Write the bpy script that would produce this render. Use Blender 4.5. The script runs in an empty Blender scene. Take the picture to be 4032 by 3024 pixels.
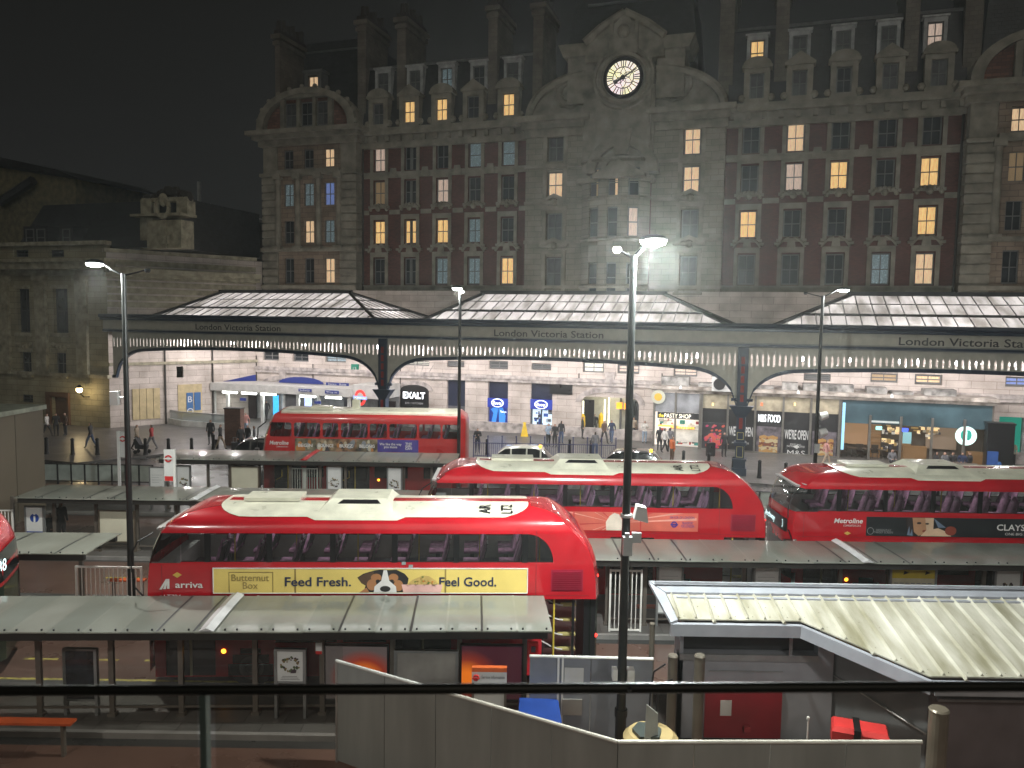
import bpy, bmesh, math, random
from mathutils import Vector, Matrix
random.seed(7)
SC = bpy.context.scene
COL = SC.collection
PI = math.pi
# ---------------------------------------------------------------- camera
FPX, PITCH, ROLL, HC = 3100.0, math.radians(4.7), 0.015, 9.15
CX, CY = 2016.0, 1512.0
cp, sp, cr, sr = math.cos(PITCH), math.sin(PITCH), math.cos(ROLL), math.sin(ROLL)
EYE = Vector((0, 0, HC))
def ray(u, v):
    a = (u-CX)/FPX; b = (CY-v)/FPX
    a, b = a*cr-b*sr, a*sr+b*cr
    return Vector((a, cp+b*sp, -sp+b*cp))
def at_y(u, v, y):
    r = ray(u, v); return EYE + r*(y/r.y)
def at_z(u, v, z=0.0):
    r = ray(u, v); return EYE + r*((z-HC)/r.z)
cam = bpy.data.cameras.new('camera'); camo = bpy.data.objects.new('camera', cam); COL.objects.link(camo)
right = Vector((cr, sr*sp, sr*cp)); up = Vector((-sr, cr*sp, cr*cp)); fwd = Vector((0, cp, -sp))
mt = Matrix((right, up, -fwd)).transposed().to_4x4(); mt.translation = EYE
camo.matrix_world = mt
cam.sensor_fit = 'HORIZONTAL'; cam.sensor_width = 36.0; cam.lens = 36.0*FPX/4032
cam.clip_start = 0.1; cam.clip_end = 2000
SC.camera = camo
cam.dof.use_dof = True; cam.dof.focus_distance = 26; cam.dof.aperture_fstop = 2.6
# ---------------------------------------------------------------- facade frame
ANG = math.radians(18.0)
FE = Vector((math.cos(ANG), -math.sin(ANG), 0)); FI = Vector((math.sin(ANG), math.cos(ANG), 0))
FA = Vector((-0.79, 64.0, 0))
def FP(u, v, n=0.0):
    """photo pixel -> (X, Z) on the plane n metres in front of the hotel wall"""
    r = ray(u, v); p0 = FA - FI*n
    t = (p0-EYE).dot(FI)/r.dot(FI); p = EYE+r*t
    return (p-FA).dot(FE), p.z
def FX(u, n=0.0, v=1500): return FP(u, v, n)[0]
def FW(X, n, z=0.0):
    return FA + FE*X - FI*n + Vector((0, 0, z))
# ---------------------------------------------------------------- materials
MATS = {}
def mat(name, col, rough=.6, metal=0., emit=None, es=0., var=.12, scale=2.0, bump=0., spec=.5, alpha=None, coat=0., streak=False, stain=None):
    if name in MATS: return MATS[name]
    m = bpy.data.materials.new(name); m.use_nodes = True
    nt = m.node_tree; b = nt.nodes['Principled BSDF']
    b.inputs['Roughness'].default_value = rough; b.inputs['Metallic'].default_value = metal
    b.inputs['Specular IOR Level'].default_value = spec
    b.inputs['Base Color'].default_value = (*col, 1)
    if coat: b.inputs['Coat Weight'].default_value = coat; b.inputs['Coat Roughness'].default_value = .06
    tc = nt.nodes.new('ShaderNodeTexCoord'); no = nt.nodes.new('ShaderNodeTexNoise')
    no.inputs['Scale'].default_value = scale; no.inputs['Detail'].default_value = 5
    src = tc.outputs['Object']
    if streak:
        mp = nt.nodes.new('ShaderNodeMapping'); mp.inputs['Scale'].default_value = streak if isinstance(streak, tuple) else (1, 1, .12)
        nt.links.new(src, mp.inputs['Vector']); src = mp.outputs['Vector']
    nt.links.new(src, no.inputs['Vector'])
    if var and emit is None:
        cr_ = nt.nodes.new('ShaderNodeValToRGB')
        e = cr_.color_ramp.elements
        e[0].position = .3; e[1].position = .72
        d = stain if stain else tuple(c*(1-2*var) for c in col)
        e[0].color = (*d, 1); e[1].color = (*[min(1, c*(1+var)) for c in col], 1)
        nt.links.new(no.outputs['Fac'], cr_.inputs['Fac']); nt.links.new(cr_.outputs['Color'], b.inputs['Base Color'])
        ro = nt.nodes.new('ShaderNodeMapRange')
        ro.inputs['To Min'].default_value = max(0, rough-.12*min(1, rough*2)); ro.inputs['To Max'].default_value = min(1, rough+.12*min(1, rough*2))
        nt.links.new(no.outputs['Fac'], ro.inputs['Value']); nt.links.new(ro.outputs['Result'], b.inputs['Roughness'])
    if bump:
        bp = nt.nodes.new('ShaderNodeBump'); bp.inputs['Strength'].default_value = bump; bp.inputs['Distance'].default_value = .02
        n2 = nt.nodes.new('ShaderNodeTexNoise'); n2.inputs['Scale'].default_value = scale*8; n2.inputs['Detail'].default_value = 4
        nt.links.new(tc.outputs['Object'], n2.inputs['Vector'])
        nt.links.new(n2.outputs['Fac'], bp.inputs['Height']); nt.links.new(bp.outputs['Normal'], b.inputs['Normal'])
    if emit is not None:
        b.inputs['Emission Color'].default_value = (*emit, 1); b.inputs['Emission Strength'].default_value = es
        b.inputs['Base Color'].default_value = (*[c*.5 for c in col], 1)
    if alpha is not None: b.inputs['Alpha'].default_value = alpha
    MATS[name] = m; return m
def brickmat(name, col, mortar, bw=.9, bh=.38, rough=.8, mort=.02, vary=.15, bump=.5):
    """coursed masonry on a wall that runs along local X (object XZ)"""
    if name in MATS: return MATS[name]
    m = mat(name, col, rough, var=0); nt = m.node_tree; b = nt.nodes['Principled BSDF']
    tc = nt.nodes['Texture Coordinate']; sx = nt.nodes.new('ShaderNodeSeparateXYZ'); cx = nt.nodes.new('ShaderNodeCombineXYZ')
    nt.links.new(tc.outputs['Object'], sx.inputs[0])
    ad = nt.nodes.new('ShaderNodeMath'); ad.operation = 'ADD'
    nt.links.new(sx.outputs['X'], ad.inputs[0]); nt.links.new(sx.outputs['Y'], ad.inputs[1])
    nt.links.new(ad.outputs[0], cx.inputs['X']); nt.links.new(sx.outputs['Z'], cx.inputs['Y'])
    br = nt.nodes.new('ShaderNodeTexBrick'); br.inputs['Scale'].default_value = 1
    br.inputs['Brick Width'].default_value = bw; br.inputs['Row Height'].default_value = bh
    br.inputs['Mortar Size'].default_value = mort; br.inputs['Mortar Smooth'].default_value = .4
    br.inputs['Color1'].default_value = (*[c*(1-vary) for c in col], 1); br.inputs['Color2'].default_value = (*[min(1, c*(1+vary)) for c in col], 1)
    br.inputs['Mortar'].default_value = (*mortar, 1)
    nt.links.new(cx.outputs[0], br.inputs['Vector'])
    no = nt.nodes['Noise Texture']; no.inputs['Scale'].default_value = .7; no.inputs['Detail'].default_value = 8
    mx = nt.nodes.new('ShaderNodeMix'); mx.data_type = 'RGBA'; mx.blend_type = 'MULTIPLY'; mx.inputs['Factor'].default_value = .7
    rr = nt.nodes.new('ShaderNodeValToRGB'); rr.color_ramp.elements[0].position = .3; rr.color_ramp.elements[0].color = (.42, .4, .37, 1)
    rr.color_ramp.elements[1].position = .65; rr.color_ramp.elements[1].color = (1, 1, 1, 1)
    nt.links.new(no.outputs['Fac'], rr.inputs['Fac'])
    nt.links.new(br.outputs['Color'], mx.inputs[6]); nt.links.new(rr.outputs['Color'], mx.inputs[7])
    nt.links.new(mx.outputs[2], b.inputs['Base Color'])
    bp = nt.nodes.new('ShaderNodeBump'); bp.inputs['Strength'].default_value = bump; bp.inputs['Distance'].default_value = .03; bp.invert = True
    nt.links.new(br.outputs['Fac'], bp.inputs['Height']); nt.links.new(bp.outputs['Normal'], b.inputs['Normal'])
    return m
def glassmat(name, tint=(.6, .7, .7), t=.6, rough=.05):
    """thin glazing: part clear, part mirror-like"""
    if name in MATS: return MATS[name]
    m = bpy.data.materials.new(name); m.use_nodes = True; nt = m.node_tree
    nt.nodes.remove(nt.nodes['Principled BSDF']); out = nt.nodes['Material Output']
    tr = nt.nodes.new('ShaderNodeBsdfTransparent'); tr.inputs['Color'].default_value = (*tint, 1)
    gl = nt.nodes.new('ShaderNodeBsdfGlossy'); gl.inputs['Roughness'].default_value = rough
    df = nt.nodes.new('ShaderNodeBsdfDiffuse'); df.inputs['Color'].default_value = (*[c*.35 for c in tint], 1)
    fr = nt.nodes.new('ShaderNodeFresnel'); fr.inputs['IOR'].default_value = 1.5
    m1 = nt.nodes.new('ShaderNodeMixShader'); m2 = nt.nodes.new('ShaderNodeMixShader')
    m1.inputs[0].default_value = t
    nt.links.new(df.outputs[0], m1.inputs[1]); nt.links.new(tr.outputs[0], m1.inputs[2])
    nt.links.new(fr.outputs[0], m2.inputs[0]); nt.links.new(m1.outputs[0], m2.inputs[1]); nt.links.new(gl.outputs[0], m2.inputs[2])
    nt.links.new(m2.outputs[0], out.inputs['Surface'])
    MATS[name] = m; return m
def emat(name, col, s):
    return mat(name, col, .5, emit=col, es=s)
# ---------------------------------------------------------------- objects
class MB:
    def __init__(s): s.v, s.f, s.m = [], [], []
    def add(s, vs, fs, mi=0):
        o = len(s.v); s.v += [tuple(p) for p in vs]; s.f += [tuple(i+o for i in f) for f in fs]; s.m += [mi]*len(fs); return s
    def box(s, x0, x1, y0, y1, z0, z1, mi=0):
        if x0 > x1: x0, x1 = x1, x0
        if y0 > y1: y0, y1 = y1, y0
        if z0 > z1: z0, z1 = z1, z0
        return s.add([(x0,y0,z0),(x1,y0,z0),(x1,y1,z0),(x0,y1,z0),(x0,y0,z1),(x1,y0,z1),(x1,y1,z1),(x0,y1,z1)],
                     [(0,3,2,1),(4,5,6,7),(0,1,5,4),(1,2,6,5),(2,3,7,6),(3,0,4,7)], mi)
    def cyl(s, p0, p1, r0, r1=None, n=10, mi=0, caps=True):
        r1 = r0 if r1 is None else r1; p0, p1 = Vector(p0), Vector(p1); d = (p1-p0).normalized()
        a = d.orthogonal().normalized(); b = d.cross(a); vs = []
        for p, r in ((p0, r0), (p1, r1)):
            for i in range(n):
                t = 2*PI*i/n; vs.append(p+a*(r*math.cos(t))+b*(r*math.sin(t)))
        fs = [(i, (i+1) % n, n+(i+1) % n, n+i) for i in range(n)]
        if caps: fs += [tuple(range(n-1, -1, -1)), tuple(range(n, 2*n))]
        return s.add(vs, fs, mi)
    def path(s, pts, r, n=8, mi=0):
        for a, b in zip(pts, pts[1:]): s.cyl(a, b, r, r, n, mi)
        return s
    def xz(s, poly, y0, y1, mi=0):
        """polygon in XZ extruded along Y"""
        n = len(poly); ar = sum(poly[i][0]*poly[(i+1) % n][1]-poly[(i+1) % n][0]*poly[i][1] for i in range(n))
        if ar < 0: poly = poly[::-1]
        vs = [(x, y0, z) for x, z in poly]+[(x, y1, z) for x, z in poly]
        return s.add(vs, [tuple(range(n)), tuple(range(2*n-1, n-1, -1))]+[(i, n+i, n+(i+1) % n, (i+1) % n) for i in range(n)], mi)
    def xy(s, poly, z0, z1, mi=0):
        n = len(poly); ar = sum(poly[i][0]*poly[(i+1) % n][1]-poly[(i+1) % n][0]*poly[i][1] for i in range(n))
        if ar < 0: poly = poly[::-1]
        vs = [(x, y, z0) for x, y in poly]+[(x, y, z1) for x, y in poly]
        return s.add(vs, [tuple(range(n-1, -1, -1)), tuple(range(n, 2*n))]+[(i, (i+1) % n, n+(i+1) % n, n+i) for i in range(n)], mi)
    def yz(s, poly, x0, x1, mi=0):
        n = len(poly); ar = sum(poly[i][0]*poly[(i+1) % n][1]-poly[(i+1) % n][0]*poly[i][1] for i in range(n))
        if ar < 0: poly = poly[::-1]
        vs = [(x0, y, z) for y, z in poly]+[(x1, y, z) for y, z in poly]
        return s.add(vs, [tuple(range(n-1, -1, -1)), tuple(range(n, 2*n))]+[(i, (i+1) % n, n+(i+1) % n, n+i) for i in range(n)], mi)
    def lathe(s, c, prof, n=16, mi=0):
        vs = []
        for r, z in prof:
            for i in range(n):
                t = 2*PI*i/n; vs.append((c[0]+r*math.cos(t), c[1]+r*math.sin(t), c[2]+z))
        k = len(prof)
        fs = [(j*n+i, j*n+(i+1) % n, (j+1)*n+(i+1) % n, (j+1)*n+i) for j in range(k-1) for i in range(n)]
        fs += [tuple(range(n-1, -1, -1)), tuple(range((k-1)*n, k*n))]
        return s.add(vs, fs, mi)
    def ball(s, c, r, n=10, mi=0, sq=(1, 1, 1)):
        vs, fs = [], []; k = n//2+1
        for j in range(k+1):
            ph = PI*j/k
            for i in range(n):
                t = 2*PI*i/n; vs.append((c[0]+r*sq[0]*math.sin(ph)*math.cos(t), c[1]+r*sq[1]*math.sin(ph)*math.sin(t), c[2]+r*sq[2]*math.cos(ph)))
        for j in range(k):
            for i in range(n): fs.append((j*n+i, (j+1)*n+i, (j+1)*n+(i+1) % n, j*n+(i+1) % n))
        return s.add(vs, fs, mi)
    def wall(s, x0, x1, z0, z1, holes, y=0., depth=.3, mi=0, back=False):
        """front sheet at y with openings; reveals run back `depth`"""
        hs = [(max(x0, a), min(x1, b), max(z0, c), min(z1, d)) for a, b, c, d in holes if b > x0 and a < x1 and d > z0 and c < z1]
        xs = sorted({x0, x1, *[h[0] for h in hs], *[h[1] for h in hs]}); zs = sorted({z0, z1, *[h[2] for h in hs], *[h[3] for h in hs]})
        for i in range(len(xs)-1):
            for j in range(len(zs)-1):
                mx_, mz = (xs[i]+xs[i+1])/2, (zs[j]+zs[j+1])/2
                if xs[i+1]-xs[i] < 1e-5 or zs[j+1]-zs[j] < 1e-5: continue
                if any(h[0] < mx_ < h[1] and h[2] < mz < h[3] for h in hs): continue
                s.add([(xs[i], y, zs[j]), (xs[i+1], y, zs[j]), (xs[i+1], y, zs[j+1]), (xs[i], y, zs[j+1])], [(0, 1, 2, 3)], mi)
        for a, b, c, d in hs:
            y2 = y+depth
            s.add([(a,y,c),(b,y,c),(b,y,d),(a,y,d),(a,y2,c),(b,y2,c),(b,y2,d),(a,y2,d)], [(0,4,5,1),(1,5,6,2),(2,6,7,3),(3,7,4,0)], mi)
        return s
    def mesh(s, name, mats, smooth=False):
        me = bpy.data.meshes.new(name); me.from_pydata(s.v, [], s.f)
        for m in (mats if isinstance(mats, (list, tuple)) else [mats]): me.materials.append(m)
        me.polygons.foreach_set('material_index', s.m)
        if smooth: me.polygons.foreach_set('use_smooth', [True]*len(s.f))
        me.update(); return me
    def build(s, name, mats, parent=None, smooth=False, loc=None, rz=0.):
        o = bpy.data.objects.new(name, s.mesh(name, mats, smooth)); COL.objects.link(o)
        if parent: o.parent = parent
        if loc is not None: o.location = loc
        if rz: o.rotation_euler.z = rz
        return o
def autosmooth(o, ang=40):
    me = o.data; bm = bmesh.new(); bm.from_mesh(me); bmesh.ops.remove_doubles(bm, verts=bm.verts, dist=1e-4)
    for f in bm.faces: f.smooth = True
    for e in bm.edges:
        if len(e.link_faces) == 2 and e.calc_face_angle(0) > math.radians(ang): e.smooth = False
    bm.to_mesh(me); bm.free(); return o
def tag(o, label=None, cat=None, group=None, kind=None):
    if label: o['label'] = label
    if cat: o['category'] = cat
    if group: o['group'] = group
    if kind: o['kind'] = kind
    return o
def thing(name, label, cat, loc=(0, 0, 0), rz=0., group=None):
    o = bpy.data.objects.new(name, None); COL.objects.link(o); o.empty_display_size = .2
    o.location = loc; o.rotation_euler.z = rz
    return tag(o, label, cat, group)
def copy_tree(o, parent=None):
    c = o.copy(); COL.objects.link(c); c.parent = parent
    for ch in list(o.children): copy_tree(ch, c)
    return c
def inst(name, me, parent=None, loc=(0, 0, 0), rz=0.):
    o = bpy.data.objects.new(name, me); COL.objects.link(o)
    if parent: o.parent = parent
    o.location = loc; o.rotation_euler.z = rz; return o
TXT = {}
def txt(s, X, Y, Z, h, m, parent, name='lettering', w=None, bold=0., shear=0., ext=.006, rz=0., lit=None, flat=False):
    """lettering standing on the local XZ plane, facing -Y; X,Z = centre, h = capital height"""
    cu = bpy.data.curves.new('t', 'FONT'); cu.body = s; cu.size = 1; cu.align_x = 'CENTER'; cu.extrude = 0
    cu.offset = bold; cu.shear = shear; cu.resolution_u = 3; cu.space_line = .8
    o = bpy.data.objects.new('t', cu); COL.objects.link(o)
    bpy.context.view_layer.update()
    me = bpy.data.meshes.new_from_object(o.evaluated_get(bpy.context.evaluated_depsgraph_get()))
    bpy.data.objects.remove(o); bpy.data.curves.remove(cu)
    me.name = name
    vs = [v.co.copy() for v in me.vertices]
    if not vs: return None
    x0, x1 = min(v.x for v in vs), max(v.x for v in vs); y0, y1 = min(v.y for v in vs), max(v.y for v in vs)
    sc = h/.69 if h else w/(x1-x0)
    sx = w/(x1-x0) if w else sc
    if '\n' in s: sc = h/(y1-y0)
    cx_, cy_ = (x0+x1)/2, ((y0+y1)/2 if '\n' in s else .345)
    for v in me.vertices:
        x, y = (v.co.x-cx_)*sx, (v.co.y-cy_)*sc
        v.co = (x, y, 0) if flat else (x, 0, y)
    me.materials.clear(); me.materials.append(m)
    ob = bpy.data.objects.new(name, me); COL.objects.link(ob)
    if parent: ob.parent = parent
    ob.location = (X, Y, Z)
    if rz: ob.rotation_euler.z = rz
    return ob
def light(kind, loc, energy, col=(1, 1, 1), size=.15, rot=None, parent=None, angle=None, sy=None):
    l = bpy.data.lights.new(kind.lower()+'_light', kind); l.energy = energy; l.color = col
    o = bpy.data.objects.new('lamp_light', l); COL.objects.link(o); o.location = loc
    if rot: o.rotation_euler = rot
    if kind == 'AREA': l.size = size; 
    if kind == 'AREA' and sy: l.shape = 'RECTANGLE'; l.size_y = sy
    if kind in ('POINT', 'SPOT'): l.shadow_soft_size = size
    if kind == 'SPOT' and angle: l.spot_size = angle; l.spot_blend = .6
    if parent: o.parent = parent
    return o
# ---------------------------------------------------------------- materials
STONE = brickmat('hotel_stone', (.24, .222, .175), (.13, .12, .095), 1.1, .42, vary=.1)
STONEP = mat('carved_stone', (.235, .215, .17), .8, var=.22, scale=1.2, bump=.6)
STONEL = brickmat('forecourt_stone', (.58, .51, .46), (.34, .28, .24), 1.5, .5, vary=.07, mort=.018)
BRICK = brickmat('red_brick', (.105, .034, .025), (.07, .035, .028), .24, .09, vary=.25, mort=.008, bump=.2)
SLATE = brickmat('roof_slate', (.022, .024, .026), (.01, .01, .012), .4, .28, .5, vary=.3, mort=.01)
LEAD = mat('lead_flashing', (.1, .1, .1), .5, var=.2)
CHIM = brickmat('chimney_render', (.15, .13, .105), (.12, .1, .08), .5, .3, vary=.12)
SOOT = mat('sooty_pot', (.035, .03, .025), .8)
WOODW = mat('white_window_frame', (.13, .13, .125), .5)
DGLASS = mat('dark_window_glass', (.03, .035, .04), .12, var=.3, scale=1.5)
GREYB = mat('drawn_grey_blind', (.07, .073, .075), .5, var=.3, scale=1.5)
CURT = {}
def curtain(i, col, s):
    """emissive pane varied by noise: lit curtained rooms and painted reflections"""
    k = 'lit_window_%s' % i
    if k in MATS: return MATS[k]
    m = mat(k, col, .5, emit=col, es=s); nt = m.node_tree; b = nt.nodes['Principled BSDF']
    no = nt.nodes['Noise Texture']; tc = nt.nodes['Texture Coordinate']; mp = nt.nodes.new('ShaderNodeMapping')
    mp.inputs['Scale'].default_value = (5, 1, .5); nt.links.new(tc.outputs['Object'], mp.inputs[0]); nt.links.new(mp.outputs[0], no.inputs['Vector'])
    no.inputs['Scale'].default_value = 1.5+.3*len(k)
    r = nt.nodes.new('ShaderNodeMapRange'); r.inputs['From Min'].default_value = .3; r.inputs['From Max'].default_value = .7
    r.inputs['To Min'].default_value = s*.45; r.inputs['To Max'].default_value = s*1.35
    nt.links.new(no.outputs['Fac'], r.inputs['Value']); nt.links.new(r.outputs[0], b.inputs['Emission Strength'])
    return m
WARM = curtain('warm', (1, .62, .24), .75); WARM2 = curtain('peach', (1, .68, .40), .6); PINK = curtain('pale', (.9, .68, .55), .42)
DIMW = curtain('dim', (.8, .55, .3), .10); BLUEW = curtain('cold', (.3, .42, .9), .3); REFL_PAINT = curtain('reflect', (.5, .68, .75), .3)  # last one: dark pane with reflections painted in as emission
_n = REFL_PAINT.node_tree; _mr = [q for q in _n.nodes if q.type == 'MAP_RANGE' and q.outputs[0].links and q.outputs[0].links[0].to_socket.name == 'Emission Strength'][0]
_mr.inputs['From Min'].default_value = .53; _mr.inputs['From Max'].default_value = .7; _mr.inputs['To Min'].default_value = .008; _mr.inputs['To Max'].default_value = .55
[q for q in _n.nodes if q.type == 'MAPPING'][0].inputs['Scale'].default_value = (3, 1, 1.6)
STEEL = mat('galvanised_steel', (.42, .42, .41), .4, .6); DSTEEL = mat('dark_steel', (.05, .052, .055), .4, .4)
BLACKP = mat('black_paint', (.012, .012, .013), .3, var=.05); NAVY = mat('navy_ironwork', (.022, .035, .06), .35)
CREAM = mat('cream_ironwork', (.42, .41, .35), .45, var=.08); WHITEP = mat('white_paint', (.72, .72, .7), .35, var=.06)
RUBBER = mat('rubber', (.015, .015, .015), .8); CHROME = mat('chrome', (.6, .6, .6), .15, 1.)
# ---------------------------------------------------------------- ground
def groundmat(name, c1, c2, rough, sc=.35, wet=.5):
    m = mat(name, c1, rough, var=0); nt = m.node_tree; b = nt.nodes['Principled BSDF']
    no = nt.nodes['Noise Texture']; no.inputs['Scale'].default_value = sc; no.inputs['Detail'].default_value = 7
    r = nt.nodes.new('ShaderNodeValToRGB'); e = r.color_ramp.elements
    e[0].position = .35; e[0].color = (*c1, 1); e[1].position = .68; e[1].color = (*c2, 1)
    nt.links.new(no.outputs['Fac'], r.inputs[0]); nt.links.new(r.outputs[0], b.inputs['Base Color'])
    q = nt.nodes.new('ShaderNodeMapRange'); q.inputs['From Min'].default_value = .35; q.inputs['From Max'].default_value = .6
    q.inputs['To Min'].default_value = rough*wet; q.inputs['To Max'].default_value = rough
    nt.links.new(no.outputs['Fac'], q.inputs['Value']); nt.links.new(q.outputs[0], b.inputs['Roughness'])
    n2 = nt.nodes.new('ShaderNodeTexNoise'); n2.inputs['Scale'].default_value = 30; n2.inputs['Detail'].default_value = 3
    nt.links.new(nt.nodes['Texture Coordinate'].outputs['Object'], n2.inputs['Vector'])
    bp = nt.nodes.new('ShaderNodeBump'); bp.inputs['Strength'].default_value = .25; bp.inputs['Distance'].default_value = .01
    nt.links.new(n2.outputs['Fac'], bp.inputs['Height']); nt.links.new(bp.outputs['Normal'], b.inputs['Normal'])
    return m
ASPH = groundmat('wet_asphalt', (.03, .03, .03), (.055, .052, .05), .42, wet=.4)
MAROON = groundmat('maroon_bus_lane', (.10, .058, .045), (.155, .09, .07), .45, wet=.45)
PAVE = brickmat('pavement_slabs', (.11, .105, .1), (.05, .048, .045), .9, .6, .38, vary=.15, mort=.012)
nt = PAVE.node_tree; _b = [n for n in nt.nodes if n.type == 'TEX_BRICK'][0]; _t = nt.nodes['Texture Coordinate']
nt.links.new(_t.outputs['Object'], _b.inputs['Vector'])
YEL = mat('yellow_road_paint', (.5, .42, .08), .6, var=.3, scale=6, stain=(.2, .16, .05)); WLINE = mat('white_road_paint', (.55, .55, .52), .6, var=.25, scale=6)
g = MB(); g.add([(-400, -60, 0), (400, -60, 0), (400, 600, 0), (-400, 600, 0)], [(0, 1, 2, 3)])
tag(g.build('ground', ASPH), 'wet dark asphalt of the bus station and street', 'ground', kind='structure')
for nm, y0, y1 in (('near', 4.5, 16.0), ('lane_a', 18.95, 21.7), ('lane_b', 25.0, 28.4), ('lane_c', 31.6, 35.0), ('lane_d', 38.6, 41.6)):
    g = MB(); g.add([(-60, y0, .004), (60, y0, .004), (60, y1, .004), (-60, y1, .004)], [(0, 1, 2, 3)])
    tag(g.build('bus_lane', MAROON), {'near': 'maroon road surface below the terrace rail', 'lane_a': 'maroon bus lane under the bus with the yellow dog advert',
        'lane_b': 'maroon bus lane under the red bus with the pink advert', 'lane_c': 'maroon bus lane beyond the pink advert bus', 'lane_d': 'maroon bus lane under the bus with separate square windows'}[nm], 'bus lane', kind='structure')
lm = MB()
def gquad(mb, pts, z, mi=0):
    P = [at_z(u, v, z) for u, v in pts]; mb.add([(p.x, p.y, z) for p in P], [tuple(range(len(P)))], mi)
for y in (17.02, 18.86, 22.0): pass
lm.box(-20, -5.6, 18.96, 19.06, .008, .009)
for i in range(8): lm.box(-16+i*1.6, -15.1+i*1.6, 20.1, 20.2, .008, .009)
for i in range(6): lm.box(-14+i*2.2, -12.8+i*2.2, 26.6, 26.72, .008, .009)
tag(lm.build('road_marking', YEL), 'worn yellow paint lines on the maroon bus lanes', 'road marking', kind='structure')
lm = MB(); lm.box(-12, -5, 14.3, 14.38, .008, .009); lm.box(-9, -3, 10.8, 10.9, .008, .009); lm.box(16, 26, 30.3, 30.45, .008, .009); lm.box(13.5, 21, 38.6, 38.75, .008, .009)
tag(lm.build('road_marking', WLINE), 'worn white paint lines on the road', 'road marking', kind='structure')
# islands the shelters stand on
ISL = [(-26, 3.4, 16.3, 18.7, 'kerbed platform under the nearest grey bus shelter'), (-30, 40, 22.0, 24.7, 'kerbed platform behind the bus with the yellow dog advert'),
       (-40, 2.0, 28.6, 31.2, 'kerbed platform under the long shelter behind the yellow advert bus'), (-36, 3, 35.2, 38.3, 'kerbed platform under the shelter in front of the square windowed bus')]
for x0, x1, y0, y1, lb in ISL:
    g = MB(); g.box(x0, x1, y0, y1, 0, .13); g.box(x0-.004, x1+.004, y0-.004, y0+.12, 0.001, .134, 1)
    tag(g.build('pavement', [PAVE, STEEL and mat('kerb_stone', (.22, .21, .2), .6)]), lb, 'pavement', kind='structure')
# forecourt pavement in front of the station
P = [FW(-75, 24), FW(-19, 24), FW(-15, 17), FW(-6, 14.5), FW(60, 14.5), FW(60, -2), FW(-75, -2)]
g = MB(); g.xy([(p.x, p.y) for p in P], 0, .11)
o = g.build('forecourt_pavement', PAVE); tag(o, 'wet stone paved forecourt in front of the station', 'pavement', kind='structure')
# ---------------------------------------------------------------- sky
w = bpy.data.worlds.new('World'); SC.world = w; w.use_nodes = True; nt = w.node_tree; bg = nt.nodes['Background']
sky = nt.nodes.new('ShaderNodeTexSky'); sky.sky_type = 'NISHITA'; sky.sun_disc = False; sky.sun_elevation = math.radians(-4); sky.sun_rotation = math.radians(200)
tc = nt.nodes.new('ShaderNodeTexCoord'); sx = nt.nodes.new('ShaderNodeSeparateXYZ'); nt.links.new(tc.outputs['Generated'], sx.inputs[0])
rp = nt.nodes.new('ShaderNodeValToRGB'); e = rp.color_ramp.elements
e[0].position = 0; e[0].color = (.014, .0145, .0145, 1); e[1].position = .55; e[1].color = (.005, .0048, .0042, 1)
nt.links.new(sx.outputs['Z'], rp.inputs[0])
mx = nt.nodes.new('ShaderNodeMix'); mx.data_type = 'RGBA'; mx.blend_type = 'ADD'; mx.inputs[0].default_value = .02
nt.links.new(rp.outputs[0], mx.inputs[6]); nt.links.new(sky.outputs[0], mx.inputs[7]); nt.links.new(mx.outputs[2], bg.inputs[0]); bg.inputs[1].default_value = 1.0
s = bpy.data.lights.new('city_glow', 'SUN'); s.energy = .3; s.color = (1, .93, .8); s.angle = math.radians(40)
so = bpy.data.objects.new('city_glow', s); COL.objects.link(so); so.rotation_euler = (math.radians(57), 0, math.radians(8))
SC.view_settings.view_transform = 'Standard'; SC.view_settings.look = 'None'; SC.view_settings.exposure = 0; SC.view_settings.gamma = 1
SC.cycles.max_bounces = 6; SC.cycles.diffuse_bounces = 2; SC.cycles.glossy_bounces = 3; SC.cycles.transparent_max_bounces = 12; SC.cycles.transmission_bounces = 3
SC.cycles.sample_clamp_indirect = 3; SC.cycles.use_denoising = True; SC.cycles.caustics_reflective = False; SC.cycles.caustics_refractive = False
SC.cycles.use_light_tree = True
# ================================================================ HOTEL
root = thing('hotel_building', 'tall Victorian hotel of stone and red brick with an illuminated clock in its central gable', 'building', FA, -ANG)
# sash window: frame part + pane sub-part
WC = {}
def sash(parent, X, Z, w_, h_, y, pane, style=4, fm=None, name='window'):
    w_ = round(w_*10)/10; h_ = round(h_*5)/5; k = (w_, h_, style, fm.name if fm else '')
    if k not in WC:
        f = MB(); t = .09; a, b = w_/2, h_/2
        f.box(-a, -a+t, 0, .1, -b, b); f.box(a-t, a, 0, .1, -b, b); f.box(-a+t, a-t, 0, .1, b-t, b); f.box(-a+t, a-t, 0, .1, -b, -b+t*1.3)
        f.box(-a+t, a-t, .01, .09, -.035, .035)
        if style == 4: f.box(-.028, .028, .015, .085, -b+t*1.3, -.035); f.box(-.028, .028, .015, .085, .035, b-t)
        if style == 6: 
            f.box(-.12, .12, -.04, .12, -b+t, b-t)
        p = MB(); p.add([(-a, .06, -b), (a, .06, -b), (a, .06, b), (-a, .06, b)], [(0, 1, 2, 3)])
        WC[k] = (f.mesh('window', fm or WOODW), p.mesh('pane', pane))
    fr, pn = WC[k]
    o = inst(name, fr, parent, (X, y, Z)); p = inst('pane', pn, o)
    p.material_slots[0].link = 'OBJECT'; p.material_slots[0].material = pane
    return o
NP = -1.2   # pavilions stand proud of the wings (local y)
zstr = FP(2900, 1133)[1]
zcor = FP(1850, 487)[1]-.4
zc_top = zcor+1.1
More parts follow.
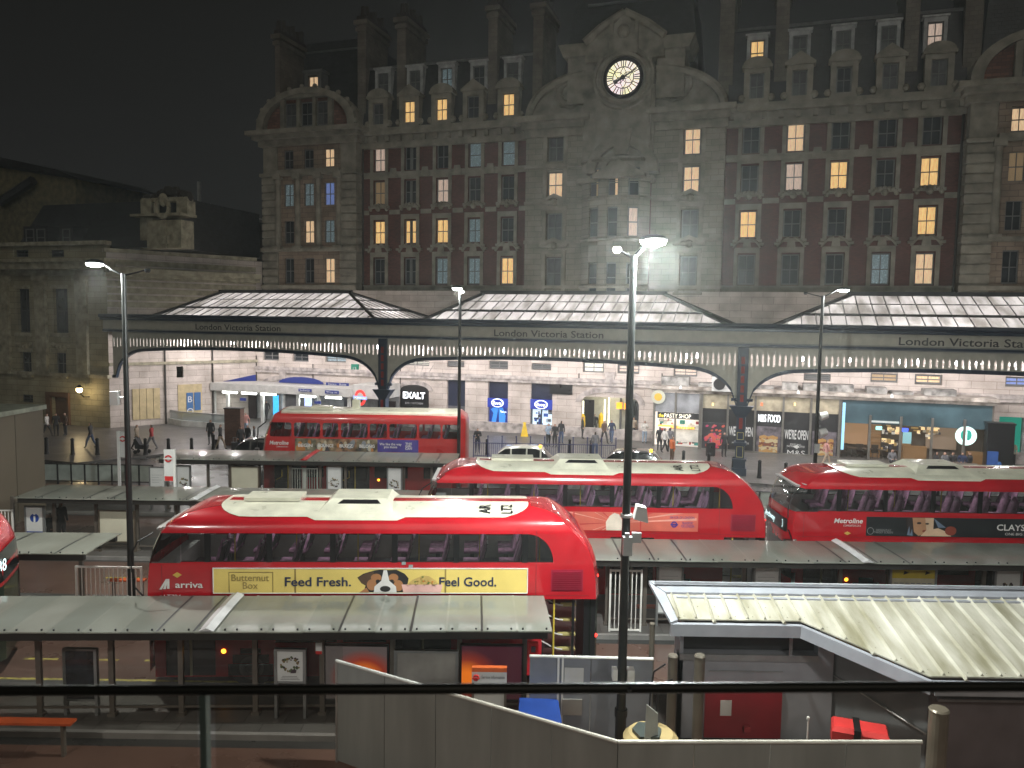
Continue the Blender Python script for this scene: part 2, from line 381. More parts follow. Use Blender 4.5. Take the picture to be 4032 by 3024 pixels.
xL0 = FX(1030, 1.2, 700); xL1 = FX(1402, 1.2, 700); xC0 = FX(2068, 1.2, 800); xC1 = FX(2848, 1.2, 800); xR = FX(3795, 1.2, 800)
XEND = 62.
z0w = zstr-.4
DORM = mat('dormer_white', (.36, .36, .35), .6, var=.2)
# -------- wing walls with sunk windows
cols_l = [1494, 1616, 1741, 1868, 1999]; cols_r = [2951, 3112, 3286, 3465, 3655]
xl = [FX(u, 0, 800) for u in cols_l]; xr = [FX(u, 0, 800) for u in (2948, 3122, 3298, 3480, 3655)]
# rows: (photo v of centre at left wing u=1741, height m)
def zrow(v, u=1741): return FP(u, v)[1]
rows = [(zrow(616), 1.9), (zrow(750), 1.9), (zrow(910), 1.9), (zrow(1068), 2.2)]
W_, B_ = WARM, DGLASS
lit_l = [[PINK, DGLASS, DGLASS, REFL_PAINT, REFL_PAINT], [DIMW, DGLASS, PINK, DGLASS, DGLASS], [WARM, WARM, WARM, REFL_PAINT, DGLASS], [DGLASS, DGLASS, REFL_PAINT, REFL_PAINT, WARM]]
lit_r = [[DGLASS, WARM2, DGLASS, DGLASS, DGLASS], [DGLASS, PINK, WARM, DGLASS, WARM], [WARM, DGLASS, DGLASS, DGLASS, WARM], [DGLASS, DGLASS, DGLASS, REFL_PAINT, WARM2]]
for (xa, xb, xs, lit) in ((xL1, xC0, xl, lit_l), (xC1, xR, xr, lit_r)):
    ww = 1.1 if xs is xl else 1.25
    holes = [(x-ww/2, x+ww/2, z-h/2, z+h/2) for x in xs for z, h in rows]
    m = MB(); m.wall(xa, xb, z0w, zcor, holes, 0, .35)
    m.build('brick_wall', BRICK, root)
    t = MB()
    for x in xs:
        for i, (z, h) in enumerate(rows):     # stone surrounds, sills and heads
            a = ww/2
            t.box(x-a-.28, x-a-.002, -.1, .1, z-h/2-.15, z+h/2+.1); t.box(x+a+.002, x+a+.28, -.1, .1, z-h/2-.15, z+h/2+.1)
            t.box(x-a-.4, x+a+.4, -.2, .1, z-h/2-.36, z-h/2-.16); t.box(x-a-.28, x+a+.28, -.1, .1, z+h/2+.104, z+h/2+.5)
            if i == 3:    # curved broken pediments
                for sgn in (-1, 1):
                    pts = [(x+sgn*(.15+j*.16), z+h/2+1.15-.045*j*j*.6) for j in range(6)]
                    for p, q in zip(pts, pts[1:]): t.cyl((p[0], -.2, p[1]), (q[0], -.2, q[1]), .1, .1, 5)
                    t.box(x+sgn*1.0-.16, x+sgn*1.0+.16, -.4, 0, z+h/2+.62, z+h/2+.8)
                t.xz([(x-.3, z+h/2+.5), (x+.3, z+h/2+.5), (x+.22, z+h/2+1.1), (x-.22, z+h/2+1.1)], -.25, -.11)
            if i == 2:    # swags over third row
                for j in range(9):
                    a_ = PI*j/8; t.ball((x+.75*math.cos(a_), -.16, z+h/2+.95+.35*math.sin(a_)), .17, 6)
                t.ball((x, -.25, z+h/2+1.0), .26, 6)
    zb0, zb1 = rows[1][0]-rows[1][1]/2-.4, rows[2][0]+rows[2][1]/2+.62
    xsx = [xa]+[v for x in xs for v in (x-.95, x+.95)]+[xb]
    for i in range(0, len(xsx), 2): t.box(xsx[i]+.003, xsx[i+1]-.003, -.06, .06, zb1-.1, zb0-.1)
    zz = (rows[0][0]-rows[0][1]/2-.37+rows[1][0]+rows[1][1]/2+.51)/2
    t.box(xa, xb, -.16, .1, zz-.25, zz+.1); t.box(xa, xb, -.26, .1, zz+.102, zz+.22)
    for x in [(p+q)/2 for p, q in zip(xs, xs[1:])]: t.xz([(x-.4, zz-.28), (x+.4, zz-.28), (x+.25, zz+.5), (x-.25, zz+.5)], -.32, -.262)
    t.box(xa, xb, -.35, .1, zcor-1.2, zcor-.75); t.box(xa, xb, -.22, .1, zcor-.748, zcor-.2); t.box(xa, xb, -.75, .3, zcor-.2, zcor+.12); t.box(xa, xb, -.6, .3, zcor+.122, zcor+.4)
    n = int((xb-xa)/1.1)
    for i in range(n+1):
        x = xa+.3+i*(xb-xa-.6)/n; t.box(x-.16, x+.16, -.58, -.222, zcor-.7, zcor-.24)
    t.box(xa, xb, -.2, .1, zstr-.3, zstr+.05); t.box(xa, xb, -.3, .1, zstr+.052, zstr+.15)
    t.build('stone_trim', STONEP, root)
    for j, x in enumerate(xs):
        for i, (z, h) in enumerate(rows):
            pane = lit[i][j]; st = 4
            if xs is xl and j == 1: st = 6
            if pane is REFL_PAINT and i == 0: st = 2
            sash(root, x, z, ww, h, .22, pane, st)
    # mansard roof
    ztop = zcor+5.6 if xs is xl else zcor+5.9
    r = MB(); r.yz([(-.2, zcor+.1), (.9, ztop), (9, ztop+.4), (9, zcor)], xa+.01, xb-.01)
    rf = r.build('mansard_roof', SLATE, root)
    l = MB(); l.box(xa+.02, xb-.02, .8, 1.1, ztop+.002, ztop+.2); l.build('roof_ridge', LEAD, rf)
    # lower stone dormers
    us = (1489, 1611, 1738, 1863, 2001) if xs is xl else (2976, 3144, 3318, 3499, 3690)
    lits = [GREYB, WARM, WARM, DGLASS, WARM] if xs is xl else [GREYB, GREYB, DGLASS, GREYB, GREYB]
    for k, u in enumerate(us):
        x = FX(u, .5, 430); d = MB(); zb = zcor+.4; hh = 2.4; a = .88
        d.box(x-a, x-.5, -.55, 1.2, zb, zb+hh); d.box(x+.5, x+a, -.55, 1.2, zb, zb+hh); d.box(x-.5, x+.5, -.55, 1.2, zb+2.05, zb+hh); d.box(x-.5, x+.5, -.55, 1.2, zb, zb+.3)
        d.box(x-a-.15, x+a+.15, -.68, 1.2, zb+hh+.002, zb+hh+.2)
        if k % 2 == 0: d.xz([(x+(a+.1)*math.cos(PI*i/10), zb+hh+.2+.6*math.sin(PI*i/10)) for i in range(11)], -.62, 1.2)
        else: d.xz([(x-a-.15, zb+hh+.202), (x+a+.15, zb+hh+.202), (x, zb+hh+.95)], -.62, 1.2)
        for sg in (-1, 1): d.ball((x+sg*(a+.12), -.45, zb+.35), .28, 6)
        dd = d.build('stone_dormer', STONEP, root); sash(dd, x, zb+1.15, 1.0, 1.8, -.35, lits[k], 4)
    us = (1510, 1635, 1760, 1887, 2020) if xs is xl else (2984, 3152, 3323, 3502, 3686)
    vs = (274, 263, 252, 244, 231) if xs is xl else (141, 122, 103, 84, 68)
    lits = [GREYB, GREYB, REFL_PAINT, DGLASS, GREYB] if xs is xl else [WARM, GREYB, GREYB, GREYB, PINK]
    for k, u in enumerate(us):
        x, zt = FP(u, vs[k], -.2); d = MB(); hh = 2.2; a = .72
        d.box(x-a, x-.5, .1, 1.8, zt-hh, zt); d.box(x+.5, x+a, .1, 1.8, zt-hh, zt); d.box(x-.5, x+.5, .1, 1.8, zt-.3, zt); d.box(x-a-.12, x+a+.12, 0, 1.9, zt+.002, zt+.14)
        d.box(x-.5, x+.5, .1, 1.8, zt-hh, zt-hh+.15)
        dd = d.build('roof_dormer', DORM, root); sash(dd, x, zt-1.2, 1.0, 1.8, .25, lits[k], 4)
# -------- chimneys (slabs running back over the roof)
for u0, u1, vt, vb, n in ((1075, 1094, 150, 380, 1), (1402, 1434, 95, 435, 0), (1558, 1592, 85, 380, 0), (1920, 1953, 40, 398, 0), (2098, 2134, 30, 385, 0), (2840, 2888, -60, 320, 0), (3063, 3104, -80, 310, 0), (3578, 3618, -110, 265, 0), (3816, 3868, -130, 250, 0)):
    xa, zt = FP(u0, vt, n+.1); xb = FX(u1, n+.1, 200); zb = FP(u0, vb, n)[1]
    y = -n+.15
    c = MB(); c.box(xa, xb, y, y+4.0, zb-1, zt); c.box(xa-.25, xb+.25, y-.25, y+4.25, zt+.002, zt+.35); c.box(xa-.14, xb+.14, y-.14, y+4.14, zt-.5, zt-.2)
    ch = c.build('chimney', CHIM, root)
    p = MB()
    p.box(xa-.05, xb+.05, y-.02, y+4.02, zt+.352, zt+.75)
    for i in range(6): p.cyl(((xa+xb)/2, y+.3+i*.68, zt+.75), ((xa+xb)/2, y+.3+i*.68, zt+1.55+.25*(i % 2)), .26, .2, 8)
    p.build('chimney_pots', SOOT, ch)
# -------- rusticated corner piers
def quoin(xa, xb, z0, z1, y, name='corner_pier'):
    q = MB(); n = int((z1-z0)/.62)
    q.box(xa+.06, xb-.06, y+.1, y+1.0, z0, z1)
    for i in range(n): 
        z = z0+i*(z1-z0)/n; q.box(xa, xb, y, y+1.1, z+.03, z+(z1-z0)/n-.09)
    return q.build(name, STONEP, root)
# -------- pavilions (left whole, right partly in view)
def pavilion(xa, xb, left):
    y = NP; W = xb-xa; xm = (xa+xb)/2; q = W*.17
    zt = FP(1216, 545, 1.2)[1]
    xs = [xm-W*.215, xm, xm+W*.215]
    rr = [FP(1212, v, 1.2)[1] for v in (624, 765, 912, 1066)]
    hs = [1.7, 1.9, 1.9, 2.2]; ww = .95
    holes = [(x-ww/2, x+ww/2, z-h/2, z+h/2) for x in xs for z, h in zip(rr, hs)]
    m = MB(); m.wall(xa+q, xb-q, z0w, zt, holes, y+.15, .3); m.box(xa+.05, xb-.05, y+1.11, y+8, z0w, zt)
    m.build('pavilion_wall', brickmat('pavilion_stone', (.25, .19, .14), (.12, .09, .07), 1.0, .4, vary=.15), root)
    quoin(xa, xa+q, z0w, FP(1212, 690, 1.2)[1], y); quoin(xb-q, xb, z0w, FP(1212, 690, 1.2)[1], y)
    t = MB(); zq = FP(1212, 690, 1.2)[1]
    t.box(xa+.1, xa+q-.05, y+.12, y+1.05, zq+.3, zt); t.box(xb-q+.05, xb-.1, y+.12, y+1.05, zq+.3, zt)
    t.box(xa-.1, xb+.1, y-.2, y+1.15, zq+.002, zq+.28)
    for zz in (zstr, rr[3]+hs[3]/2+.75): t.box(xa-.05, xb+.05, y-.2, y+1.1, zz-.2, zz+.1)
    for x in (xm-W*.32, xm-W*.11, xm+W*.11, xm+W*.32):     # tall engaged pilasters through two storeys
        t.cyl((x, y, rr[2]-1.2), (x, y, rr[1]+1.3), .26, .22, 10); t.box(x-.38, x+.38, y-.35, y+.14, rr[1]+1.3, rr[1]+1.75); t.box(x-.38, x+.38, y-.35, y+.14, rr[2]-1.5, rr[2]-1.2)
    t.box(xa+q, xb-q, y-.25, y+.14, rr[1]+1.76, rr[1]+2.1)
    t.box(xa-.5, xb+.5, y-.7, y+1.2, zt+.002, zt+.35); t.box(xa-.9, xb+.9, y-1.1, y+1.2, zt+.352, zt+.7); t.box(xa-.2, xb+.2, y-.2, y+1.1, zt-.5, zt)
    # segmental arched gable with a raised rim
    R = W/2+.15; hh = FP(1210, 350, 1.2)[1]-zt-.7
    arc = [(xm+R*math.cos(PI*i/24), zt+.7+hh*math.sin(PI*i/24)**.85) for i in range(25)]
    for i in range(24):
        p, r_ = arc[i], arc[i+1]; k = .86
        pi_, ri = (xm+(p[0]-xm)*k, zt+.7+(p[1]-zt-.7)*k), (xm+(r_[0]-xm)*k, zt+.7+(r_[1]-zt-.7)*k)
        t.xz([p, r_, ri, pi_], y-.55, y+1.0)
        if i % 2 == 0 and left: t.ball(((p[0]+r_[0])/2, y-.3, (p[1]+r_[1])/2+.12), .24, 6)
    t.box(xm-W*.27, xm-W*.23, y-.3, y+.1, zt+.72, zt+3.3); t.box(xm+W*.23, xm+W*.27, y-.3, y+.1, zt+.72, zt+3.3); t.box(xm-W*.3, xm+W*.3, y-.4, y+.1, zt+3.302, zt+3.6)
    t.box(xm-W*.1, xm-W*.07, y-.25, y+.1, zt+.72, zt+3.3); t.box(xm+W*.07, xm+W*.1, y-.25, y+.1, zt+.72, zt+3.3)
    t.build('stone_trim', STONEP, root)
    gb = MB(); gb.xz([(xm+(p[0]-xm)*.87, zt+.7+(p[1]-zt-.7)*.87) for p in arc], y+.1, y+6)
    gb.build('arched_gable', brickmat('gable_brick', (.2, .09, .06), (.1, .06, .05), .5, .22, vary=.3), root)
    for dx in (-.165, 0, .165): sash(root, xm+W*dx, zt+2.0, 1.1, 2.0, y-.02, GREYB if dx else DGLASS, 4)
    lits = [[DGLASS, DGLASS, WARM2], [REFL_PAINT, REFL_PAINT, BLUEW], [DGLASS, WARM2, REFL_PAINT], [DGLASS, DGLASS, WARM2]] if left else [[WARM2, WARM2, DGLASS], [DIMW, DGLASS, DGLASS], [DGLASS]*3, [DGLASS]*3]
    for i in range(4):
        for j in range(3): sash(root, xs[j], rr[i], ww, hs[i], y+.3, lits[i][j], 4)
    # tall truncated slate roof behind
    zr = FP(1230, 150, -2)[1] if left else zt+11.5
    r = MB(); a, b = xa+W*.1, xb+.4
    c = [(a, 2.2), (b, 2.2), (b, 9.5), (a, 9.5)]; k = .75
    V = [(p[0], p[1], zt) for p in c]+[(p[0]+(k if p[0] == a else -k), p[1]+(k if p[1] == 2.2 else -k), zr-.9) for p in c]+[(p[0]+(k*1.3 if p[0] == a else -2.2), p[1]+(k*1.3 if p[1] == 2.2 else -k), zr) for p in c]
    F_ = [(0, 1, 5, 4), (1, 2, 6, 5), (2, 3, 7, 6), (3, 0, 4, 7), (4, 5, 9, 8), (5, 6, 10, 9), (6, 7, 11, 10), (7, 4, 8, 11), (8, 9, 10, 11)]
    r.add(V, F_); rf = r.build('pavilion_roof', SLATE, root)
    l = MB(); l.cyl(V[4], V[5], .1, .1, 6); l.cyl(V[4], (V[4][0], V[4][1], V[4][2]-.9), .07, .07, 6); l.build('roof_ridge', LEAD, rf)
    if left:
        x, z = FP(1232, 330, -1.6); d = MB(); d.box(x-.85, x-.5, 1.6, 3.4, z-1.7, z+1.0); d.box(x+.5, x+.85, 1.6, 3.4, z-1.7, z+1.0); d.box(x-.5, x+.5, 1.6, 3.4, z+.75, z+1.0); d.box(x-1.0, x+1.0, 1.5, 3.4, z+1.002, z+1.2)
        dd = d.build('roof_dormer', WOODW, root); sash(dd, x, z-.2, 1.0, 1.8, 1.75, WARM2, 4)
pavilion(xL0, xL1, True)
pavilion(xR, xR+(xL1-xL0)*1.12, False)
m = MB(); m.wall(xR+(xL1-xL0)*1.12, XEND, z0w, zcor, [], 0, .3); m.build('brick_wall', BRICK, root)
# -------- centre block
y = NP; yc = NP-.5
pcor = lambda u: FP(u, 478 if u < 2400 else 440, 1.2)
zCc = FP(2180, 482, 1.2)[1]
xm0, xm1 = FX(2298, 1.7, 500), FX(2568, 1.7, 500)
xs_l, xs_r = FX(2186, 1.2, 700), FX(2725, 1.2, 600)
row_c = [FP(2186, 578, 1.2)[1], FP(2186, 728, 1.2)[1], FP(2180, 896, 1.2)[1], FP(2176, 1075, 1.2)[1]]
hs = [2.2, 2.0, 2.2, 2.5]; ww = 1.3
m = MB()
m.wall(xC0, xm0, z0w, zCc, [(xs_l-ww/2, xs_l+ww/2, z-h/2, z+h/2) for z, h in zip(row_c, hs)], y, .3)
m.wall(xm1, xC1, z0w, zCc, [(xs_r-ww/2, xs_r+ww/2, z-h/2, z+h/2) for z, h in zip(row_c, hs)], y, .3)
m.add([(xC0, y, z0w), (xC0, 1, z0w), (xC0, 1, zCc), (xC0, y, zCc), (xC1, y, z0w), (xC1, 1, z0w), (xC1, 1, zCc), (xC1, y, zCc)], [(0, 3, 2, 1), (4, 5, 6, 7)])
# projecting bow in the middle
zarch = FP(2450, 640, 2.)[1]; N = 7; bow = []
for i in range(N+1):
    t_ = i/N; bow.append((xm0+(xm1-xm0)*t_, yc-1.1*math.sin(PI*t_)**.6 if 0 < i < N else yc))
bays = []
rows_b = [(FP(2450, 715, 2.8)[1], 2.2), (FP(2450, 872, 2.8)[1], 2.2), (FP(2450, 1092, 2.8)[1], 2.2)]
for i in range(N):
    (ax, ay), (bx, by) = bow[i], bow[i+1]; L_ = math.hypot(bx-ax, by-ay); loc = MB()
    hol = [(L_/2-.42, L_/2+.42, z-h/2, z+h/2) for z, h in rows_b] if i % 2 == 1 else []
    loc.wall(0, L_, z0w, zarch-1.4, hol, 0, .25)
    dx, dy = (bx-ax)/L_, (by-ay)/L_
    m.add([(ax+p[0]*dx-p[1]*dy, ay+p[0]*dy+p[1]*dx, p[2]) for p in loc.v], loc.f)
    if hol: bays.append((ax+dx*L_/2, ay+dy*L_/2, math.atan2(dy, dx)))
m.build('centre_wall', STONE, root)
litb = [[DIMW, WARM2, DGLASS], [DGLASS, DGLASS, PINK], [DGLASS, DGLASS, DGLASS]]
for j, (bx, by, an) in enumerate(bays):
    for i, (z, h) in enumerate(rows_b):
        o = sash(root, bx, z, .8, h, by+.16, litb[i][j], 2); o.rotation_euler.z = an
        # only a slice of light shows between the curtains on the top floor
        if i == 0 and j < 2:
            c = MB(); c.box(-.34, .12, .03, .05, -1.0, 1.0); c.build('curtain', mat('dark_curtain', (.06, .06, .06), .9), o)
for xq, zi, pans in ((xs_l, row_c, [GREYB, WARM2, GREYB, GREYB]), (xs_r, row_c, [WARM2, WARM2, GREYB, GREYB])):
    for z, h, p in zip(zi, hs, pans): sash(root, xq, z, ww-.1, h, y+.2, p, 4)
t = MB()
for xq in (xs_l, xs_r):
    for i, (z, h) in enumerate(zip(row_c, hs)):
        a = ww/2
        t.box(xq-a-.3, xq-a-.004, y-.12, y+.1, z-h/2-.2, z+h/2+.2); t.box(xq+a+.004, xq+a+.3, y-.12, y+.1, z-h/2-.2, z+h/2+.2); t.box(xq-a-.34, xq+a+.34, y-.2, y+.1, z+h/2+.202, z+h/2+.5); t.box(xq-a-.4, xq+a+.4, y-.25, y+.1, z-h/2-.4, z-h/2-.202)
        if i >= 2:
            for sg in (-1, 1):
                t.xz([(xq, z+h/2+1.45), (xq, z+h/2+1.15), (xq+sg*1.15, z+h/2+.75), (xq+sg*1.15, z+h/2+.95)], y-.3, y-.02)
            t.ball((xq, y-.1, z+h/2+.85), .3, 8)
for zz in (zstr, row_c[2]+1.9, (row_c[0]+row_c[1])/2, row_c[3]+2.4):
    t.box(xC0-.05, xm0-.01, y-.18, y+.1, zz-.15, zz+.1); t.box(xm1+.01, xC1+.05, y-.18, y+.1, zz-.15, zz+.1)
    for (ax, ay), (bx, by) in zip(bow, bow[1:]): t.cyl((ax, ay-.05, zz), (bx, by-.05, zz), .17, .17, 5)
for xa, xb in ((xC0, xm0-.3), (xm1+.3, xC1)):
    t.box(xa-.3, xb+.3, y-.45, y+.6, zCc-.5, zCc); t.box(xa-.7, xb+.7, y-.9, y+.7, zCc+.002, zCc+.4); t.box(xa-.15, xb+.15, y-.2, y+.4, zCc-1.1, zCc-.502)
# half pediments sweeping up to the clock stage
for sg, xa, xb in ((1, xC0+.2, xm0), (-1, xC1-.2, xm1)):
    R = abs(xb-xa)+.6; H = FP(2300, 290, 1.2)[1]-zCc-.4
    H = min(H, 6.3); arc = [(xa+sg*R*(1-math.cos(PI/2*i/12)), zCc+.4+H*math.sin(PI/2*i/12)) for i in range(13)]
    arc = [p for p in arc if (p[0]-xb)*sg <= .3]
    t.xz(arc+[(arc[-1][0], zCc+.4)], y+.1, y+1.6)
    for p, q in zip(arc, arc[1:]):
        t.cyl((p[0], y-.1, p[1]), (q[0], y-.1, q[1]), .32, .32, 6)
    cx_, cz_ = xa+sg*R*.62, zCc+2.3     # volute
    sp_ = [(cx_+sg*(.35+.12*i*.5)*math.cos(i*.7), cz_+(.35+.12*i*.5)*math.sin(i*.7)) for i in range(18)]
    for p, q in zip(sp_, sp_[1:]): t.cyl((p[0], y, p[1]), (q[0], y, q[1]), .13, .13, 5)
    t.box(xb-.3 if sg > 0 else xb-2.4, xb+2.4 if sg > 0 else xb+.3, y+.3, y+2.5, zCc+.4, zCc+.5)
    sx_ = xa+sg*R*.8     # seated figures as weathered carving
    t.ball((sx_, y+.6, zCc+H*.95+.4), .6, 8, sq=(1, .7, 1.3)); t.ball((sx_+sg*.3, y+.5, zCc+H*.95+1.5), .3, 8); t.ball((sx_-sg*.7, y+.5, zCc+H*.85), .5, 8, sq=(1.4, .7, .7))
# clock stage with pointed gable
xk0, xk1 = FX(2348, 1.9, 330), FX(2564, 1.9, 330); xk = (xk0+xk1)/2; yk = yc-.2
xck, zck = FP(2456, 309, 1.9); zpk = FP(2456, 50, 1.9)[1]; rk = (FP(2526, 309, 1.9)[0]-FP(2386, 309, 1.9)[0])/2
zs1 = FP(2456, 235, 1.9)[1]
t.box(xk0, xk1, yk, y+2, zarch-1, zs1)
sl, srt, w2 = FP(2325, 176, 1.9), FP(2590, 160, 1.9), 0
hw_ = (xk1-xk0)/2
t.xz([(xk-hw_-.9, zs1), (xk+hw_+.9, zs1), (xk+hw_+.7, zs1+1.6), (xk+hw_*.72, zs1+2.5), (xk, zpk), (xk-hw_*.72, zs1+2.5), (xk-hw_-.7, zs1+1.6)], yk-.1, y+2)
for sg in (-1, 1):
    t.cyl((xk+sg*(hw_*.72+.2), yk-.2, zs1+2.4), (xk, yk-.2, zpk), .28, .28, 6); t.cyl((xk+sg*(hw_+.9), yk-.2, zs1+1.4), (xk+sg*(hw_*.72+.2), yk-.2, zs1+2.4), .3, .3, 6)
    t.box(xk+sg*hw_*.45-.14, xk+sg*hw_*.45+.14, yk-.4, yk-.1, zs1+.3, zs1+3.0)
    t.xz([(xk+sg*(hw_+.3), zs1-2.8), (xk+sg*(hw_+2.3), zs1-2.8), (xk+sg*(hw_+2.3), zs1+.6), (xk+sg*(hw_+.3), zs1+.6)], yk+.4, y+3)
    t.xz([(xk+sg*(hw_+.2), zs1+.6), (xk+sg*(hw_+2.6), zs1+.6), (xk+sg*(hw_+3.0), zs1+1.5), (xk+sg*(hw_+.2), zs1+1.5)], yk+.1, y+3)
t.xz([(xk-.9, zs1+.4), (xk+.9, zs1+.4), (xk+.7, zs1+2.4), (xk, zs1+3.3), (xk-.7, zs1+2.4)], yk-.35, yk-.11)
t.ball((xk, yk-.4, zs1+1.9), .5, 8)
for i in range(24):
    a0, a1 = 2*PI*i/24, 2*PI*(i+1)/24
    for rr_, y_, th in ((rk+.42, yk-.22, .2), (rk+.85, yk-.08, .14)):
        t.cyl((xck+rr_*math.cos(a0), y_, zck+rr_*math.sin(a0)), (xck+rr_*math.cos(a1), y_, zck+rr_*math.sin(a1)), th, th, 5)
# big arch under the clock
xa_, za_ = FP(2453, 590, 2.)[0], zarch-.8; Ra = (xm1-xm0)/2-.1
for i in range(16):
    a0, a1 = PI*i/16, PI*(i+1)/16
    for R1, R0, y0 in ((Ra+.2, Ra-.5, yc-.9), (Ra-.52, Ra-1.1, yc-.5)):
        t.xz([(xa_+R1*math.cos(a0), za_+R1*math.sin(a0)), (xa_+R1*math.cos(a1), za_+R1*math.sin(a1)), (xa_+R0*math.cos(a1), za_+R0*math.sin(a1)), (xa_+R0*math.cos(a0), za_+R0*math.sin(a0))], y0, yc+.6)
t.xz([(xa_-.5, za_+Ra-1.2), (xa_+.5, za_+Ra-1.2), (xa_+.75, za_+Ra+.6), (xa_-.75, za_+Ra+.6)], yc-1.1, yc-.92)
t.box(xm0-.3, xm1+.3, yc-.7, yc+.5, zarch-1.42, zarch-1.1)
t.xz([(xa_-1.9, za_-.5), (xa_+1.9, za_-.5), (xa_+1.9, za_-.3), (xa_, za_+.8), (xa_-1.9, za_-.3)], yc-2.0, yc-1.2)
t.build('stone_trim', STONEP, root)
m = MB(); m.xz([(xa_+(Ra-.4)*math.cos(PI*i/16), za_+(Ra-.4)*math.sin(PI*i/16)) for i in range(17)], yc+.3, yc+.6); m.box(xm0-.1, xm1+.1, yc+.2, y+2, zarch-1.1, zCc+2.2)
m.build('arch_wall', STONEP, root)
f = MB()
for i in (-1, 0, 1): f.box(xa_+i*1.0-.12, xa_+i*1.0+.12, yc, yc+.2, za_-.2, za_+math.sqrt(max(.1, (Ra-1.1)**2-(i*1.0)**2)))
f.box(xa_-Ra+1.1, xa_+Ra-1.1, yc+.01, yc+.19, za_+1.2, za_+1.4)
o = f.build('arched_window', STONEP, root)
p = MB(); p.xz([(xa_+(Ra-1.0)*math.cos(PI*i/16), za_+(Ra-1.0)*math.sin(PI*i/16)) for i in range(17)], yc+.16, yc+.25); p.build('pane', DGLASS, o)
# clock
CF = mat('clock_glass', (.6, .6, .5), .4, emit=(1, .97, .66), es=1.05)
nt = CF.node_tree; b_ = nt.nodes['Principled BSDF']; no = nt.nodes['Noise Texture']; no.inputs['Scale'].default_value = .9
rp_ = nt.nodes.new('ShaderNodeValToRGB'); rp_.color_ramp.elements[0].color = (1, .95, .55, 1); rp_.color_ramp.elements[1].color = (1, .8, .85, 1); rp_.color_ramp.elements[0].position = .42; rp_.color_ramp.elements[1].position = .6
nt.links.new(no.outputs['Fac'], rp_.inputs[0]); nt.links.new(rp_.outputs[0], b_.inputs['Emission Color'])
ck = MB(); n = 48
for i in range(n):
    a0, a1 = 2*PI*i/n, 2*PI*(i+1)/n
    ck.xz([(rk*1.12*math.cos(a0), rk*1.12*math.sin(a0)), (rk*1.12*math.cos(a1), rk*1.12*math.sin(a1)), (rk*.97*math.cos(a1), rk*.97*math.sin(a1)), (rk*.97*math.cos(a0), rk*.97*math.sin(a0))], -.16, .05)
    if i % 4 == 0:
        s_, c_ = math.sin(a0), math.cos(a0)
        for dd_ in (-.09, .09) if i % 12 else (-.14, 0, .14):
            ck.cyl((rk*.62*c_-dd_*s_, -.1, rk*.62*s_+dd_*c_), (rk*.93*c_-dd_*1.3*s_, -.1, rk*.93*s_+dd_*1.3*c_), .042, .042, 4)
for R1 in (.58, .95):
    for i in range(n):
        a0, a1 = 2*PI*i/n, 2*PI*(i+1)/n; ck.cyl((rk*R1*math.cos(a0), -.1, rk*R1*math.sin(a0)), (rk*R1*math.cos(a1), -.1, rk*R1*math.sin(a1)), .045, .045, 4)
for i in range(6):
    a0 = PI*i/3+PI/6; s_, c_ = math.sin(a0), math.cos(a0)
    for sg in (-1, 1): ck.cyl((.15*c_, -.1, .15*s_), (rk*.3*c_-sg*.2*s_, -.1, rk*.3*s_+sg*.2*c_), .03, .03, 4); ck.cyl((rk*.3*c_-sg*.2*s_, -.1, rk*.3*s_+sg*.2*c_), (rk*.58*c_, -.1, rk*.58*s_), .03, .03, 4)
co = ck.build('clock', BLACKP, root, loc=(xck, yk-.12, zck))
fc = MB(); fc.xz([(rk*math.cos(2*PI*i/n), rk*math.sin(2*PI*i/n)) for i in range(n)], -.06, 0); fc.build('clock_face', CF, co)
hd = MB(); am = math.radians(29)
hd.cyl((-.5*math.cos(am), -.2, -.5*math.sin(am)), (rk*.86*math.cos(am), -.2, rk*.86*math.sin(am)), .09, .03, 6); ah = math.radians(207)
hd.cyl((0, -.17, 0), (rk*.55*math.cos(ah), -.17, rk*.55*math.sin(ah)), .11, .05, 6); hd.ball((rk*.47*math.cos(ah), -.17, rk*.47*math.sin(ah)), .17, 8); hd.cyl((0, -.25, 0), (0, -.1, 0), .16, .16, 10)
hd.build('clock_hands', BLACKP, co)
# central mansard behind the clock
za, zb = zCc+1.5, FP(2400, -30, -3)[1]
a, b = FX(2195, -1, 300), FX(2760, -1, 300); a2, b2 = FX(2268, -3, 60), FX(2722, -3, 60)
r = MB(); r.add([(a, 1.2, za), (b, 1.2, za), (b, 12, za), (a, 12, za), (a2, 3.2, zb), (b2, 3.2, zb), (b2, 11, zb), (a2, 11, zb)], [(0, 1, 5, 4), (1, 2, 6, 5), (2, 3, 7, 6), (3, 0, 4, 7), (4, 5, 6, 7)])
rf = r.build('central_roof', SLATE, root); l = MB(); l.cyl((a2+1, 2.9, zb-.9), (b2-1, 2.9, zb-.9), .12, .12, 6); l.build('roof_ridge', LEAD, rf)
# solid core so that nothing shows through, and drainpipes
k = MB(); k.box(xL0+1, XEND, 1.4, 16, 0, zcor-.5); k.build('inner_wall', BRICK, root)
for x in (xL1+.12, xR-.15):
    k = MB(); k.cyl((x, -.25, z0w), (x, -.25, zcor-1.2), .08, .08, 8); k.build('drainpipe', SOOT, root)
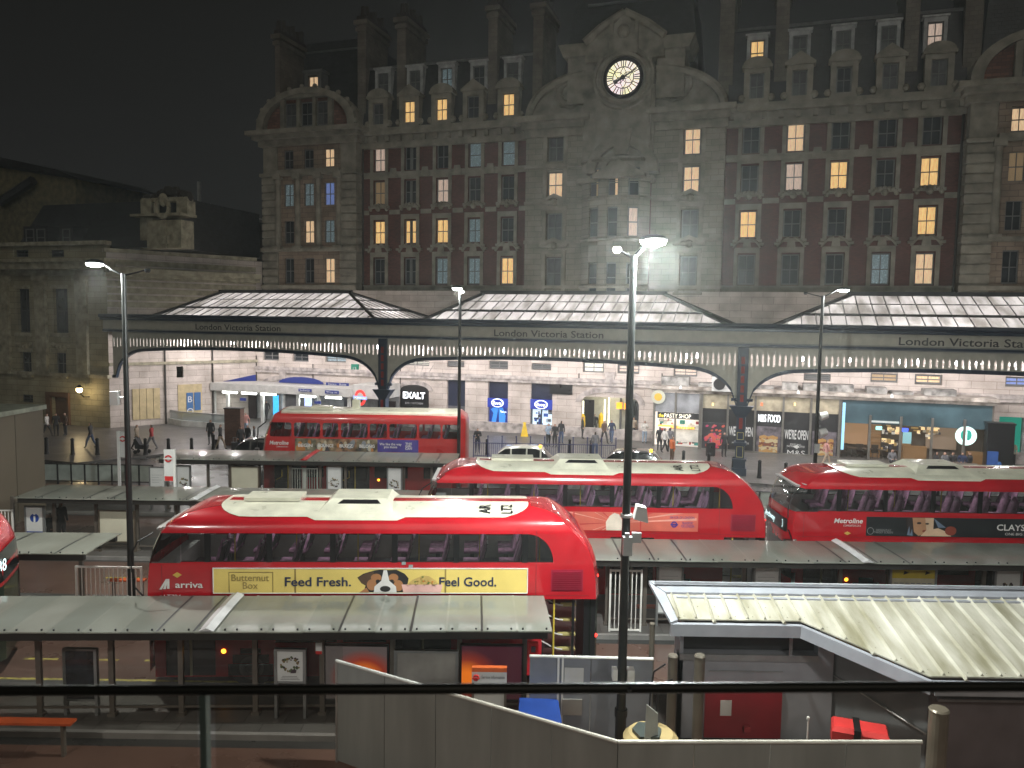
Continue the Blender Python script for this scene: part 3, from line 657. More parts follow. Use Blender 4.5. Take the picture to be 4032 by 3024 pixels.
# ================================================================ STATION FRONT (ground storey)
GN = 1.25
st = thing('station_frontage', 'pale rusticated stone ground storey of the station behind the lit canopy', 'building', FA, -ANG)
def R_(u0, v0, u1, v1, n=GN):
    a = FP(u0, v0, n); b = FP(u1, v1, n); return (a[0], b[0], b[1], a[1])
xW1 = FX(1010, GN, 1550)
upw = [(1035,1382,1098,1420),(1152,1388,1215,1425),(1280,1398,1362,1428),(1588,1420,1690,1441),(1760,1420,1828,1447),(1925,1420,2000,1455),(2093,1430,2170,1459),(2295,1426,2378,1468),(2432,1434,2517,1473),
       (2653,1448,2745,1484),(2802,1455,2850,1487),(3166,1470,3270,1502),(3429,1468,3534,1508),(3603,1473,3710,1517),(3960,1482,4055,1525)]
holes = [R_(*h) for h in upw]
doors = {'exalt': R_(1579, 1530, 1688, 1640), 'dark': R_(1760, 1476, 1830, 1690), 'bootsl': R_(1922, 1481, 1998, 1697), 'bootsr': R_(2091, 1488, 2172, 1709), 'arch': R_(2290, 1560, 2512, 1737), 'teal': R_(3936, 1640, 4090, 1850),
         'ug1': R_(1035, 1525, 1205, 1610), 'ug2': R_(1280, 1520, 1375, 1610)}
doors = {k: (a, b, .05, d) for k, (a, b, c, d) in doors.items()}
m = MB(); m.wall(xW1, XEND, 0, zstr-.35, holes+list(doors.values()), -GN, .45); m.build('stone_wall', STONEL, st)
t = MB()
sn = [i for i in range(0)]
zc1 = FP(2200, 1462, GN)[1]-.75
t.box(xW1, XEND, -GN-.28, -GN+.05, zc1, zc1+.28); t.box(xW1, XEND, -GN-.18, -GN+.05, zc1-.25, zc1-.002)
def arch_trim(d, y, rad=.5, key=True, spring=0.):
    a, b, c, z = d; xm = (a+b)/2; R = (b-a)/2
    for i in range(12):
        a0, a1 = PI*i/12, PI*(i+1)/12; k = .38
        P = [(xm+(R+e)*math.cos(q), z-spring+(R*k+e)*math.sin(q)) for q, e in ((a0, 0), (a1, 0), (a1, rad), (a0, rad))]
        t.xz(P, y-.1, y+.03)
    if key: t.xz([(xm-.25, z+R*.38), (xm+.25, z+R*.38), (xm+.4, z+R*.38+1.1), (xm-.4, z+R*.38+1.1)], y-.25, y-.102)
arch_trim(doors['arch'], -GN, .45, True, .45); arch_trim(doors['exalt'], -GN, .35, False, .1); arch_trim(doors['ug1'], -GN, .4, True, .1)
for k in ('exalt',):
    a, b, c, z = doors[k]; xm = (a+b)/2
    for i in range(-4, 5):
        an = PI/2+i*.28; t.cyl((xm+2.0*math.cos(an), -GN-.02, z-.6+2.0*math.sin(an)), (xm+3.1*math.cos(an), -GN-.02, z-.6+3.1*math.sin(an)), .03, .03, 4)
t.box(xW1, XEND, -GN-.12, -GN+.05, .05, .9)
t.build('stone_trim', mat('forecourt_trim', (.46, .41, .38), .8, var=.3, bump=.4), st)
LITUP = [DGLASS, DGLASS, REFL_PAINT, curtain('bright', (.9, .88, .75), .6), GREYB, GREYB, GREYB, curtain('bright', (.9, .88, .75), .6), PINK, PINK, PINK, GREYB, DIMW, WARM2, BLUEW]
for h, p in zip(holes, LITUP):
    a, b, c, d = h; w_ = sash(st, (a+b)/2, (c+d)/2, b-a-.05, d-c-.05, -GN+.2, p, 4)
# back walls inside the openings
INT = emat('lit_shop_interior', (.95, .9, .78), .55)
k = MB(); k.box(doors['arch'][0]-3, doors['arch'][1]+3, 1.25, 1.35, 0, 5); k.build('concourse_wall', mat('concourse_cream', (.55, .54, .45), .5), st)
NAVYP = mat('navy_panel', (.018, .022, .05), .35); GREYP = mat('grey_panel', (.13, .13, .14), .4)
def panel(name, d, m_, y, parent=st, th=.06):
    p = MB(); p.box(d[0], d[1], y, y+th, d[2], d[3]); return p.build(name, m_, parent)
# cavernous arch entrance: dark jamb posters, white ceiling strip, yellow stands inside
a, b, c, d = doors['arch']
e = MB(); e.box(a, a+.9, -GN+.5, -GN+.6, 0, d-.3); e.build('entrance_poster', BLACKP, st); e = MB(); e.box(b-.9, b-.6, -GN+.5, -GN+3.6, 0, d-.3)
e.build('entrance_poster', BLACKP, st)
e = MB(); e.box(a+.02, a+.1, -GN+.4, -GN+.48, 0, d-.4); e.cyl((a+1.6, -GN+1.2, 0), (a+1.6, -GN+1.2, d-.3), .06, .06, 8); e.box(b-2.6, b-2.5, 0, .1, 0, d)
e.build('entrance_light_strip', emat('strip_yellowish', (1, .95, .7), 2.2), st)
e = MB(); e.box(a+2.6, a+2.75, .9, 1.1, 0, d-.2); e.box(a+3.6, a+4.3, .6, .8, 0, d-.4); e.box(a+5.3, a+7.4, 1.1, 1.2, 2.6, d); e.build('entrance_column', GREYP, st)
e = MB(); e.box(a+2.55, a+3.0, -.3, -.2, d-.95, d-.45); e.box(a+3.15, a+3.45, -.3, -.2, d-.95, d-.5); e.build('departure_display', emat('orange_display', (1, .38, .02), 1.8), st)
m = MB(); m.box(a-2, b+2, -GN+.46, 1.3, 4.9, 5); m.build('entrance_ceiling', mat('cream_ceiling', (.6, .58, .5), .6), st)
light('AREA', ((a+b)/2, .2, 4.7), 170, (1, .93, .75), 2, parent=st)
# wall sign, unlit
s = FP(2210, 1524, GN); p = MB(); p.box(s[0]-.9, s[0]+.9, -GN-.15, -GN-.01, s[1]-.55, s[1]+.55); p.build('display_board', BLACKP, st)
# exalt doorway
d = doors['exalt']; panel('door_panel', (d[0], d[1], 0, d[3]-.9), NAVYP, -GN+.3)
ex = MB(); xm, R = (d[0]+d[1])/2, (d[1]-d[0])/2
ex.xz([(d[0], d[3]-1.6), (d[1], d[3]-1.6), (d[1], d[3]-.1)]+[(xm+R*math.cos(PI*i/10), d[3]-.1+R*.38*math.sin(PI*i/10)) for i in range(1, 10)]+[(d[0], d[3]-.1)], -GN-.14, -GN-.02)
eo = ex.build('fascia_sign', BLACKP, st); LW = emat('white_lit_letters', (.92, .96, 1), 2.6)
txt('EXALT', xm, -GN-.17, d[3]-.5, .5, LW, eo, w=2.0, bold=.03); txt('BAR + KITCHEN', xm, -GN-.16, d[3]-1.15, .16, mat('pale_letters', (.6, .6, .6), .5), eo, w=1.6)
d = doors['dark']; panel('door_panel', (d[0], d[1], 2.0, d[3]), NAVYP, -GN+.3); panel('door_panel', (d[0], d[1], 0, 2.0), GREYP, -GN+.3)
# chemist doorways
BL = mat('blue_poster', (.01, .03, .22), .4, emit=(.02, .06, .45), es=.5); BLT = emat('bright_blue', (.05, .3, .9), .7); BRB = emat('blue_sign', (.02, .05, .45), .45)
for key, lit in (('bootsl', False), ('bootsr', True)):
    d = doors[key]; xm = (d[0]+d[1])/2; W = d[1]-d[0]; uu = 1960 if not lit else 2131; zs_, zt_ = FP(uu, 1604 if not lit else 1612, GN)[1], FP(uu, 1568 if not lit else 1573, GN)[1]; zm = (zs_+zt_)/2
    panel('door_panel', (d[0], d[1], zt_, d[3]), NAVYP, -GN+.3); p = panel('shop_sign', (d[0]-.02, d[1]+.02, zs_, zt_), BRB, -GN-.02)
    el = MB(); n = 24
    for sc_, y_ in ((1, -.1), (.86, -.13)):
        el.xz([(xm+W*.3*sc_*math.cos(2*PI*i/n), zm+.34*sc_*math.sin(2*PI*i/n)) for i in range(n)], -GN+y_, -GN+y_+.02, 0 if sc_ == 1 else 1)
    oo = el.build('logo_disc', [LW, BRB], p); o = txt('Boots', xm, -GN-.15, zm, .26, LW, p, w=W*.42, shear=.25)
    if lit:
        panel('shop_window', (d[0]+.1, d[1]-.1, 0.1, zs_-.05), emat('cool_interior', (.75, .9, 1), .9), -GN+.3)
        q = MB(); random.seed(5)
        for i in range(34):
            x = d[0]+.2+random.random()*(W-.5); z = .3+random.random()*2.3; q.box(x, x+.1+random.random()*.3, -GN+.2, -GN+.27, z, z+.1+random.random()*.2, random.randrange(3))
        q.build('shop_goods', [mat('goods_blue', (.03, .1, .4), .5), mat('goods_dark', (.05, .05, .07), .5), mat('goods_pale', (.5, .6, .7), .5)], st)
        q = MB(); q.box(xm-.05, xm+.05, -GN+.05, -GN+.15, 0, zs_); q.box(d[0], d[0]+.08, -GN+.05, -GN+.15, 0, zs_); q.build('door_frame', NAVY, st)
    else:
        panel('poster', (d[0]+.05, d[1]-.05, .1, zs_-.05), BL, -GN+.28); q = MB()
        q.xz([(xm-W*.42, .3), (xm-W*.2, .3), (xm+.1, 2.7), (xm-W*.1, 2.8)], -GN+.2, -GN+.26); q.xz([(xm+W*.05, .4), (xm+W*.3, .4), (xm+W*.35, 1.4), (xm+W*.15, 2.3), (xm, 2.2)], -GN+.2, -GN+.26)
        q.xz([(xm-W*.38, 1.9), (xm-W*.2, 1.5), (xm, 2.1), (xm-W*.1, 2.2)], -GN+.17, -GN+.199)
        q.build('poster_print', BLT, st); txt('Thank you', xm+W*.25, -GN+.15, 1.75, .16, LW, st, w=W*.3)
# teal hoarded opening at the far end
d = doors['teal']; panel('teal_wall', (d[0]-2, d[1]+4, 0, 4.6), mat('teal_wall', (.03, .45, .33), .5, emit=(.03, .5, .35), es=.35), 1.2)
e = MB(); e.box(d[0]+1.7, d[0]+2.5, 0, .3, 0, 4.6); e.build('entrance_column', mat('grey_plaster', (.35, .35, .34), .7), st)
light('AREA', (d[0]+3, -.3, 4.2), 60, (1, .97, .9), 3, parent=st)
# pipes / cables on the stone
e = MB()
for u, v0, v1 in ((2280, 1470, 1504), (1577, 1445, 1540), (1010, 1400, 1510), (1233, 1433, 1510), (2607, 1470, 1530)):
    a0 = FP(u, v0, GN); a1 = FP(u, v1, GN); e.cyl((a0[0], -GN-.04, a0[1]), (a0[0], -GN-.04, a1[1]), .045, .045, 5)
e.build('cable', SOOT, st)
e = MB(); s = FP(1399, 1452, GN); e.box(s[0]-.35, s[0]+.35, -GN-.1, -GN-.02, s[1]-.4, s[1]+.4); o = e.build('green_sign', mat('green_sign', (.01, .22, .14), .4, emit=(.01, .3, .18), es=.3), st)
txt('13', s[0], -GN-.12, s[1], .3, mat('pale_letters', (.6, .6, .6), .5), o)
s = FP(2846, 1511, GN+3); e = MB(); e.box(s[0]-.7, s[0]+.7, -GN-3.5, -GN-2.9, s[1]-.5, s[1]+.5); e.build('air_conditioner', mat('ac_white', (.5, .5, .48), .5), st)
e = MB(); e.cyl((s[0]-.2, -GN-3.56, s[1]), (s[0]-.2, -GN-3.5, s[1]), .4, .4, 16); e.build('fan_grille', BLACKP, st)
# ================================================================ CANOPY
NC = 12.3
cn = thing('station_canopy', 'Edwardian iron and glass station canopy with arched spans and name fascia', 'canopy', FA, -ANG)
xc1, xc2 = FX(1511, NC, 1500), FX(2916, NC, 1700); bay = xc2-xc1
xc0 = FX(447, NC, 1450); xcs = [xc0, xc1, xc2, xc2+bay]
xe0, xe1 = FX(410, NC, 1250), xc2+bay+1.5
zg1 = FP(2000, 1263, NC)[1]; zf1 = FP(2000, 1288, NC)[1]; zf0 = FP(2000, 1332, NC)[1]
f = MB(); f.box(xe0, xe1, -NC-.12, -NC+.1, zf0, zf1); f.build('name_fascia', mat('fascia_cream', (.4, .385, .32), .5, var=.08), cn)
f = MB(); f.box(xe0-.1, xe1, -NC-.35, -NC+.3, zf1+.002, zf1+.22); f.cyl((xe0-.1, -NC-.36, zf1+.32), (xe1, -NC-.36, zf1+.32), .15, .15, 8); f.box(xe0, xe1, -NC-.2, -NC+.2, zf0-.14, zf0-.002); f.box(xe0, xe1, -NC-.14, -NC-.121, (zf0+zf1)/2-.33, (zf0+zf1)/2-.31)
f.build('gutter', NAVY, cn)
f = MB(); f.box(xe0, xe1, -NC-.16, -NC+.16, zf0-.2, zf0-.142); f.box(xe0, xe1, -NC-.3, -NC+.2, zf1+.222, zf1+.27); f.build('grey_moulding', mat('moulding_grey', (.2, .21, .22), .5), cn)
SGN = mat('dark_sign_letters', (.03, .03, .035), .5)
for u, w0, w1 in ((942, 775, 1109), (2163, 1948, 2378), (0, 3537, 0)):
    if w1: a = FX(w0, NC, 1310); b = FX(w1, NC, 1310)
    else: a = FX(w0, NC, 1360); b = a+LS
    LS = b-a; txt('London Victoria Station', (a+b)/2, -NC-.13, (zf0+zf1)/2-.02, .42, SGN, cn, 'sign_lettering', w=b-a, bold=.012)
ztopv = zf0-.2
zcr = FP(2050, 1410, NC)[1]; zsp = FP(2895, 1600, NC)[1]+.1
def archz(x, a, b):
    t = min(x-a, b-x); hw = (b-a)/2; H = 2.6
    if t < .35: return zsp
    t -= .35
    z = zcr-.45+.45*(1-((hw-.35-t)/(hw-.35))**2)
    if t < H: z -= (zcr-.45-zsp)*(1-math.sqrt(max(0, 1-((H-t)/H)**2)))
    return z
for i in range(3):
    a, b = xcs[i], xcs[i+1]; v = MB(); rb = MB(); n = int((b-a)/.31); dx = (b-a)/n
    zs0 = ztopv-.85; zs1 = ztopv-.38
    for k in range(n):
        x0, x1 = a+k*dx, a+(k+1)*dx; za_, zb_ = archz(x0, a, b), archz(x1, a, b); xm = (x0+x1)/2
        y0, y1 = -NC-.03, -NC+.03
        v.xz([(x0, zs1), (x1, zs1), (x1, ztopv), (x0, ztopv)], y0, y1)
        lo = max(za_, zb_)+.12
        drop = .25*(1-min(1, min(x0-a, b-x0)/8))+(.06 if k % 2 else 0)   # slots grow longer near the columns
        s0 = max(zs0-drop, lo)
        v.xz([(x0, s0), (xm-.055, s0), (xm-.055, zs1), (x0, zs1)], y0, y1); v.xz([(xm+.055, s0), (x1, s0), (x1, zs1), (xm+.055, zs1)], y0, y1)
        v.xz([(xm-.055, zs1-.14), (xm-.055, zs1), (xm, zs1)], y0, y1); v.xz([(xm+.055, zs1-.14), (xm+.055, zs1), (xm, zs1)], y0, y1)
        if s0 > lo-.11: v.xz([(x0, za_), (x1, zb_), (x1, s0), (x0, s0)], y0, y1)
        rb.add([(x0, -NC-.14, za_-.11), (x1, -NC-.14, zb_-.11), (x1, -NC-.14, zb_+.11), (x0, -NC-.14, za_+.11), (x0, -NC+.14, za_-.11), (x1, -NC+.14, zb_-.11), (x1, -NC+.14, zb_+.11), (x0, -NC+.14, za_+.11)], [(0, 1, 2, 3), (4, 7, 6, 5), (0, 4, 5, 1), (3, 2, 6, 7)])
    v.build('pierced_valance', CREAM, cn); rb.build('arch_rib', NAVY, cn)
REDP = mat('red_ironwork', (.22, .015, .012), .4); YLN = mat('yellow_lining', (.45, .4, .15), .5)
for i in (1, 2, 3):
    x = xcs[i]; c = MB(); y = -NC; zc_ = zsp-.3
    c.box(x-.34, x+.34, y-.34, y+.34, .1, 1.0); c.box(x-.42, x+.42, y-.42, y+.42, .1, .55); c.box(x-.4, x+.4, y-.4, y+.4, 1.0, 1.12)
    c.box(x-.26, x+.26, y-.26, y+.26, 1.12, zc_-.4); c.box(x-.36, x+.36, y-.36, y+.36, 1.9, 2.1)
    c.add([(x-.26, y-.26, zc_-.4), (x+.26, y-.26, zc_-.4), (x+.26, y+.26, zc_-.4), (x-.26, y+.26, zc_-.4), (x-.7, y-.35, zc_+.25), (x+.7, y-.35, zc_+.25), (x+.7, y+.35, zc_+.25), (x-.7, y+.35, zc_+.25)], [(0, 1, 5, 4), (1, 2, 6, 5), (2, 3, 7, 6), (3, 0, 4, 7), (4, 5, 6, 7)])
    c.box(x-.3, x+.3, y-.22, y+.22, zc_+.25, ztopv-.01)
    for z in (zc_+.9, zc_+1.7): c.cyl((x-.62, y-.05, z-.3), (x+.62, y-.05, z-.3), .1, .1, 6) if z < zc_+1 else None
    co = c.build('column', NAVY, cn)
    zz = zc_+.5
    while zz < ztopv-.6: p = MB(); p.box(x-.1, x+.1, y-.23, y-.221, zz, zz+.42); p.build('red_panel', REDP, co); zz += .56
    p = MB(); p.box(x-.1, x+.1, y-.27, y-.261, zc_-1.1, zc_-.45); p.build('red_panel', REDP, co)
    p = MB()
    for z0_, z1_ in ((1.2, 1.85), (2.25, zc_-1.3)):
        for q in ((x-.19, x-.16, z0_, z1_), (x+.16, x+.19, z0_, z1_), (x-.16, x+.16, z0_, z0_+.03), (x-.16, x+.16, z1_-.03, z1_)): p.box(q[0], q[1], y-.268, y-.261, q[2], q[3])
    p.build('yellow_lining', YLN, co)
# hipped glass roofs
def canopyglass():
    m = bpy.data.materials.new('dirty_roof_glass'); m.use_nodes = True; nt = m.node_tree; nt.nodes.remove(nt.nodes['Principled BSDF']); out = nt.nodes['Material Output']
    N = nt.nodes.new; tl = N('ShaderNodeBsdfTranslucent'); df = N('ShaderNodeBsdfDiffuse'); tr = N('ShaderNodeBsdfTransparent'); gl = N('ShaderNodeBsdfGlossy'); gl.inputs['Roughness'].default_value = .15
    no = N('ShaderNodeTexNoise'); no.inputs['Scale'].default_value = 1.1; no.inputs['Detail'].default_value = 6; tc = N('ShaderNodeTexCoord'); mp = N('ShaderNodeMapping'); mp.inputs['Scale'].default_value = (1.5, .35, .35)
    nt.links.new(tc.outputs['Object'], mp.inputs[0]); nt.links.new(mp.outputs[0], no.inputs['Vector'])
    r = N('ShaderNodeValToRGB'); r.color_ramp.elements[0].position = .34; r.color_ramp.elements[0].color = (.2, .19, .17, 1); r.color_ramp.elements[1].position = .6; r.color_ramp.elements[1].color = (.5, .49, .47, 1)
    nt.links.new(no.outputs['Fac'], r.inputs[0]); nt.links.new(r.outputs[0], tl.inputs[0]); df.inputs[0].default_value = (.16, .16, .15, 1); tr.inputs[0].default_value = (.7, .7, .7, 1)
    a, b, c = N('ShaderNodeMixShader'), N('ShaderNodeMixShader'), N('ShaderNodeMixShader'); a.inputs[0].default_value = .35; b.inputs[0].default_value = .12; c.inputs[0].default_value = .06
    nt.links.new(tl.outputs[0], a.inputs[1]); nt.links.new(df.outputs[0], a.inputs[2]); nt.links.new(a.outputs[0], b.inputs[1]); nt.links.new(tr.outputs[0], b.inputs[2]); nt.links.new(b.outputs[0], c.inputs[1]); nt.links.new(gl.outputs[0], c.inputs[2]); nt.links.new(c.outputs[0], out.inputs[0])
    return m
RG = canopyglass()
nR = 6.6; zr = FP(2250, 1160, nR)[1]; ze = zf1+.28
EU = [(597, 1475, 875, 1470), (1659, 2868, 1905, 2615), (3043, None, 3350, None)]
for i, (e0, e1, r0, r1) in enumerate(EU):
    a = FX(e0, NC, 1265); b = FX(e1, NC, 1290) if e1 else xcs[3]-1.8
    ra = FX(r0, nR, 1145); rb_ = FX(r1, nR, 1150) if r1 else b-5
    if i == 0: rb_ = b-5.2
    A, B, C, D = Vector((a, -NC+.1, ze)), Vector((b, -NC+.1, ze)), Vector((b, -GN-.1, ze)), Vector((a, -GN-.1, ze)); E, F_ = Vector((ra, -nR, zr)), Vector((rb_, -nR, zr))
    gm = MB(); gm.add([A, B, F_, E], [(0, 1, 2, 3)]); gm.add([B, C, F_], [(0, 1, 2)]); gm.add([C, D, E, F_], [(0, 1, 2, 3)]); gm.add([D, A, E], [(0, 1, 2)])
    go = gm.build('glass_roof', RG, cn)
    bars = MB(); up_ = Vector((0, 0, .06))
    def bar(p, q, r): bars.cyl(p+up_, q+up_, r, r, 5, caps=False)
    for p, q in ((A, E), (D, E), (B, F_), (C, F_)): bar(p, q, .13)
    bars.box(ra-.2, rb_+.2, -nR-.2, -nR+.2, zr, zr+.25)
    n = int((b-a)/.8)
    for k in range(1, n):
        x = a+(b-a)*k/n
        for Y, dirn in ((-NC+.1, 1), (-GN-.1, -1)):
            t_ = 1.0
            if x < ra: t_ = (x-a)/(ra-a)
            if x > rb_: t_ = (b-x)/(b-rb_)
            bar(Vector((x, Y, ze)), Vector((x, Y+(-nR-Y)*t_, ze+(zr-ze)*t_)), .032)
    for s0, s1, ex, L0 in ((A, D, E, 1), (B, C, F_, -1)):
        n2 = 12
        for k in range(1, n2):
            p = s0.lerp(s1, k/n2); t_ = (k/n2)/((-nR-s0.y)/(s1.y-s0.y)) if p.y < -nR else (1-k/n2)/(1-(-nR-s0.y)/(s1.y-s0.y))
            bar(p, Vector((p.x+(ex.x-p.x)*t_, p.y, ze+(zr-ze)*t_)), .03)
    for t_, r in ((.36, .085), (.7, .03)):
        p = [c.lerp(ex, t_) for c, ex in ((A, E), (B, F_), (C, F_), (D, E))]
        for k in range(4): bar(p[k], p[(k+1) % 4], r)
    bars.build('roof_bars', DSTEEL, go)
# valley decks between the roofs and purlins beneath
d = MB()
xsd = [xe0]+sum([[FX(e0, NC, 1265), FX(e1, NC, 1290) if e1 else xcs[3]-1.8] for e0, e1, _, _ in EU], [])+[xe1]
for k in range(0, len(xsd), 2): d.box(xsd[k], xsd[k+1], -NC+.1, -GN, ze-.25, ze-.02)
d.build('roof_deck', mat('deck_grey', (.12, .12, .12), .6), cn)
d = MB()
for x in xcs: d.box(x-.12, x+.12, -NC+.2, -GN, ztopv-.3, ze-.26)
for i in range(3):
    for k in range(1, 5): x = xcs[i]+bay*k/5 if i else xcs[0]+(xcs[1]-xcs[0])*k/5; d.cyl((x, -NC+.2, ztopv+.15), (x, -GN, ztopv+.15), .06, .06, 5)
d.build('truss', CREAM, cn)
# lamps hung just inside the valance and along the wall side
BULB = emat('canopy_bulb', (1, .97, 1), 14); 
lb = MB(); lb.ball((0, 0, 0), .15, 8); lb.cyl((0, 0, .1), (0, 0, .5), .05, .02, 6); lbm = lb.mesh('bulb', BULB)
LU = [783, 922, 1059, 1203, 1350, 1489, 1700, 1822, 1927, 1989, 2154, 2231, 2335, 2390, 2519, 2566, 2710, 2745, 3158, 3342, 3549, 3613, 3772, 3852, 3986]
for i, u in enumerate(LU):
    x = FX(u, NC-.7, 1375); o = inst('canopy_bulb', lbm, cn, (x, -NC+.5, ztopv-.62))
    if i % 2 == 0: light('POINT', (x, -NC+.9, ztopv-.95), 540, (1, .95, .95), .2, parent=cn)
for k in range(16):
    x = xe0+3+(xe1-xe0-4)*k/15; light('POINT', (x, -6.8, ztopv+.2), 700, (1, .95, .96), .3, parent=cn)
# ================================================================ LEFT BUILDING
def PL(u, v, P0, dr):
    r = ray(u, v); nrm = Vector((-dr.y, dr.x, 0)); t = (P0-EYE).dot(nrm)/r.dot(nrm); p = EYE+r*t; return ((p-P0).dot(dr), p.z)
NL = 11.7
XC_ = FX(430, NL, 1500); C0 = FW(XC_, NL); W1 = FW(FX(1012, GN, 1550), GN); wd = (W1-C0); wl = wd.length; wd.normalize(); wa = math.atan2(wd.y, wd.x)
lbd = thing('side_building', 'stone building with tall windows and a sculpted parapet left of the station canopy', 'building', FW(XC_, NL), -ANG)
def Q(u, v): x, z = FP(u, v, NL); return x-XC_, z
zlv = lambda v: Q(300, v)[1]
xl_ = -26
LST = brickmat('side_stone', (.33, .30, .2), (.17, .15, .1), 1.2, .45, vary=.08); LSP = mat('side_trim', (.34, .31, .22), .8, var=.25, bump=.4)
wins = []
def qr(u0, v0, u1, v1): a = Q(u0, v0); b = Q(u1, v1); return (a[0], b[0], b[1], a[1])
tall = [qr(65, 1137, 120, 1310), qr(207, 1137, 270, 1312)]; low = [qr(77, 1385, 125, 1472), qr(212, 1388, 262, 1476)]; base = [qr(80, 1552, 131, 1588)]; door = [qr(205, 1562, 272, 1668)]; fr = [qr(52, 984, 112, 1012), qr(191, 984, 252, 1012)]
m = MB(); zt = zlv(966); m.wall(xl_, 0, 0, zt, tall+low+base+door+fr, 0, .5); m.add([(0, 0, 0), (0, 9, 0), (0, 9, zt), (0, 0, zt)], [(0, 1, 2, 3)])
m.build('stone_wall', LST, lbd)
t = MB()
for x in [Q(u, 1200)[0] for u in (20, 165, 325)]: t.box(x-.55, x+.55, -.25, .02, zlv(1470), zlv(1105)); t.box(x-.7, x+.7, -.35, .02, zlv(1105), zlv(1085)); t.box(x-.7, x+.7, -.35, .02, zlv(1480), zlv(1470)-.01)
t.box(xl_, .1, -.35, .02, zlv(1085)+.01, zlv(1062)); t.box(xl_, .9, -1.1, .02, zlv(1062)+.002, zlv(1035)); t.box(xl_, 1.2, -1.35, .02, zlv(1035)+.002, zlv(1022)); t.box(xl_, .3, -.4, .3, zt+.002, zt+.3)
t.box(xl_, .15, -.3, .02, zlv(1484), zlv(1471)); 
for a, b, c, d in tall+low: t.box(a-.2, b+.2, -.2, .02, c-.3, c-.02); t.box(a-.15, b+.15, -.14, .02, d+.02, d+.3)
for a, b, c, d in tall: 
    for k in range(5): t.ball((a+(b-a)*k/4, -.1, c-.95-.2*math.sin(PI*k/4)), .22, 6)
t.build('stone_trim', LSP, lbd)
for a, b, c, d in tall: sash(lbd, (a+b)/2, (c+d)/2, b-a, d-c, .3, DGLASS, 4, DSTEEL)
for a, b, c, d in low: sash(lbd, (a+b)/2, (c+d)/2, b-a, d-c, .3, DGLASS, 4)
for a, b, c, d in base+fr: sash(lbd, (a+b)/2, (c+d)/2, b-a, d-c, .3, DGLASS, 4, DSTEEL)
a, b, c, d = door[0]; p = MB(); p.box(a, b, .3, .4, 0, d); dk = p.build('door', mat('brown_door', (.1, .04, .02), .5), lbd); p = MB(); p.box(a-.5, a-.02, -.2, .1, 0, d+.4); p.box(b+.02, b+.2, -.2, .1, 0, d+.4); p.box(a, b, -.2, .1, d+.02, d+.4); p.box(a+.3, b-.3, .2, .29, .9, 2.2); p.build('door_frame', mat('brown_timber', (.12, .06, .03), .6), lbd)
x, z = Q(341, 1532); p = MB(); p.ball((x, -.7, z), .24, 10); ln = p.build('wall_lantern', emat('lantern_glow', (1, .78, .4), 14), lbd); p = MB(); p.cyl((x, -.7, z+.15), (x, -.7, z+.4), .3, .05, 8); p.path([(x, -.7, z-.25), (x, -.3, z-.6), (x+.3, 0, z-.6)], .035, 5); p.build('lantern_bracket', BLACKP, ln)
light('POINT', (x+.1, -.95, z-.05), 130, (1, .75, .4), .15, parent=lbd)
r = MB(); zr0, zr1 = zt-.2, Q(300, 775)[1]; r.yz([(.4, zr0), (3.2, zr1), (12, zr1), (12, zr0)], Q(40, 900)[0], Q(640, 850)[0]-.1); r.build('mansard_roof', SLATE, lbd)
for u in (115, 158, 258):
    x, z = Q(u, 935); d = MB(); d.box(x-.7, x+.7, .1, 2.5, z-1.0, z+.9); dd = d.build('roof_dormer', SLATE, lbd); sash(dd, x, z, .9 if u != 258 else .8, 1.4, .05, mat('greenish_pane', (.1, .2, .17), .4, emit=(.12, .3, .25), es=.12) if u == 258 else REFL_PAINT, 2)
# sculpted chimney turret
t = MB(); a, b = Q(570, 900)[0], Q(705, 900)[0]; z0_, z1_ = zt-.3, Q(640, 865)[1]
t.box(a, b, .2, 1.6, z0_, z1_); t.box(a-1.2, a-.02, .8, 1.6, z0_, z1_+.3); t.box(a-1.4, b+.15, .0, 1.8, z1_+.32, z1_+.5)
t.box(a-1.1, a-.1, .8, 1.7, z1_+.5, z1_+1.7); t.box(b-.9, b+.1, .8, 1.7, z1_+.5, z1_+1.5); t.box(a-1.1, b, .9, 1.6, z1_+1.5, z1_+1.8)
for i in range(12): a0 = 2*PI*i/12; a1 = a0+2*PI/12; t.cyl(((a+b)/2+.6*math.cos(a0), .1, z1_+.9+.7*math.sin(a0)), ((a+b)/2+.6*math.cos(a1), .1, z1_+.9+.7*math.sin(a1)), .17, .17, 5)
t.box((a+b)/2-.25, (a+b)/2+.25, .1, .3, z0_, z1_); t.ball(((a+b)/2, .2, z1_+1.5), .35, 8, sq=(1, 1, 1.5))
t.box((a+b)/2-.3, (a+b)/2+.5, -.05, .3, z0_+.3, z0_+.9)
tu = t.build('turret', LSP, lbd)
s = MB(); random.seed(3)
for k in range(16): s.ball((a-.9+k*(b-a+.9)/16, 1.3, z1_+1.8+random.random()*.9*math.exp(-((k-9)/4)**2)), .2+random.random()*.28, 7)
s.build('turret_statuary', SOOT, tu)
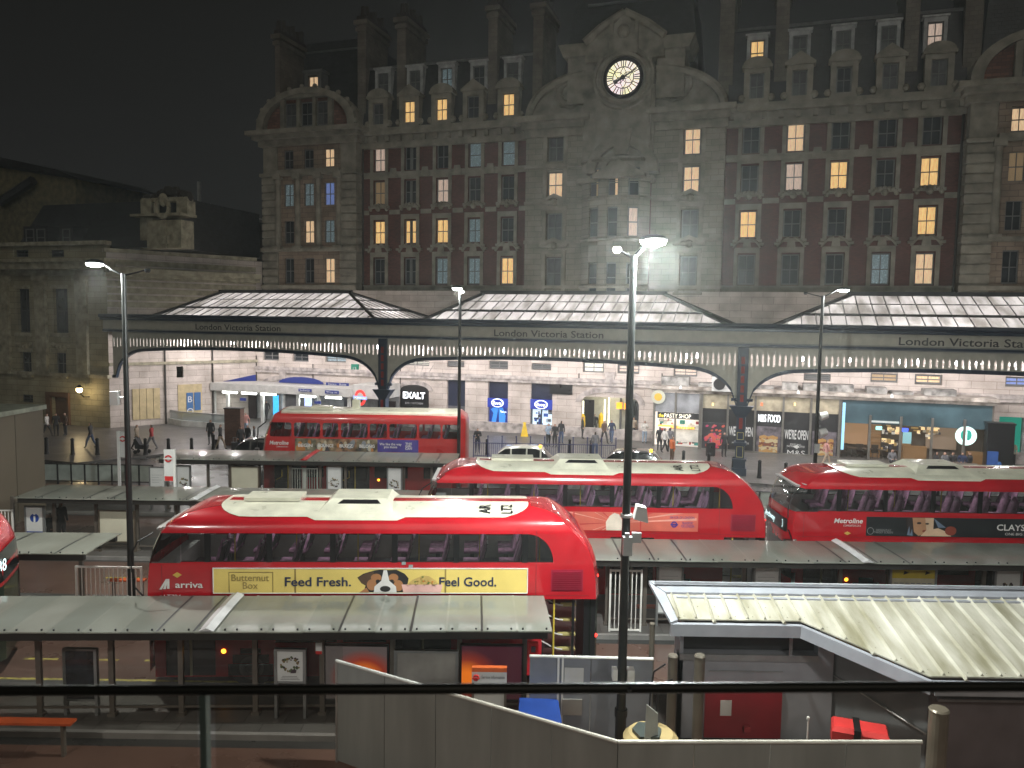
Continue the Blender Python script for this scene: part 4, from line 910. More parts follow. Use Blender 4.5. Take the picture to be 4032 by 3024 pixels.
# angled wing that runs back to the station corner
ws = thing('corner_wing', 'pale stone corner wing between the left building and the underground entrance', 'building', C0, wa)
def Wq(u, v): return PL(u, v, C0, wd)
zwt = Wq(700, 1010)[1]
slot = [(*[Wq(u, 1450)[0] for u in (695, 722)], Wq(708, 1487)[1], Wq(708, 1443)[1])]
m = MB(); m.wall(0, wl+.6, 0, zwt, slot, 0, .3); m.build('stone_wall', STONEL, ws)
t = MB(); z1 = Wq(700, 1428)[1]; t.box(0, wl, -.22, .02, z1-.12, z1+.12)
for u in (648, 835): x = Wq(u, 1450)[0]; t.cyl((x, -.12, .1), (x, -.12, z1+3), .07, .07, 6, 1)
t.box(0, wl, -1.2, .02, zwt-1.6, zwt-1.2); t.box(-.3, wl, -.9, .02, zwt-1.9, zwt-1.602); t.box(-.2, wl, -.3, .3, zwt+.002, zwt+.3)
z2 = Wq(700, 1100)[1]
for k in range(7): t.box(0, wl, -.06, .02, zf1+1+k*.55, zf1+1.42+k*.55)
t.build('stone_trim', [LSP, SOOT], ws)
# boarded panel and advert pair
e = MB(); xa, xb = Wq(520, 1590)[0], Wq(630, 1590)[0]; z0_, z1_ = Wq(570, 1650)[1], Wq(570, 1530)[1]
for k in range(4): e.box(xa+(xb-xa)*k/4+.02, xa+(xb-xa)*(k+1)/4-.02, -.1, -.02, z0_, z1_)
e.build('boarded_opening', mat('cream_board', (.5, .4, .22), .6), ws); e = MB(); xa2, xb2 = Wq(700, 1560)[0], Wq(795, 1560)[0]; e.box(xa2, xb2, -.06, -.02, Wq(745, 1640)[1], z1_+.2)
e.build('advert_backing', mat('cream_board', (.5, .4, .22), .6), ws)
e = MB(); x0, x1, x2 = Wq(733, 1560)[0], Wq(758, 1560)[0], Wq(788, 1560)[0]; za_, zb_ = Wq(760, 1615)[1], Wq(760, 1545)[1]
e.box(x0, x1, -.14, -.07, za_, zb_); e.box(x1+.12, x2, -.14, -.07, za_, zb_); po = e.build('advert_panel', mat('blue_advert', (.02, .09, .25), .4, emit=(.03, .16, .4), es=.4), ws)
for k, ch in enumerate('BOX'): txt(ch, (x0+x1)/2, -.16, zb_-.55-k*1.0, .5, WHITEP, po)
e = MB(); x, z = Wq(622, 1440); e.box(-.2, 1, -.3, -.2, 4, 4.1)
# neighbouring rooftop further left / behind
hb = thing('rear_building', 'yellowish rendered block with a dark flat roof beyond the left building', 'building', FW(XC_-8, NL-14), -ANG)
def HQ(u, v): x, z = FP(u, v, NL-14); return x-(XC_-8), z
p0, p1 = HQ(0, 640), HQ(296, 690); m = MB(); m.xz([(p0[0]-14, 5), (p1[0], 5), (p1[0], HQ(285, 705)[1]), (p0[0], HQ(0, 660)[1]), (p0[0]-14, HQ(0, 655)[1])], 0, 10); m.build('rendered_wall', mat('yellow_render', (.17, .15, .08), .9, var=.25), hb)
m = MB(); m.xz([(p1[0]+1, HQ(290, 708)[1]), (HQ(245, 672)[0], HQ(245, 672)[1]), (HQ(10, 620)[0], HQ(10, 620)[1]), (p0[0]-14, HQ(0, 618)[1]), (p0[0]-14, HQ(0, 650)[1]), (p0[0], HQ(0, 652)[1])], -.6, 10.5); m.build('flat_roof', SLATE, hb)
m = MB(); q0, q1 = HQ(150, 715), HQ(20, 800); m.cyl((q1[0], -.6, q1[1]), (q0[0], -.6, q0[1]), .5, .5, 6); m.build('gable_coping', SLATE, hb)
# train shed roof seen between the left building and hotel
ts = thing('train_shed', 'dark barrel roofed train shed behind the left building with a lit walkway rail', 'train shed', FW(XC_, -18), -ANG)
def TQ(u, v): x, z = FP(u, v, -18); return x-XC_, z
a, b = TQ(700, 800), TQ(1060, 880)
m = MB(); m.xz([(a[0]-6, 4), (b[0]+4, 4), (b[0]+4, b[1]-1), (a[0], a[1]), (a[0]-6, a[1]-2)], 0, 60); m.build('shed_roof', SLATE, ts)
m = MB(); m.path([(a[0], -.1, a[1]+.1), (b[0], -.1, b[1]+.3)], .09, 5)
for k in range(9): x = a[0]+(b[0]-a[0])*k/8; z = a[1]+(b[1]-a[1])*k/8; m.cyl((x, -.1, z), (x, -.1, z+.8), .04, .04, 4)
m.box(a[0]+3, a[0]+3.3, -.2, .1, a[1]-.3, a[1]+2.4); m.build('walkway_rail', mat('pale_rail', (.35, .35, .35), .5), ts)
m = MB(); q = [TQ(u, v) for u, v in ((800, 905), (870, 925), (930, 980), (960, 1030))]
for p_, q_ in zip(q, q[1:]): m.add([(p_[0], -.3, p_[1]), (q_[0], -.3, q_[1]), (q_[0], -.3, 2), (p_[0], -.3, 2)], [(0, 3, 2, 1)])
m.build('glazed_gable', mat('shed_gable', (.1, .12, .14), .5, var=.4, scale=1), ts)
m = MB()
for k in range(6): m.cyl((q[0][0], -.4, q[0][1]-.5*k), (q[2][0], -.4, q[2][1]-1.5*k+1), .05, .05, 4)
for p_, q_ in zip(q, q[1:]): m.cyl((p_[0], -.4, p_[1]), (q_[0], -.4, q_[1]), .3, .3, 6)
m.build('gable_truss', mat('pale_grey_iron', (.2, .2, .2), .6), ts)
# ================================================================ SHOPS under the canopy
NS = 3.5
def SQ(u, v, n=NS): return FP(u, v, n)
zsh = SQ(3100, 1572)[1]; ztp = SQ(2660, 1545)[1]
FRM = mat('shop_frame_bronze', (.2, .19, .17), .35, .5); BLK = mat('shop_black_vinyl', (.022, .022, .024), .35)
TXW = mat('white_vinyl_letters', (.75, .75, .72), .5, emit=(.9, .9, .88), es=.22)
def shop(name, label, u0, u1, cat='shop'):
    a, b = SQ(u0, 1700)[0], SQ(u1, 1700)[0]; t = thing(name, label, cat, FW(a, NS), -ANG); return t, a, b-a
# stone ledge roof over the shop boxes
a, b = SQ(2568, 1700)[0], SQ(3910, 1700)[0]
lg = thing('shop_canopy_ledge', 'weathered stone ledge running over the row of shopfronts', 'ledge', FW(a, NS), -ANG); L = b-a
m = MB(); m.box(-.2, L+.2, -.35, 2.2, ztp+.22, ztp+.45); m.box(-.1, L+.1, -.15, 2.2, ztp, ztp+.218); m.build('ledge', mat('ledge_stone', (.4, .36, .32), .8, var=.5, scale=1.5, stain=(.12, .1, .08), bump=.5), lg)
m = MB(); random.seed(11)
x = .5
while x < L-2:
    w_ = .8+random.random()*2.5; m.box(x, x+w_, .2+random.random()*.5, 1.8, ztp+.452, ztp+.6+random.random()*.5); x += w_+.3+random.random()*.8
m.build('roof_ductwork', mat('duct_grey', (.3, .29, .27), .6, var=.4), lg)
for u in (2682, 3142, 3508): 
    x, z = SQ(u, 1552); m = MB(); m.cyl((x-a, -.5, ztp+.3), (x-a, -.5, ztp+.55), .12, .05, 8); m.build('spot_lamp', WHITEP, lg)
def posts(t, xs, h, top=0, name='mullion'):
    for x in xs: m = MB(); m.box(x-.07, x+.07, -.12, .05, .05, h); m.build(name, FRM, t)
# pasty shop
t, a, W = shop('pasty_shop', 'small brightly lit pasty shop with black name band beside the arched entrance', 2571, 2757)
m = MB(); m.box(0, W, .9, 1.0, 0, ztp-.02); m.box(0, W, .0, .9, ztp-.5, ztp-.02); m.build('back_wall', emat('pasty_interior', (1, .9, .8), .75), t)
zb0, zb1 = SQ(2650, 1648)[1], SQ(2650, 1624)[1]
m = MB(); m.box(.05, W, -.05, .05, zb1+.02, ztp-.03); m.build('upper_glass', mat('silver_upper_panel', (.42, .44, .46), .25, .4, var=.3, scale=.8), t)
m = MB(); m.box(.3, W-.02, -.1, .05, zb0, zb1); s = m.build('name_band', BLK, t); txt('PASTY SHOP', W*.52, -.12, (zb0+zb1)/2, .3, emat('warm_white_letters', (1, .93, .75), 1.8), s, w=W*.56); txt('the', W*.17, -.12, (zb0+zb1)/2, .26, emat('yellow_letters', (1, .75, .05), 1.6), s, w=.35)
m = MB(); m.cyl((.35, -.35, zb1+1.1), (.35, -.25, zb1+1.1), .5, .5, 20); o = m.build('round_sign', mat('sign_ring', (.5, .5, .42), .5, emit=(.8, .8, .6), es=.35), t); m = MB(); m.cyl((.35, -.38, zb1+1.1), (.35, -.351, zb1+1.1), .28, .28, 16); m.build('sign_centre', emat('amber_disc', (.8, .45, .05), .5), o)
random.seed(8); G = [mat('goods_red', (.5, .04, .04), .5), mat('goods_white', (.7, .68, .62), .5), mat('goods_dark', (.05, .05, .05), .5), emat('pasty_glow', (1, .55, .1), 1.3), mat('goods_green', (.05, .3, .25), .5)]
m = MB()
for i in range(60):
    x = .25+random.random()*(W-.6); z = .15+random.random()*(zb0-.4); m.box(x, x+.08+random.random()*.3, .5, .6+random.random()*.2, z, z+.06+random.random()*.22, random.choice((0, 1, 2, 4, 1, 0)))
for i in range(9): x = W*.38+i*W*.055; m.box(x, x+W*.045, .35, .45, 1.45, 1.6, 3)
m.box(.3, W*.4, .35, .45, 1.55, 1.66, 3); m.box(W*.36, W*.95, .46, .7, .5, 1.4, 1); m.build('counter_display', G, t)
posts(t, (.06, W*.47, W-.05), ztp)
light('AREA', (W/2, -.3, zb0+.2), 60, (1, .9, .75), 2, parent=t)
# black vinyl food store bays
t, a, W = shop('food_store', 'black clad food store front with lit white sign and sandwich pictures', 2757, 3308)
X = lambda u: SQ(u, 1700)[0]-a
zk = SQ(2800, 1608)[1]
m = MB(); m.box(0, W, .06, .12, 0, zk); m.build('vinyl_panel', BLK, t)
m = MB(); m.box(0, W, .04, .1, zk+.002, ztp-.02); m.build('upper_panel', mat('beige_upper_panel', (.42, .37, .26), .5, var=.2), t)
posts(t, [X(u) for u in (2760, 2863, 2971, 3081, 3190, 3303)], ztp)
m = MB(); m.box(0, W, -.1, .05, .05, .2); m.build('plinth', FRM, t)
for u, s in ((2917, 1), (3136, 1)):
    zz = SQ(u, 1699 if u < 3000 else 1712)[1]; txt("WE'RE OPEN", X(u), .03, zz, .62, TXW, t, w=X(u+47)-X(u-47), bold=.02)
    txt('FOOD HALL\nPASTRIES & COFFEE', X(u), .03, zz-.75, .26, TXW, t, w=1.15)
txt('M&S', X(3138), .03, SQ(3138, 1784)[1], .36, TXW, t, w=1.15); txt('EST. 1884', X(3138), .03, SQ(3138, 1797)[1], .09, TXW, t, w=.7)
z = SQ(3138, 1760)[1]; m = MB(); m.xz([(X(3125), z), (X(3125)+.3, z+.16), (X(3125)+.3, z-.16)], .02, .05); m.box(X(3125)+.3, X(3149), .02, .05, z-.05, z+.05); m.build('arrow', TXW, t)
z0_, z1_ = SQ(3027, 1661)[1], SQ(3027, 1632)[1]
txt('M&S FOOD', X(3027), -.06, (z0_+z1_)/2, .5, emat('bright_white_sign', (.95, .98, 1), 2.2), t, w=X(3078)-X(2976)-.25, bold=.012)
def picture(u, v0, v1, kind):
    z0_, z1_ = SQ(u, v1)[1], SQ(u, v0)[1]; x0, x1 = X(u-48), X(u+48); w_ = x1-x0; h_ = z1_-z0_
    if kind == 'fl': MM = [mat('photo_black', (.03, .03, .035), .4), mat('petal_coral', (.6, .1, .07), .5, emit=(.9, .15, .1), es=.25), mat('petal_pink', (.55, .04, .12), .5, emit=(.8, .06, .2), es=.25), mat('stem_green', (.3, .4, .15), .5)]
    else: MM = [mat('photo_grey', (.16, .14, .16), .4, var=.4), mat('bread_crust', (.5, .28, .09), .6, emit=(.7, .38, .1), es=.22), mat('filling_cream', (.6, .5, .3), .6, emit=(.8, .65, .35), es=.2), mat('filling_brown', (.25, .08, .04), .6, emit=(.4, .1, .05), es=.15)]
    m = MB(); m.box(x0, x1, .0, .05, z0_, z1_, 0); rnd = random.Random(u)
    if kind == 'fl':
        for i in range(46):
            cx_ = x0+w_*(.5+rnd.gauss(0, .2)); cz = z0_+h_*(.5+rnd.gauss(0, .24)); cx_ = min(x1-.2, max(x0+.2, cx_)); cz = min(z1_-.2, max(z0_+.2, cz)); r = .07+rnd.random()*.13
            m.xz([(cx_+r*math.cos(k*PI/4), cz+r*.8*math.sin(k*PI/4+.3)) for k in range(8)], -.02-i*.0007, -.001-i*.0006, 1 if rnd.random() < .6 else 2)
        for i in range(5): m.xz([(x0+.5+i*.1, z0_+.3), (x0+.55+i*.1, z0_+.3), (x0+.9+i*.1, z1_-1), (x0+.85+i*.1, z1_-1)], -.015-i*.001, -.002, 3)
    else:
        n = 5 if kind == 's1' else 7
        for i in range(n):
            zz = z0_+h_*(.1+.12*i*(5/n)); k_ = [1, 2, 3, 2, 1, 3, 1][i % 7]
            pts = [(x0+w_*(.12+.76*j/8), zz+.05*math.sin(j*2+i)) for j in range(9)]+[(x0+w_*(.88-.76*j/8), zz+h_*.11+.05*math.sin(j*1.7+i)) for j in range(9)]
            m.xz(pts, -.02-.006*i, -.001-.005*i, k_)
        for i in range(26):
            cx_ = x0+w_*(.15+.7*rnd.random()); cz = z0_+h_*(.12+.5*rnd.random()); r = .05+rnd.random()*.08
            m.xz([(cx_+r*math.cos(k*PI/3), cz+r*.7*math.sin(k*PI/3)) for k in range(6)], -.075-.0005*i, -.06, rnd.choice((1, 2, 3)))
    m.build('window_picture', MM, t)
picture(2811, 1665, 1778, 'fl'); picture(3027, 1680, 1795, 's1'); picture(3247, 1700, 1805, 's2')
for u, c in ((2803, (1, .8, .3)), (2995, (1, .15, .05)), (3125, (1, .8, .3))):
    x, z = SQ(u, 1592); m = MB(); m.box(X(u)-.06, X(u)+.06, .0, .03, z-.1, z+.1); m.build('indicator_light', emat('indicator_%d' % u, c, 1.5), t)
# coffee shop
t, a, W = shop('coffee_shop', 'coffee shop with teal glass front, round green logo and wooden counters', 3308, 3910)
X = lambda u: SQ(u, 1700)[0]-a
zt_ = SQ(3400, 1668)[1]; FL = .1
m = MB(); m.box(0, .08, 0, 1.9, 0, ztp); m.box(W-.1, W, 0, 1.9, 0, ztp); m.box(0, W, 1.9, 2.0, 0, ztp-.1); m.build('interior_wall', mat('coffee_wall', (.12, .1, .08), .6), t)
m = MB(); m.box(.08, W-.1, .02, .08, zt_, ztp-.02); m.build('upper_glass', mat('teal_glass_panel', (.07, .12, .14), .15, var=.25, scale=.5), t)
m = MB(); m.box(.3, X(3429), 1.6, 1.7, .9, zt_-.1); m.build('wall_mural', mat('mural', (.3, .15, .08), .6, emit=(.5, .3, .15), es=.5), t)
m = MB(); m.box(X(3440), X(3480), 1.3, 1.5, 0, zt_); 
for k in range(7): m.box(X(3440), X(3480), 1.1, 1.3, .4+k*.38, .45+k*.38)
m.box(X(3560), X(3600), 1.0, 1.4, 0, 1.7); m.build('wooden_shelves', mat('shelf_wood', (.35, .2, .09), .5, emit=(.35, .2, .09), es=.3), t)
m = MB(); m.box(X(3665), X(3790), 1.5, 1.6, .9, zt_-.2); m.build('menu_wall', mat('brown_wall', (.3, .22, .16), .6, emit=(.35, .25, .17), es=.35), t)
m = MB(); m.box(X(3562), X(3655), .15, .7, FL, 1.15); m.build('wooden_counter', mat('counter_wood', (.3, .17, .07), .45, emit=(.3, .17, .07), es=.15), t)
m = MB(); m.box(X(3820), X(3885), .15, .7, FL, 1.0); m.build('wooden_counter', mat('counter_wood', (.3, .17, .07), .45), t)
m = MB(); rnd = random.Random(4)
for i in range(40):
    x = X(3480)+rnd.random()*(X(3545)-X(3480)); z = .6+rnd.random()*2.2; m.box(x, x+.1+rnd.random()*.2, .9, 1.0, z, z+.1+rnd.random()*.2, rnd.randrange(4))
for i in range(26):
    x = X(3590)+rnd.random()*(X(3700)-X(3590)); z = 1.6+rnd.random()*1.0; m.box(x, x+.15+rnd.random()*.3, 1.0, 1.1, z, z+.05+rnd.random()*.15, rnd.randrange(4))
m.build('shelf_goods', [G[1], G[2], mat('goods_tan', (.45, .3, .12), .5, emit=(.6, .4, .15), es=.4), emat('warm_glow', (1, .75, .4), .8)], t)
for u0, v0, u1, v1, c, s in ((3449, 1678, 3472, 1693, (.3, .9, .8), 1.6), (3550, 1685, 3575, 1700, (.05, .1, 1), 2.2), (3555, 1700, 3587, 1747, (.25, .5, .55), .5), (3319, 1585, 3321, 1770, (.3, .6, .8), 1.2), (3885, 1700, 3900, 1745, (.3, .65, .8), 1.0), (3429, 1655, 3540, 1668, (.6, .65, .62), .5)):
    p, q = SQ(u0, v0), SQ(u1, v1); m = MB(); m.box(p[0]-a, q[0]-a, -.04, .0, q[1], p[1]); m.build('window_sign', emat('window_sign_%d' % u0, c, s), t)
posts(t, [X(u) for u in (3424, 3546, 3669, 3796)], SQ(3546, 1640)[1], 'glass_post')
x, z = SQ(3803, 1716); m = MB(); n = 28; r = .62
m.xz([(x-a+r*math.cos(2*PI*i/n), z+r*math.sin(2*PI*i/n)) for i in range(n)], -.06, 0, 0)
for s_ in (-1, 1): m.xz([(x-a+s_*(.12+.2*math.cos(i*PI/5)), z+.05+.34*math.sin(i*PI/5)) for i in range(10)], -.07, -.061, 1)
m.xz([(x-a-.06, z-.5), (x-a+.06, z-.5), (x-a+.06, z+.3), (x-a-.06, z+.3)], -.075, -.0701, 0)
m.build('round_logo', [emat('logo_white', (.75, 1, .95), 1.1), emat('logo_green', (.02, .35, .28), .8)], t)
m = MB(); rnd = random.Random(2)
for i in range(4):
    x = .9+i*.95; m.cyl((x, .9, .7), (x, .9, .74), .35, .35, 10); m.cyl((x, .9, .1), (x, .9, .7), .04, .04, 6)
    for s_ in (-.5, .5): m.box(x+s_-.2, x+s_+.2, .7, 1.1, .48, .52); m.box(x+s_-.2, x+s_+.2, 1.08, 1.12, .52, 1.0); m.cyl((x+s_-.15, .8, .1), (x+s_-.15, .8, .48), .02, .02, 4); m.cyl((x+s_+.15, .8, .1), (x+s_+.15, .8, .48), .02, .02, 4)
m.build('cafe_seating', mat('dark_cafe_wood', (.08, .06, .045), .5), t)
light('AREA', (W*.3, .9, zt_-.1), 40, (1, .8, .55), 4, parent=t); light('AREA', (W*.75, .9, zt_-.1), 40, (1, .8, .55), 4, parent=t)
# dark kiosk cabinet at the end
x, z = SQ(3920, 1780); t = thing('advert_cabinet', 'tall black freestanding cabinet at the far end of the coffee shop', 'cabinet', FW(x, NS+.6, .11), -ANG)
m = MB(); m.box(-.75, .75, -.4, .4, 0, 2.9); m.box(-.8, .8, -.45, .45, 2.9, 3.0); m.build('body', BLACKP, t); m = MB(); m.box(-.7, -.1, -.47, -.41, .3, 1.2); m.build('blue_panel', mat('blue_panel', (.03, .09, .3), .5), t)
# ================================================================ UNDERGROUND ENTRANCE
NU = 5.0
UQ = lambda u, v: FP(u, v, NU)
a, b = UQ(828, 1550)[0], UQ(1500, 1560)[0]; W = b-a
t = thing('underground_entrance', 'flat roofed underground entrance with fluorescent tubes under its grey fascia', 'station entrance', FW(a, NU), -ANG)
zt0, zt1 = UQ(1000, 1545)[1], UQ(1000, 1515)[1]
CONC = mat('entrance_grey', (.5, .49, .46), .5, var=.1)
X = lambda u: UQ(u, 1560)[0]-a
m = MB(); m.box(0, W*.83, 0, 3.4, zt0, zt1); m.box(W*.83, W, .4, 3.4, zt0-.1, zt1+.35); m.build('roof', CONC, t)
m = MB(); m.box(0, W, 3.2, 3.3, 0, zt0); m.build('back_wall', mat('entrance_back', (.3, .3, .3), .5, var=.2), t)
for k, u in enumerate((901, 976, 1052, 1208, 1309)):
    x = X(u); m = MB(); m.cyl((x-.72, .15, zt0-.12), (x+.72, .15, zt0-.12), .09, .09, 8); m.build('light_tube', emat('tube_white', (.97, 1, .95), 7), t)
    light('AREA', (x, .4, zt0-.25), 45, (.95, 1, .95), 1.4, parent=t, sy=.2)
for u in (832, 885, 1022, 1105, 1163, 1245, 1365, 1495): m = MB(); m.box(X(u)-.12, X(u)+.12, .3, .5, 0, zt0); m.build('pillar', mat('entrance_pillar', (.55, .55, .52), .4), t)
DB = mat('dark_doorway', (.02, .012, .014), .4)
for u0, u1 in ((893, 922), (1042, 1072), (1282, 1350), (1420, 1490)): m = MB(); m.box(X(u0), X(u1), 2.9, 3.1, 0, zt0-.5); m.build('doorway', DB, t)
m = MB(); m.box(X(1090), X(1155), .6, .7, 0, zt0-.01); m.build('grey_shutter', GREYP, t)
SB = mat('sign_blue', (.02, .035, .18), .4, emit=(.03, .05, .3), es=.4)
for u0, v0, u1, v1, s in ((948, 1566, 970, 1578, ''), (1178, 1530, 1228, 1543, 'Subway'), (1282, 1536, 1335, 1551, 'Way in'), (1240, 1578, 1264, 1590, ''), (1286, 1505, 1375, 1520, 'Station   Buses')):
    p, q = UQ(u0, v0), UQ(u1, v1); m = MB(); m.box(p[0]-a, q[0]-a, -.1, -.02, q[1], p[1]); o = m.build('blue_sign', SB, t)
    if s: txt(s, (p[0]+q[0])/2-a, -.12, (p[1]+q[1])/2, .16, WHITEP, o, w=(q[0]-p[0])*.8)
for u0, v0, u1, v1 in ((1072, 1557, 1092, 1612), (1196, 1562, 1222, 1600)):
    p, q = UQ(u0, v0), UQ(u1, v1); m = MB(); m.box(p[0]-a, q[0]-a, .1, .2, q[1]-.8, p[1]); m.build('backlit_poster', curtain('poster_blue%d' % u0, (.05, .45, .9) if u0 < 1100 else (.5, .6, 1), 1.4), t)
# blue triangular fascia boards above
for (u0, v0), (u1, v1), (u2, v2) in (((870, 1510), (1000, 1508), (998, 1490)), ):
    p, q, r = UQ(u0, v0), UQ(u1, v1), UQ(u2, v2); m = MB(); m.xz([(p[0]-a, p[1]+.15), (q[0]-a, q[1]+.15), (r[0]-a, r[1]+.3)], .2, .3); m.build('blue_gable_board', SB, t)
p0 = UQ(1042, 1515); m = MB(); m.xz([(X(1120)+2.2*math.cos(PI*i/10), zt1+.05+.55*math.sin(PI*i/10)) for i in range(11)], 2.4, 2.5); m.build('arched_sign', SB, t)
# roundel on a pole
p = FP(1420, 1566, 6.5); t = thing('roundel_sign', 'red ring and blue bar roundel sign on a grey pole by the entrance', 'sign', FW(p[0], 6.5, .11), -ANG+math.radians(-18))
m = MB(); m.cyl((0, 0, 0), (0, 0, p[1]-.6), .06, .06, 8); m.build('pole', STEEL, t)
def roundel(parent, z, R, ring, bar, y=-.06, word=None, x=0, name='roundel', wm=None):
    m = MB(); n = 28
    for i in range(n):
        a0, a1 = 2*PI*i/n, 2*PI*(i+1)/n
        m.xz([(x+R*math.cos(a0), z+R*math.sin(a0)), (x+R*math.cos(a1), z+R*math.sin(a1)), (x+R*.64*math.cos(a1), z+R*.64*math.sin(a1)), (x+R*.64*math.cos(a0), z+R*.64*math.sin(a0))], y, y+.04, 0)
    m.box(x-R*1.22, x+R*1.22, y-.02, y-.002, z-R*.2, z+R*.2, 1)
    o = m.build(name, [ring, bar], parent)
    if word: txt(word, x, y-.03, z, R*.22, wm or WHITEP, o, w=R*2.1)
    return o
roundel(t, p[1]-.11, .62, emat('roundel_red', (1, .06, .05), .9), emat('roundel_bar', (.35, .5, 1), .9), word='UNDERGROUND', wm=emat('roundel_word', (1, 1, 1), 1.2))
# brick pillar and pale sweeping parapets of the subway ramp
p = at_z(924, 1752, .11); t = thing('brick_pillar', 'tall brown brick pillar standing before the underground entrance', 'pillar', p, -.1)
m = MB(); m.box(-.58, .58, -.3, .3, 0, 2.55); m.build('shaft', brickmat('brown_brick', (.17, .08, .055), (.1, .07, .06), .22, .075, vary=.25, mort=.01), t); m = MB(); m.box(-.62, .62, -.34, .34, 2.55, 2.62); m.build('coping', SOOT, t)
t = thing('subway_parapet', 'pale glazed parapet sweeping down beside the subway steps', 'parapet', FW(0, 0, .11), -ANG); PG = glassmat('parapet_glass', (.75, .85, .85), .35, .1)
for (u0, n0), (u1, n1) in (((540, 5.5), (720, 8.5)), ((720, 8.5), (905, 8.5)), ((600, 4), (850, 4.5))):
    A_, B_ = (FX(u0, n0, 1700), -n0), (FX(u1, n1, 1700), -n1); m = MB(); m.add([(A_[0], A_[1], 0), (B_[0], B_[1], 0), (B_[0], B_[1], 1.1), (A_[0], A_[1], 1.1)], [(0, 1, 2, 3)]); m.build('glass_panel', PG, t)
    m = MB(); m.cyl((A_[0], A_[1], 1.12), (B_[0], B_[1], 1.12), .05, .05, 8); m.build('handrail', STEEL, t)
    m = MB(); m.add([(A_[0], A_[1]-.15, 0), (B_[0], B_[1]-.15, 0), (B_[0], B_[1]-.15, .45), (A_[0], A_[1]-.15, .45), (A_[0], A_[1]+.15, .45), (B_[0], B_[1]+.15, .45)], [(0, 1, 2, 3), (3, 2, 5, 4)]); m.build('kerb_wall', mat('parapet_white', (.65, .65, .62), .3), t)
# yellow wet floor cone sign
p = at_z(2065, 1718, .11); t = MB(); t.add([(-.3, -.15, 0), (.3, -.15, 0), (.3, .15, 0), (-.3, .15, 0), (-.08, -.05, 1.0), (.08, -.05, 1.0), (.08, .05, 1.0), (-.08, .05, 1.0)], [(0, 1, 5, 4), (1, 2, 6, 5), (2, 3, 7, 6), (3, 0, 4, 7), (4, 5, 6, 7)]); t.box(-.12, .12, -.03, .03, 1.0, 1.1)
tag(t.build('floor_sign', mat('sign_yellow', (.75, .5, .02), .4), loc=p), 'bright yellow caution stand outside the chemist doors', 'floor sign')
for u, lb in ((2305, 'tall yellow stand just inside the left of the arched entrance'), (2362, 'tall yellow stand in the middle of the arched entrance')):
    p = FW(FX(u, 0, 1700), -.3 if u > 2320 else 1.0, .11); t = MB(); t.lathe((0, 0, 0), [(.25, 0), (.28, .1), (.16, .5), (.2, 1.0), (.17, 1.6), (.05, 1.8)], 12)
    tag(t.build('yellow_stand', mat('sign_yellow', (.75, .5, .02), .4), loc=p), lb, 'floor stand')
# ================================================================ BUSES
RED = mat('bus_red', (.42, .010, .018), .22, var=.09, scale=1.4, coat=.7); RED2 = mat('bus_red_dull', (.47, .03, .03), .3, var=.08, scale=.6, coat=.4)
ROOFW = mat('bus_roof_cream', (.64, .62, .5), .3, var=.1, scale=2.2, coat=.3); BGL = glassmat('bus_side_glass', (.66, .68, .68), .96, .03); BGD = mat('bus_dark_glass', (.008, .009, .011), .06, var=0, spec=.7)
BTRIM = mat('bus_black_trim', (.01, .01, .011), .3, var=0); SEATM = mat('purple_moquette', (.38, .2, .33), .8, var=.35, scale=6, emit=None); SEATB = mat('seat_shell', (.05, .05, .06), .5); POLEY = mat('yellow_pole', (.6, .45, .06), .4)
BINT = mat('bus_interior', (.12, .10, .12), .7); LAMPA = emat('amber_lamp', (1, .45, .03), 6); LAMPR = emat('red_lamp', (1, .03, .02), 5); WL = mat('bus_white_letters', (.75, .72, .7), .4)
W2 = 2.52; HWD = W2/2
def shell(xs, zl, xmin, xmax, openings, hw, mats, ends_glass=None, colf=None, plan=.15):
    """xs: common stations; zl: z levels; xmin/xmax(z): end profile; hw(z): half width. openings: (x0,x1,i) = side cells left open"""
    m = MB(); n = len(zl)
    def ex(z, yy, end):
        q = abs(yy)/HWD
        return (xmin(z)+plan*q**5) if end == 0 else (xmax(z)-plan*q**5)
    for side in (-1, 1):
        grid = []
        for z in zl:
            y = side*hw(z); x0, x1 = ex(z, hw(z), 0), ex(z, hw(z), 1)
            row = [(x0, y, z)]+[(min(max(x, x0), x1), y, z) for x in xs]+[(x1, y, z)]; grid.append(row)
        for j in range(n-1):
            for i in range(len(xs)+1):
                if (i, j) in openings: continue
                q = [grid[j][i], grid[j][i+1], grid[j+1][i+1], grid[j+1][i]]
                mi = colf(i, j, side) if colf else 0
                m.add(q, [(0, 1, 2, 3) if side < 0 else (3, 2, 1, 0)], mi)
    K = 10
    for end in (0, 1):
        g = [[(ex(z, hw(z)*(-1+2*k/K), end), hw(z)*(-1+2*k/K), z) for k in range(K+1)] for z in zl]
        for j in range(n-1):
            for k in range(K):
                mi = ends_glass(end, j) if ends_glass else 0
                m.add([g[j][k], g[j][k+1], g[j+1][k+1], g[j+1][k]], [(3, 2, 1, 0) if end == 0 else (0, 1, 2, 3)], mi)
    # roof between the top level sides
    zt = zl[-1]; K2 = 8; pts = []
    X_ = [None]+list(xs)+[None]
    for k in range(K2+1):
        y = hw(zt)*(-1+2*k/K2); zc = zt+.05*(1-(y/hw(zt))**2)
        x0, x1 = ex(zt, y, 0), ex(zt, y, 1)
        pts.append([(x0, y, zt)]+[(min(max(x, x0), x1), y, zc) for x in xs]+[(x1, y, zt)])
    for k in range(K2):
        for i in range(len(xs)+1): m.add([pts[k][i], pts[k][i+1], pts[k+1][i+1], pts[k+1][i]], [(0, 1, 2, 3)])
    return m
def lerp_tab(tab, z):
    for (a, b), (c, d) in zip(tab, tab[1:]):
        if z <= c: return b+(d-b)*max(0, (z-a))/(c-a)
    return tab[-1][1]
L1 = 11.23
